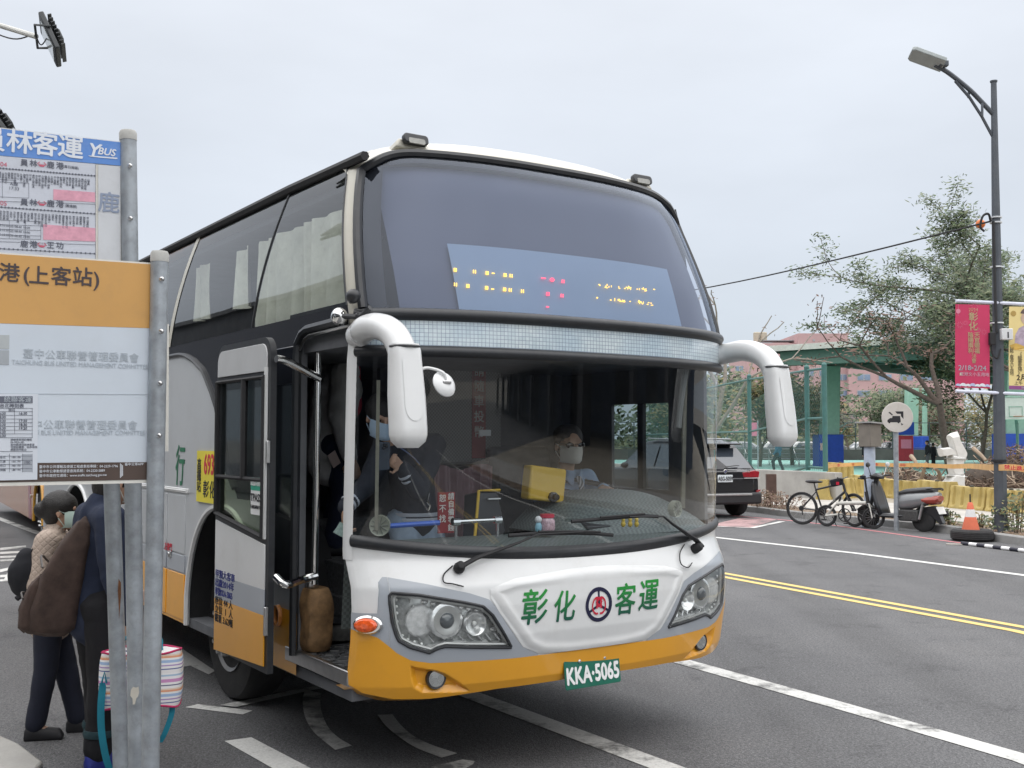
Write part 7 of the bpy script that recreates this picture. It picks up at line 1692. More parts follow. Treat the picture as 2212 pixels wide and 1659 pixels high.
loft([(.86,1.00,.05,.03),(.98,1.03,.13,.06),(1.08,1.0,.10,.05)], M_SCB, 'handlebar_cowl', sc2)
b = MB(); b.tube([(.97,-.10,1.02),(.92,-.33,1.04)], .018, 8); b.tube([(.97,.10,1.02),(.92,.33,1.04)], .018, 8); b.build('handlebar', M_RUBM, sc2)
for s in (-1, 1):
    b = MB(); b.tube([(.98,s*.22,1.04),(.98,s*.30,1.20)], .008, 6); b.ell((.97,s*.33,1.25), (.02,.075,.05), 12, 8); b.build('mirror', mat('mirror_pale', (.62,.64,.65), .2) if s < 0 else M_SCB, sc2)
loft([(-.36,.64,.10,.05),(-.32,.62,.14,.09),(-.18,.61,.155,.10),(-.05,.61,.165,.05)], mat('tail_orange', (.36,.05,.03), .15, var=.2, coat=.8), 'tail_light', sc2)
b = MB(); b.tube(spline([(-.05,-.13,.80),(-.30,-.10,.83),(-.40,0,.80),(-.30,.10,.83),(-.05,.13,.80)], 4), .012, 6); b.build('grab_rail', M_RUBM, sc2)
b = MB(); b.prism([(-.30,.46),(-.24,.50),(-.10,.48),(.05,.46),(.02,.40),(-.20,.30),(-.36,.16),(-.42,.18)], (0,.06,0), (1,0,0), (0,0,1), .12); b.build('rear_mudguard', M_SCB, sc2, bevel=.01)
pn_ = Vector((-.90,0,.42)).normalized(); pz = Vector((.42,0,.90)).normalized()
b = MB(); b.prism(rrect(.25,.145,.01), (-.36,0,.42), (0,-1,0), pz, .005); pp_ = b.build('number_plate', mat('plate_white2', (.72,.72,.70), .5), sc2); text('JW5-097', .082, M_INK, 'plate_lettering', pp_, Vector((-.36,0,.41))+pn_*.0065, (0,-1,0), pz, off=.002, sx=.72)
b = MB(); b.lathe([(.055,0),(.065,.05),(.065,.30),(.045,.38),(0,.385)], (.0,-.16,.30), (-1,-.1,.18), 16); b.build('exhaust', M_RUBM, sc2)
b = MB(); b.box((.25,.02,.30), (.42,.24,.22)); b.build('engine', mat('engine_dark', (.05,.05,.05), .6, var=.4, scale=30), sc2, bevel=.03)
b = MB(); b.tube([(.02,.12,.24),(-.06,.13,.52)], .026, 8); b.build('shock_absorber', M_STEEL, sc2)
b = MB(); b.prism([(.98,.20),(1.1,.42),(1.28,.46),(1.42,.36),(1.40,.32),(1.25,.40),(1.12,.36)], (0,.07,0), (1,0,0), (0,0,1), .14); b.build('front_mudguard', M_SCB, sc2, bevel=.01)
# ---- cone on a tyre, striped pole
cg = G(2100, 1168)
ty = thing('loose_tyre', 'black car tyre lying flat at the kerb holding an orange cone', 'tyre', cg)
b = MB(); b.lathe([(.19,.02),(.24,.0),(.31,.005),(.345,.04),(.35,.10),(.345,.16),(.31,.195),(.24,.20),(.19,.18),(.20,.10)], (0,0,.004), (0,0,1), 40); b.add(*(lambda o_: ([], []))(0)) ; b.f.append(tuple()) if False else None
tt = b.build('carcass', M_TYRE, ty)
b = MB()
for k in range(4): b.lathe([(.351,.045+.03*k),(.354,.05+.03*k),(.351,.055+.03*k)], (0,0,.0), (0,0,1), 40)
b.build('tread_ribs', M_TYRE, tt, kind='stuff')
cn = thing('traffic_cone', 'orange traffic cone with a white band standing in a tyre', 'cone', cg+Vector((-.02,0,.12)))
M_ORC = mat('cone_orange', (.68,.16,.08), .6, var=.1, dirt=.2); b = MB(); b.lathe([(.155,.0),(.15,.05),(.092,.29)], (0,0,0), (0,0,1), 28); b.lathe([(.064,.42),(.042,.52),(.03,.54),(0,.54)], (0,0,0), (0,0,1), 28); b.build('cone_body', M_ORC, cn)
b = MB(); b.lathe([(.092,.29),(.064,.42)], (0,0,0), (0,0,1), 28); b.build('white_band', mat('cone_white', (.66,.66,.66), .5, dirt=.2), cn)
b = MB(); b.tube([(0,0,.52),(0,0,.68)], .012, 6); b.build('tip', M_RUBM, cn)
pp0, pp1 = G(2078, 1177), G(2240, 1197); sp0 = thing('striped_bar', 'black and white striped bar lying on the road below the cone', 'bar', pp0+Vector((0,0,.03)))
dd = (pp1-pp0); n8 = 9
for k in range(n8):
    b = MB(); b.tube([dd*(k/n8), dd*((k+1)/n8)], .030, 10); b.build('segment', M_PLW if k % 2 else mat('bar_black', (.02,.02,.035), .5), sp0)
b = MB(); b.tube([(math.cos(2*pi*k/14)*.14-.12, math.sin(2*pi*k/14)*.07, -.018) for k in range(14)], .008, 5, closed=True); b.build('rope', mat('rope', (.45,.42,.38), .9), sp0)
# ---- low wall, brown stub, planting
wl0, wl1 = V(1640, 1078, 32.2), V(1806, 1078, 29.4); wl0.z = wl1.z = .1
def hz(x, y, Y): return V(x, y, Y).z
t = thing('low_wall', 'weathered concrete wall under the green fence beyond the parked car', 'wall', wl0)
u_ = (wl1-wl0); u_.z = 0; wdir = u_.normalized(); wh = hz(1700, 1015, 31.2)-.1
b = MB(); b.prism([(-9,0),(u_.length,0),(u_.length,wh*.97),(-9,wh)], (0,0,0), wdir, (0,0,1), .25 if wdir.cross(Vector((0,0,1))).y > 0 else -.25); b.build('wall', CONC, t, bevel=.02)
st_g = V(1666, 1067, 28.8); t = thing('steel_stub', 'rusty brown steel post stub standing in front of the concrete wall', 'post', (st_g.x, st_g.y, .1)); hs = hz(1666,1024,28.8)-.1
b = MB(); b.box((0,0,hs/2), (.26,.14,hs)); b.build('stub', mat('rust_brown', (.07,.04,.032), .8, var=.3, scale=8), t, bevel=.01)
def bush(name, lab, c_, r, n, cols, h, leaf=.05, cat='plant', seed=1, twig=True, group=None):
    t = thing(name, lab, cat, c_, 0, group); rr_ = random.Random(seed)
    for ci, col in enumerate(cols):
        b = MB()
        for k in range(n//len(cols)):
            a = rr_.uniform(0, 2*pi); q_ = math.sqrt(rr_.random())*r; z = h*rr_.random()**.8*(1-.5*(q_/r)**2)+.02
            p = Vector((q_*math.cos(a), q_*math.sin(a), z)); u = Vector((rr_.gauss(0,1), rr_.gauss(0,1), rr_.gauss(0,.6))).normalized()*leaf*rr_.uniform(.6,1.5); v = u.orthogonal().normalized()*leaf*.45
            b.add([p-u, p+v, p+u, p-v], [(0,1,2,3)])
        b.build('foliage', col, t, smooth=0, kind='stuff')
    if twig:
        b = MB()
        for k in range(14):
            a = rr_.uniform(0, 2*pi); q_ = rr_.uniform(0, r*.7); b.tube([(q_*math.cos(a)*.4, q_*math.sin(a)*.4, 0), (q_*math.cos(a), q_*math.sin(a), h*rr_.uniform(.5,.95))], .006, 4)
        b.build('stems', mat('stem_brown', (.12,.085,.05), .9), t, kind='stuff')
    return t
def leafm(n, c): return mat('leaf_'+n, c, .6, var=.35, scale=3)
LG1, LG2, LG3, LY1, LB1, LB2 = leafm('green', (.075,.115,.045)), leafm('deep', (.045,.075,.035)), leafm('pale', (.13,.15,.075)), leafm('yellow', (.22,.17,.06)), leafm('brown', (.11,.055,.035)), leafm('tan', (.19,.125,.08))
for i, (x, y, Y, r, h) in enumerate(((2196,1140,19.2,.42,.75),(2120,1125,19.9,.22,.32),(2050,1120,20.6,.22,.34),(2020,1114,21.4,.18,.26))):
    g_ = V(x, y, Y); bush('kerbside_shrub', ('dense green shrub with yellow flowers behind the lamp post base', 'small sparse green plant right of the cone in the planting strip', 'thin green plant left of the cone in the planting strip', 'tiny weed clump behind the scooter plate')[i], (g_.x, g_.y, .1), r, 500 if i == 0 else 90, [LG1, LG3, LY1], h, .05, seed=i+1)
for i, (x, y, Y) in enumerate(((1640,1085,27.0),(1668,1088,26.2),(1698,1092,25.4),(1650,1092,26))):
    g_ = V(x, y, Y); bush('dry_weeds', 'dry weeds growing along the kerb between the car and the mountain bike', (g_.x, g_.y, .1), .5, 160, [LB1, LB2], .42, .04, 'weeds', seed=20+i, group='dry weeds along the kerb')
rr_ = random.Random(5); b = MB()
P_ = [off_line(.25), off_line(1.1)]
for k in range(1500):
    i = rr_.randrange(2, len(stones)-1); p = P_[0][i].lerp(P_[1][i], rr_.random()).lerp(P_[0][i-1], rr_.random()*.9); p = Vector((p.x, p.y, .118+rr_.random()*.03))
    u = Vector((rr_.gauss(0,1), rr_.gauss(0,1), rr_.gauss(0,.3))).normalized()*.05; v = u.orthogonal().normalized()*.022; b.add([p-u, p+v, p+u, p-v], [(0,1,2,3)])
o = b.build('leaf_litter', LB2, None, smooth=0); o['kind'] = 'stuff'
# ================================================================== BEYOND THE FAR KERB
def gz(x, Y, z=.1): p = V(x, 1000, Y); return Vector((p.x, Y, z))
def up(yv, Y): return V(1106, yv, Y).z
# ---- green chain-link fence on the wall and its run to the left
M_FEN = mat('fence_green', (.05,.15,.14), .5, var=.15, dirt=.2)
fn = thing('chain_link_fence', 'tall green chain link fence with round posts behind the parked car', 'fence', gz(1783, 29.9, 0))
fo = fn.location
fpts = [(1783, 29.9, 788), (1745, 31.0, 793), (1620, 37.5, 812), (1490, 47, 840), (1380, 60, 865)]
FP = [(gz(x, Y, 0)-fo, wh+.1 if Y < 33 else .1, up(yt, Y)) for x, Y, yt in fpts]
for p, z0, z1 in FP:
    b = MB(); b.tube([(p.x, p.y, z0), (p.x, p.y, z1)], .072, 12); b.ell((p.x, p.y, z1), .08, 10, 6); b.build('post', M_FEN, fn)
for (p, z0, z1), (q_, y0, y1) in zip(FP, FP[1:]):
    for t_ in (.03, .5, .97):
        b = MB(); b.tube([(p.x, p.y, lerp(z0, z1, t_)), (q_.x, q_.y, lerp(y0, y1, t_))], .036, 8); b.build('rail', M_FEN, fn)
    b = MB(); L_ = (q_-p).length; H_ = z1-z0; n_ = int(L_/.13); st_ = .13
    def fpt(u, z): u_ = max(0, min(1, u/L_)); return (lerp(p.x, q_.x, u_), lerp(p.y, q_.y, u_), lerp(z0, y0, u_)+z)
    for k in range(-int(H_/st_), n_+1):
        for sgn in (1, -1):
            u0, z0_ = k*st_, 0; u1, z1_ = k*st_+H_, H_
            if u0 < 0: z0_ = -u0; u0 = 0
            if u1 > L_: z1_ -= (u1-L_); u1 = L_
            if u1 <= u0: continue
            if sgn < 0: z0_, z1_ = H_-z0_, H_-z1_
            b.tube([fpt(u0, z0_), fpt(u1, z1_)], .0028, 3, cap=False)
    b.build('wire_mesh', M_FEN, fn, smooth=0, kind='stuff')
# ---- water-filled barriers
M_BAR = mat('barrier_yellow', (.43,.325,.105), .55, var=.16, scale=4, dirt=.45, dcol=(.30,.20,.09))
def barrier(c_, rz, label, L_=1.25, H_=.80, D_=.42):
    t = thing('water_barrier', label, 'barrier', c_, rz, 'yellow barriers edging the yard')
    b = MB(); P_ = []
    n_ = 41
    for z, w_, dz in ((0,.5,0),(.12,.5,0),(.2,.42,0),(.75,.30,0),(.88,.32,0),(1.0,.26,0)):
        r = []
        for k in range(n_):
            x = -L_/2+L_*k/(n_-1); g = .05*(1 if (k % 10) in (4,5,6) else 0)*(1 if .15 < z < .9 else 0); r.append(Vector((x, -(w_*D_-g), z*H_+(.008*math.cos(pi*2*k/(n_-1)) if z > .8 else 0))))
        for k in range(n_-1, -1, -1):
            x = -L_/2+L_*k/(n_-1); r.append(Vector((x, w_*D_, z*H_+(.008*math.cos(pi*2*k/(n_-1)) if z > .8 else 0))))
        r.append(r[0].copy()); P_.append(r)
    b.grid(P_); b.add(P_[-1][:-1], [tuple(range(2*n_))]); b.build('shell', M_BAR, t, bevel=.02, smooth=45)
    b = MB(); b.lathe([(.05,0),(.05,.03),(.03,.04),(0,.04)], (0,0,H_-.01), (0,0,1), 12); b.build('filler_cap', mat('cap_dark', (.05,.05,.04), .7), t)
    return t
def bput(x0, x1, yv, Y0, Y1, label, H_):
    p, q_ = gz(x0, Y0), gz(x1, Y1); c_ = (p+q_)/2; d_ = q_-p; return barrier(c_, math.atan2(d_.y, d_.x), label, d_.length*.985, H_)
bput(1989, 2060, 1050, 27.6, 26.2, 'yellow barrier right below the white wrapped figure, first of the near row', .62)
bput(2061, 2137, 1060, 26.1, 25.0, 'yellow barrier directly behind the orange cone', .54)
bput(2138, 2230, 1066, 24.9, 23.9, 'yellow barrier behind the lamp post at the right edge', .52)
bput(1905, 1988, 1050, 31.5, 29.0, 'yellow barrier between the round sign pole and the wrapped figure', .52)
bput(1838, 1904, 1045, 31.0, 31.8, 'yellow barrier behind the box post and scooter handlebar', .55)
bput(1775, 1837, 1045, 29.5, 30.8, 'yellow barrier behind the bicycle handlebars', .55)
bput(1788, 1842, 1010, 38, 37.5, 'tall yellow barrier behind the end of the concrete wall', .85)
bput(1843, 1906, 1013, 37, 35, 'far yellow barrier seen left of the round sign above the scooter', .45)
# ---- caution tape
ct = thing('caution_tape', 'orange caution tape with red characters strung across the yard to the lamp post', 'tape', gz(1800, 34, 0))
tp = [V(1783,1008,30.5), V(1842,1003,34), V(1950,1004.5,31), V(2060,1007,27), V(2150,1009,LY+.15), V(2230,1014,18.6)]
tp = [p-ct.location for p in spline(tp, 6)]
b = MB(); b.slab([[p+Vector((0,.03*math.sin(i*.9), -.055+.01*math.sin(i))) for i, p in enumerate(tp)], [p+Vector((0,0, .055+.01*math.sin(i))) for i, p in enumerate(tp)]], (0,.003,0)); b.build('tape', mat('tape_orange', (.66,.38,.14), .5, var=.14, scale=3), ct, smooth=60)
for i in range(3, len(tp)-3, 3):
    d_ = (tp[i+1]-tp[i-1]).normalized(); text('禁止進入', .085, M_RED, 'tape_lettering', ct, tp[i]+Vector((0,-.035,0)), (d_.x, d_.y, d_.z), sx=1.2, off=.002, res=1)
# ---- white wrapped figure
M_WRAP = mat('wrap_white', (.62,.61,.59), .85, var=.08, scale=4, dirt=.2, dcol=(.45,.42,.38))
wg = gz(2050, 36.5); wf = thing('wrapped_figure', 'tall figure wrapped in white cloth with one arm out, standing behind the yellow barriers', 'statue', wg)
W3 = lambda x, y, d=0: V(*k2(x, y), 36.5)-wg+Vector((0,d,0))
def wrapb(ol, d0, d1, jit, nm):
    rr2_ = random.Random(len(ol)); b = MB(); n_ = len(ol); c_ = sum((W3(*p) for p in ol), Vector())/n_; rings = []
    for f, d in ((.80, d0), (1.0, d0*.45), (1.0, d1*.45), (.85, d1)):
        r = []
        for a_, q_ in zip(ol, ol[1:]+ol[:1]):
            for t_ in (0, .5):
                p = W3(*a_).lerp(W3(*q_), t_); r.append(c_+(p-c_)*f*(1+rr2_.uniform(-jit, jit)*.5)+Vector((rr2_.uniform(-jit, jit)*.2, d, rr2_.uniform(-jit, jit)*.2)))
        rings.append(r+[r[0].copy()])
    b.grid(rings); b.add(rings[0][:-1], [tuple(range(2*n_))]); b.add(rings[-1][:-1], [tuple(range(2*n_))]); return b.build(nm, M_WRAP, wf, smooth=22)
wrapb([(645,918),(695,900),(712,960),(752,1035),(738,1075),(700,1085),(672,1010)], -.26, .26, .09, 'head_wrap')
wrapb([(583,998),(650,992),(712,1028),(705,1046),(655,1040),(595,1046)], -.22, .18, .08, 'arm_wrap')
wrapb([(652,1035),(728,1040),(724,1110),(728,1165),(660,1165),(655,1110)], -.30, .28, .09, 'body_wrap')
wrapb([(668,1150),(728,1155),(732,1262),(578,1262),(590,1228),(640,1195)], -.42, .36, .10, 'skirt_wrap')
for y in (1060, 1165):
    b = MB(); c_ = W3(693, y); b.lathe([(.36,-.012),(.37,0),(.36,.012)], c_, (0.05,0,1), 18); b.build('tie_cord', mat('cord_grey', (.4,.4,.38), .8), wf)
# ---- brush heaps
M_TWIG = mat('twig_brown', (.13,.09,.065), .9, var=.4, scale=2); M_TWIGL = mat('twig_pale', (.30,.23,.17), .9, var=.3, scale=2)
def heap(lab, x0, x1, ytop, Y, n, seed, dep=2.2):
    p, q_ = gz(x0, Y), gz(x1, Y); c_ = (p+q_)/2; t = thing('brush_pile', lab, 'brush pile', c_); rr_ = random.Random(seed); hw = (q_-p).length/2; H_ = up(ytop, Y)-.1
    for m_, nn, r0, ln in ((M_TWIG, n, .012, .55), (M_TWIGL, n//4, .022, .8), (LB1, n, None, .07)):
        b = MB()
        for k in range(nn):
            u, v = rr_.uniform(-1,1), rr_.uniform(-1,1); hh = H_*max(.12, (1-abs(u)**2.4)*(1-abs(v)**2))*(.75+.3*math.sin(u*5+seed)); c = Vector((u*hw, v*dep, hh*rr_.random()**.6))
            d_ = Vector((rr_.gauss(0,1), rr_.gauss(0,1), rr_.gauss(0,.55))).normalized()
            if r0: 
                L_ = ln*rr_.uniform(.4,1.5); b.tube([c-d_*L_/2, c+Vector((rr_.gauss(0,.06), rr_.gauss(0,.06), rr_.gauss(0,.06))), c+d_*L_/2], [r0*1.3, r0, r0*.5], 3, cap=False)
            else:
                v_ = d_.orthogonal().normalized()*ln*.5; d2 = d_*ln; b.add([c-d2, c+v_, c+d2, c-v_], [(0,1,2,3)])
        b.build('twigs' if r0 else 'dry_leaves', m_, t, smooth=0, kind='stuff')
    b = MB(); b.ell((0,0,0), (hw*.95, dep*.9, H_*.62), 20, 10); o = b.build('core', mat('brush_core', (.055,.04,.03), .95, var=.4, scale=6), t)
    return t
heap('brown heap of cut branches left of the white wrapped figure', 1890, 2045, 1010, 40, 900, 3)
heap('tall brown heap of cut branches right of the white wrapped figure', 2065, 2330, 962, 39, 1500, 8)
for i, pts in enumerate((((1985,1045),(1992,1028),(1998,1008),(2000,1000)), ((2022,1048),(2030,1030),(2027,1018),(2018,1012)), ((2102,968),(2118,982),(2130,995)), ((1968,985),(1976,995),(1983,1010)))):
    pp_ = [V(x, y, 37.6-.3*k) for k, (x, y) in enumerate(pts)]; t = thing('cut_branch', ('twisted pale root leaning in the left brush heap', 'forked pale branch beside the skirt of the wrapped figure', 'bare pale branch on top of the right brush heap', 'pale branch rising from the left brush heap near the sign')[i], 'branch', pp_[0])
    b = MB(); b.tube([p-pp_[0] for p in spline(pp_, 5)], [.075-.002*k for k in range(len(spline(pp_, 5)))], 8); b.build('limb', M_TWIGL, t)
# ---- trees
M_BARKD = mat('bark_dark', (.075,.058,.048), .95, var=.35, scale=8, bump=.6, bscale=25); M_BARK = mat('bark', (.13,.10,.08), .95, var=.35, scale=8, bump=.6, bscale=25); M_BARKP = mat('bark_pale', (.26,.23,.20), .9, var=.3, scale=8)
def tree(name, label, base, H_, spread, leaves, n_leaf, seed, bark=None, trunk=.18, crown0=.35, leaf=.10, lean=(0,0), depth=4, fork=3, group=None, droop=0.0, cl=.35, flat=1.0):
    rr_ = random.Random(seed); t = thing(name, label, 'tree', base, 0, group); tips = []; b = MB()
    def grow(p, d, L_, r, lev):
        n_ = 4; pts = [p]; dd = d.copy()
        for k in range(n_):
            dd = (dd+Vector((rr_.gauss(0,.13), rr_.gauss(0,.13), rr_.gauss(0,.08)-droop*lev*.1))).normalized(); pts.append(pts[-1]+dd*L_/n_)
        b.tube(pts, [lerp(r, r*.62, k/n_) for k in range(n_+1)], max(4, 9-2*lev), cap=False)
        if lev >= 2: tips.extend(pts[2:])
        elif lev == 1: tips.extend(pts[3:])
        if lev < depth-1:
            for k in range(fork if lev else fork+1):
                a = rr_.uniform(0, 2*pi); el_ = rr_.uniform(.35, .95); ax = dd.orthogonal().normalized(); ax.rotate(Matrix.Rotation(a, 3, dd)); nd = (dd*math.cos(el_)+ax*math.sin(el_)*spread); nd.z = nd.z*flat+.10; grow(pts[-1 if k < 2 else rr_.randrange(2, n_+1)], nd.normalized(), L_*rr_.uniform(.58,.85), r*.58, lev+1)
    grow(Vector((0,0,-.1)), Vector((lean[0], lean[1], 1)).normalized(), H_*crown0, trunk, 0)
    zmax = max(p.z for p in tips); k_ = H_/zmax
    b.v = [(x*k_, y*k_, z*k_) for x, y, z in b.v]; tips = [p*k_ for p in tips]
    b.build('trunk', bark or M_BARK, t, smooth=60)
    if n_leaf:
        for li, m_ in enumerate(leaves):
            g = MB()
            for k in range(n_leaf//len(leaves)):
                c = rr_.choice(tips)+Vector((rr_.gauss(0,cl), rr_.gauss(0,cl), rr_.gauss(0,cl*.6))); u = Vector((rr_.gauss(0,1), rr_.gauss(0,1), rr_.gauss(0,.5))).normalized()*leaf*rr_.uniform(.5,1.5); v = u.orthogonal().normalized()*leaf*.4; g.add([c-u, c+v, c+u, c-v], [(0,1,2,3)])
            g.build('crown', m_, t, smooth=0, kind='stuff')
    return t
def T(x, Y, ytop): return gz(x, Y), up(ytop, Y)-.1
p, h = T(2062, 44, 665); tree('dead_tree', 'wide bare tree with dry brown leaf tufts behind the wrapped figure', p, h+.6, 1.15, [LB1, LB1], 520, 42, M_BARKD, .12, .26, .11, (-.25,0), 5, 2, cl=.24, flat=.8)
p, h = T(2315, 50, 410); tree('green_tree', 'big feathery green tree behind the upper part of the lamp post', p, h, 1.4, [LG1, LG2, LG3], 24000, 44, M_BARK, .12, .30, .115, (-.03,0), 5, 3, cl=.30, flat=.8)
p, h = T(2120, 58, 505); tree('green_tree', 'lower green tree behind the red banner and the lamp post', p, h, 1.2, [LG1, LG3, LG2], 13000, 31, M_BARK, .10, .30, .12, (.0,0), 5, 3, cl=.32, flat=.85)
p, h = T(1541, 46, 612); tree('dead_tree', 'leafless pollarded tree just right of the coach upper windscreen', p, h, .8, [LB1], 60, 4, M_BARKP, .16, .45, .07, (0,0), 4, 2, cl=.1)
k = 0
for (x, Y, yt, lv, n_, sd) in ((1570,62,830,[LG3,LG1,LY1],2600,5), (1640,66,812,[LG1,LG3,LY1],2800,6), (1712,70,835,[LG3,LY1,LG1],2400,7), (1770,84,850,[LG1,LY1,LG3],1700,8), (1515,70,800,[LG2,LG3],2200,9), (1838,96,880,[LY1,LB2,LG3],1300,13), (1890,100,862,[LG1,LG3],1500,14), (1955,98,846,[LG2,LG1,LG3],2000,15), (2010,104,858,[LG1,LG3],1500,16), (2062,100,868,[LG1,LB1],1300,17), (2120,96,852,[LG3,LY1],1500,18), (2185,92,880,[LG1,LG3],1300,19), (1445,80,815,[LG2,LG3],1600,21), (2250,90,840,[LG1,LG2],1500,22)):
    nm_ = ('leftmost olive tree seen through the driver side window', 'full olive tree behind the left part of the green fence', 'olive tree hidden behind the right mirror arm', 'olive tree just right of the mirror head', 'dark tree showing between coach windscreen edge and mirror', 'small golden tree beside the basketball hoop', 'green tree behind the box post', 'dark conifer-like tree right of the round sign', 'green tree behind the second pavilion column', 'thin brownish tree behind the wrapped figure head', 'pale tree left of the lamp post under the banner', 'green tree behind the white basketball backboard', 'tree seen far left through the coach cab', 'tree at the far right edge of the yard')
    order = (1, 2, 3, 4, 0, 5, 6, 7, 8, 9, 10, 11, 12, 13)
    p, h = T(x, Y, yt); tree('park_tree', nm_[k] if k != 0 and k != 4 else ('olive tree between the coach edge and the first fence post' if k == 0 else 'leftmost dark tree seen through the driver window'), p, h*1.04, 1.1, lv, int(n_*1.5), sd, M_BARK, .10, .32, .17, (0,0), 4, 3, group='trees beyond the sports court', cl=.60); k += 1
# ---- pavilion
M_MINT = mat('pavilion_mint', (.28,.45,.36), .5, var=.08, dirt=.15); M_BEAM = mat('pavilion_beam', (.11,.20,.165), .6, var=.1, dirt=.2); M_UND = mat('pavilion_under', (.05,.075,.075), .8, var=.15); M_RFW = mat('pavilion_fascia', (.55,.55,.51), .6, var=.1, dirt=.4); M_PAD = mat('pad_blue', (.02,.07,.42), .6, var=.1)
pv = thing('pavilion', 'large open sports pavilion with green steel roof and mint columns on blue pads', 'pavilion', gz(1785, 66, 0)); po = pv.location
L0, L1 = V(1637, 757, 64), V(2212+260, 690, 50.5); zr = L0.z; L1.z = zr; ed = (L1-L0); ed.z = 0; edn = ed.normalized(); bk_ = Vector((-edn.y, edn.x, 0)); bk_ = bk_ if bk_.y > 0 else -bk_
def pvb(u0, u1, v0, v1, z0, z1, nm, m_, bev=0):
    b = MB(); b.prism([(u0, v0), (u1, v0), (u1, v1), (u0, v1)], L0-po+Vector((0,0,z0-L0.z)), edn, bk_, z1-z0); return b.build(nm, m_, pv, bevel=bev)
LL = ed.length
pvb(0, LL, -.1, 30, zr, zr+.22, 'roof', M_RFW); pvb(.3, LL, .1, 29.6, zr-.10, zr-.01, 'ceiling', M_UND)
pvb(-.02, LL, -.14, -.08, zr-.12, zr+.2, 'fascia', M_RFW); pvb(1.2, LL, .45, .95, zr-.95, zr-.12, 'edge_beam', M_BEAM)
for k in range(9): pvb(2+k*3.6, 2.35+k*3.6, .96, 29, zr-.75, zr-.12, 'cross_beam', M_BEAM)
for k in range(6): pvb(1.2, LL, 4.5+k*4.6, 4.75+k*4.6, zr-.5, zr-.13, 'purlin', M_BEAM)
pvb(1.2, LL, 28.4, 28.8, zr-1.0, zr-.12, 'rear_beam', M_BEAM)
def column(x, Y, w_, ztop, label=None, lean=0.0):
    c_ = gz(x, Y, 0)-po
    b = MB(); b.prism([(-w_*.62,0),(w_*.62,0),(w_*.85,ztop),(-w_*.25,ztop)], c_+Vector((0,-w_*.5,.1)), (1,0,0), (0,0,1), -w_); cl_ = b.build('column', M_MINT, pv, bevel=.03)
    b = MB(); b.box(c_+Vector((0,0,1.1)), (w_*1.75, w_*1.7, 1.95)); b.build('pad', M_PAD, cl_, bevel=.04)
column(1789, 66, .85, zr-.9); column(1966, 94, .85, zr-.9); column(2184, 55.5, .78, zr-.9); column(1998, 92, .3, zr-1.0)
b = MB(); b.prism([(-.22,-.22),(.22,-.22),(.22,.22),(-.22,.22)], gz(1776,65.2,0)-po+Vector((0,-.4,up(964,65))), (1,0,0), (0,0,1), .03); b.build('notice', mat('notice_pink', (.6,.4,.38), .6), pv)
# ---- pink building beyond
M_PKB = mat('pink_tiles', (.47,.31,.31), .8, var=.08, scale=.4, dirt=.2, dcol=(.3,.2,.2)); M_WIN = mat('window_bluegrey', (.16,.22,.32), .2, var=.3, scale=.3, coat=.5); M_WFR = mat('window_frame_grey', (.35,.36,.38), .6)  # wall pink is paled to stand in for distance haze
Yb = 170
pkb = thing('apartment_building', 'pink tiled building with rooftop water tanks far behind the pavilion', 'building', gz(1740, Yb, 0)); bo = pkb.location
def bx(x0, x1, yt, Y0, Y1, nm, m_, zb=0.0):
    p, q_ = V(x0, yt, Y0)-bo, V(x1, yt, Y0)-bo; b = MB(); b.bb((p.x, 0+Y0-Yb, zb), (q_.x, Y1-Yb, p.z)); return b.build(nm, m_, pkb)
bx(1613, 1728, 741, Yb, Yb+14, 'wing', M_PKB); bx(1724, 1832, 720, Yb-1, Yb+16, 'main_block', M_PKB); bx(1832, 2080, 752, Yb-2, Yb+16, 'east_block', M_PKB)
for (x, y) in ((1635,726), (1649,726)):
    p = V(x, y, Yb+3)-bo; b = MB(); b.lathe([(.55,-.9),(.58,-.2),(.58,.5),(.45,.62),(0,.66)], p, (0,0,1), 16); b.build('water_tank', mat('tank_beige', (.42,.38,.30), .6, var=.1), pkb)
p = V(1781, 715, Yb+4)-bo; b = MB()
b.tube([p, p+Vector((0,0,2.4))], .06, 4)
for z in (.4,.9,1.4): b.box(p+Vector((0,0,z)), (.5-.15*z,.1,.06))
b.build('antenna', mat('antenna_grey', (.25,.25,.25), .6), pkb)
b = MB(); b.box(V(1692, 742, Yb)-bo+Vector((0,3,.6)), (5.5,3,.15)); b.build('roof_shelter', mat('roof_sheet', (.22,.23,.24), .6), pkb)
for (x0, x1, y0, y1) in [(1657,1690,822,838),(1700,1716,822,838)]+[(1806+46*i, 1834+46*i, y, y+14) for y in (808,843) for i in range(5)]+[(1740+30*i, 1758+30*i, y, y+13) for y in (800,838) for i in range(2)]+[(1806+46*i, 1834+46*i, 775, 788) for i in range(5)]+[(1756,1760,733,737)]+[(1560+28*i, 1578+28*i, y, y+13) for y in (790,825) for i in range(2)]:
    yy = Yb-2.06 if x0 > 1831 else (Yb-1.06 if x0 > 1723 else Yb-.06)
    p, q_ = V(x0, y1, yy)-bo, V(x1, y0, yy)-bo; b = MB(); b.bb((p.x, p.y-.02, p.z), (q_.x, p.y+.04, q_.z)); wn_ = b.build('window', M_WFR, pkb)
    w2_ = (q_.x-p.x)
    for k in range(2): b = MB(); b.bb((p.x+.1+k*w2_/2, p.y-.05, p.z+.12), (p.x-.06+(k+1)*w2_/2, p.y-.02, q_.z-.12)); b.build('pane', M_WIN, wn_)
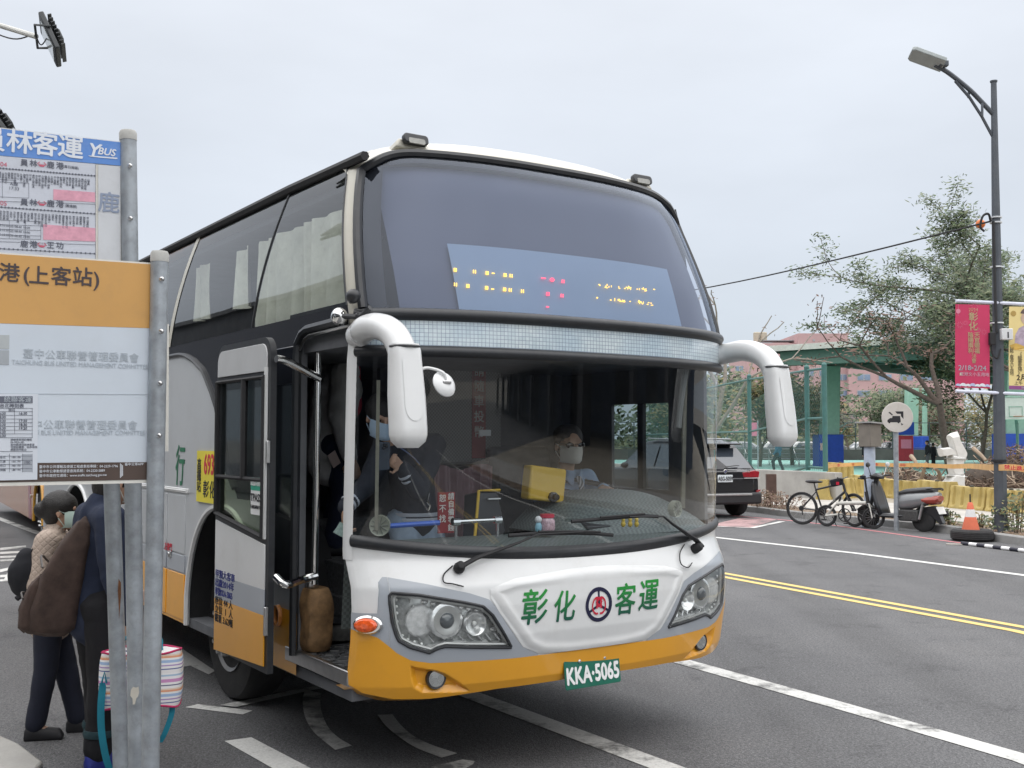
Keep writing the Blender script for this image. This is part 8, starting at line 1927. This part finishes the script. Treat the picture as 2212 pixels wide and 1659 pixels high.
# far filler: hedge mass and low boundary wall behind the court
bw = thing('boundary_wall', 'long low dark wall running behind the sports court in front of the parked cars', 'wall', gz(1850, 88, 0))
b = MB(); b.bb((-45,0,0), (45,.3,1.0)); b.build('wall', mat('wall_dark', (.10,.095,.09), .85, var=.2, scale=.8, dirt=.3), bw)
b = MB()
for k in range(31): b.tube([(-45+3*k, .1, 1.0), (-45+3*k, .1, 3.2)], .05, 5)
for z in (1.1, 2.1, 3.15): b.tube([(-45,.1,z),(45,.1,z)], .03, 4)
b.build('fence_rails', mat('fence_dark', (.05,.07,.07), .6), bw, kind='stuff')
hm = MB(); rr_ = random.Random(9)
for k in range(9000):
    c = Vector((rr_.uniform(5,100), 128+rr_.gauss(0,5), 0)); c.z = abs(rr_.gauss(0,1))*2.6*(1+.5*math.sin(c.x*.21)+.3*math.sin(c.x*.57)); u = Vector((rr_.gauss(0,1), rr_.gauss(0,1), rr_.gauss(0,.5))).normalized()*rr_.uniform(.25,.6); v = u.orthogonal().normalized()*.25; hm.add([c-u, c+v, c+u, c-v], [(0,1,2,3)])
o = hm.build('distant_trees', LG2, None, smooth=0, kind='stuff')
hm = MB()
for k in range(5000):
    c = Vector((rr_.uniform(5,100), 122+rr_.gauss(0,4), 0)); c.z = abs(rr_.gauss(0,1))*2.0*(1+.5*math.sin(c.x*.31+1)+.3*math.sin(c.x*.47)); u = Vector((rr_.gauss(0,1), rr_.gauss(0,1), rr_.gauss(0,.5))).normalized()*rr_.uniform(.25,.5); v = u.orthogonal().normalized()*.25; hm.add([c-u, c+v, c+u, c-v], [(0,1,2,3)])
hm.build('distant_shrubs', LG3, None, smooth=0, kind='stuff')
# ---- parked cars behind the court
M_CW = mat('car_white', (.62,.63,.63), .3, var=.03, coat=.6); M_CS = mat('car_silver', (.33,.34,.36), .3, metal=.3, coat=.6); M_CD = mat('car_dark', (.03,.035,.04), .2, coat=.8)
cars = [(1638,100,M_CW,'white car parked beyond the court left of the hanging mirror head'), (1700,102,M_CW,'white car parked beyond the court under the hanging mirror head'), (1752,104,M_CS,'silver car parked beyond the court right of the mirror head'), (1838,101,M_CW,'white car parked beyond the court left of the box post'), (1902,99,M_CD,'dark car parked beyond the court between box post and round sign'), (1950,101,M_CW,'white car parked beyond the court right of the round sign'), (2032,103,M_CS,'silver car parked beyond the court left of the wrapped figure'), (2096,102,M_CW,'white car parked beyond the court right of the wrapped figure'), (1560,98,M_CS,'silver car parked beyond the court seen beside the coach edge')]
proto = {}
for x, Y, m_, lab in cars:
    p = gz(x, Y, .1)
    if m_.name not in proto:
        t = thing('parked_car', lab, 'car', p, math.radians(-78), 'cars parked beyond the court'); car_body(t, m_, 4.3, 1.5, .86); proto[m_.name] = t
    else: dup(proto[m_.name], p, math.radians(-78+rr_.uniform(-6,6)), lab)
# ---- red van at the right edge
rv = gz(2213, 66); t = thing('parked_van', 'red van cut by the right edge behind the brush heap', 'van', rv, math.radians(0))
M_VR = mat('van_red', (.42,.03,.06), .3, var=.05, coat=.6); b = MB(); b.prism([(-.5,.35),(5,.35),(5,2.3),(.1,2.35),(-.15,2.2),(-.5,1.3)], (0,0,0), (1,0,0), (0,0,1), 1.8); b.build('body', M_VR, t, bevel=.06)
b = MB(); b.bb((.2,-.02,1.45),(1.1,.02,2.05)); b.build('window', M_BLACK, t); b = MB(); b.bb((1.3,-.02,1.45),(2.6,.02,2.05)); b.build('window', M_BLACK, t)
b = MB(); b.bb((-.3,-.03,.55),(.9,.0,1.2)); b.build('white_panel', M_CW, t)
for x in (.6, 3.8): wheel(t, x, 0.0, -1, .34, w_=.2, hub=False).rotation_euler = (0,0,0)
# ---- basketball hoops
def hoop(x, Y, w_, yt, yb, label, board, frame_m, side):
    p = gz(x, Y, .1); t = thing('basketball_hoop', label, 'basketball hoop', p); zt_, zb_ = up(yt, Y)-.1, up(yb, Y)-.1
    b = MB(); b.box((0,0,(zt_+zb_)/2), (w_,.05,zt_-zb_)); bd_ = b.build('backboard', board, t)
    def rect(x0, x1, z0, z1, r, nm, m_, y=-.04): b = MB(); b.tube([(x0,y,z0),(x1,y,z0),(x1,y,z1),(x0,y,z1)], r, 4, closed=True); b.build(nm, m_, bd_)
    rect(-w_/2, w_/2, zb_, zt_, .03, 'board_frame', frame_m); rect(-.3, .3, zb_+.15, zb_+.60, .022, 'target_square', frame_m)
    b = MB(); b.tube([(math.cos(2*pi*k/20)*.22, -.30+math.sin(2*pi*k/20)*.22, zb_+.15) for k in range(20)], .012, 5, closed=True); b.build('rim', mat('rim_orange', (.45,.12,.04), .5), t)
    b = MB(); b.tube([(side*w_*.5, 1.2, 0), (side*w_*.5, 1.2, zb_*.95)], .07, 8); b.tube([(side*w_*.5, 1.2, zb_*.95), (0, .05, zb_+.3)], .05, 8); b.tube([(side*w_*.5, 1.2, zb_*.6), (0, .05, zb_+.15)], .035, 6); b.build('stand', M_BEAM, t)
hoop(1833, 76, 1.15*76/66*.85, 893, 922, 'far basketball hoop with clear backboard near the first pavilion column', glass('clear_board', (.75,.8,.8), .9), mat('frame_dark', (.08,.08,.08), .6), -1)
hoop(2196, 50, 1.25, 856, 905, 'white basketball backboard right of the lamp post', mat('board_offwhite', (.58,.62,.58), .5, var=.04), M_MINT, 1)
rm_ = gz(1955, 84); t = thing('red_cabinet', 'red cabinet under a blue pad at the second pavilion column', 'cabinet', (rm_.x, rm_.y, .1)); b = MB(); b.box((0,0,1.0), (1.15,.6,2.0)); b.build('case', mat('cabinet_red', (.42,.03,.05), .4), t, bevel=.04); b = MB(); b.bb((-.4,-.33,1.0), (.4,-.30,1.7)); b.build('front_panel', T_PINK, t); b = MB(); b.box((0,0,2.55), (1.3,.7,1.0)); b.build('blue_pad', M_PAD, t, bevel=.05)
# ---- bleachers
blg = gz(1700, 70); t = thing('bleachers', 'silver metal bleachers behind the fence beneath the mirror', 'bleachers', (blg.x, blg.y, .1))
for i in range(3):
    b = MB(); b.bb((-2.6, i*.7, .42+.32*i), (2.6, i*.7+.28, .46+.32*i)); b.build('bench', M_STEEL, t)
for k in range(4):
    b = MB(); x = -2.4+1.6*k; b.tube([(x,0,0),(x,0,.42)], .03, 5); b.tube([(x,1.5,0),(x,1.5,1.1)], .03, 5); b.tube([(x,0,0),(x,1.5,1.1)], .025, 5); b.tube([(x,1.5,0),(x,.3,.5)], .025, 5); b.build('frame', M_STEEL, t)
# small signs in the yard behind the fence
for (x, y0, y1, w_, Y, m_, lab) in ((1629,912,941,13,58,T_PINK,'small red and white hanging banner behind the left fence post'), (1963,912,950,11,86,MATS['post_paleblue'],'narrow pale banner behind the pavilion column right of the round sign'), (1565,944,952,10,60,M_STW,'small white notice behind the fence above the parked car')):
    p = gz(x, Y); t = thing('yard_sign', lab, 'sign', p); W_ = w_/FPX*Y; b = MB(); b.bb((-W_/2,-.02,up(y1,Y)-.1),(W_/2,.02,up(y0,Y)-.1)); b.build('panel', m_, t); b = MB(); b.tube([(W_/2+.05,0,0),(W_/2+.05,0,up(y0,Y))], .04, 6); b.build('pole', M_GALV, t)
# ---- people in the yard
def far_person(x, Y, h, rz, label, top, bot, seed, stride=0.0):
    p = gz(x, Y, .12); J = dict(knl=(-.056,.02+stride,.28), anl=(-.058,stride*.9,.05), knr=(.056,.01-stride*.3,.28), anr=(.058,-stride,.05), wrl=(-.13,.08,.50))
    t, q = person('person', label, p, rz, h, J); o, P, M3, R = build_body(t, q, h, .022, eyes=False); hair_cap(t, P, M3, R, HAIR); garment(t, jacket_caps(q, h, 1.08), top, 'jacket', .025, 2, .02); garment(t, trouser_caps(q, h, 1.0), bot, 'trousers', .025, 2, .02); shoes(t, q, h, MATS['shoe_black'], vox=.02); return t
CB_, CG_ = cloth('dark_top', (.02,.022,.026)), cloth('grey_trousers', (.12,.12,.13))
far_person(2004, 62, 1.60, 1.4, 'person in dark top and grey trousers standing on the court right of the round sign', CB_, CG_, 1)
far_person(2016, 66, 1.45, -1.2, 'person in black standing close behind the one in grey trousers', CB_, CB_, 2)
far_person(1872, 64, 1.55, 2.6, 'person in black half hidden behind the box post', CB_, CB_, 3)
far_person(1681, 56, 1.75, .9, 'player in dark shorts walking on the court below the mirror head', cloth('teal_top', (.03,.10,.16)), CB_, 4, .12)
bpy.context.view_layer.update()
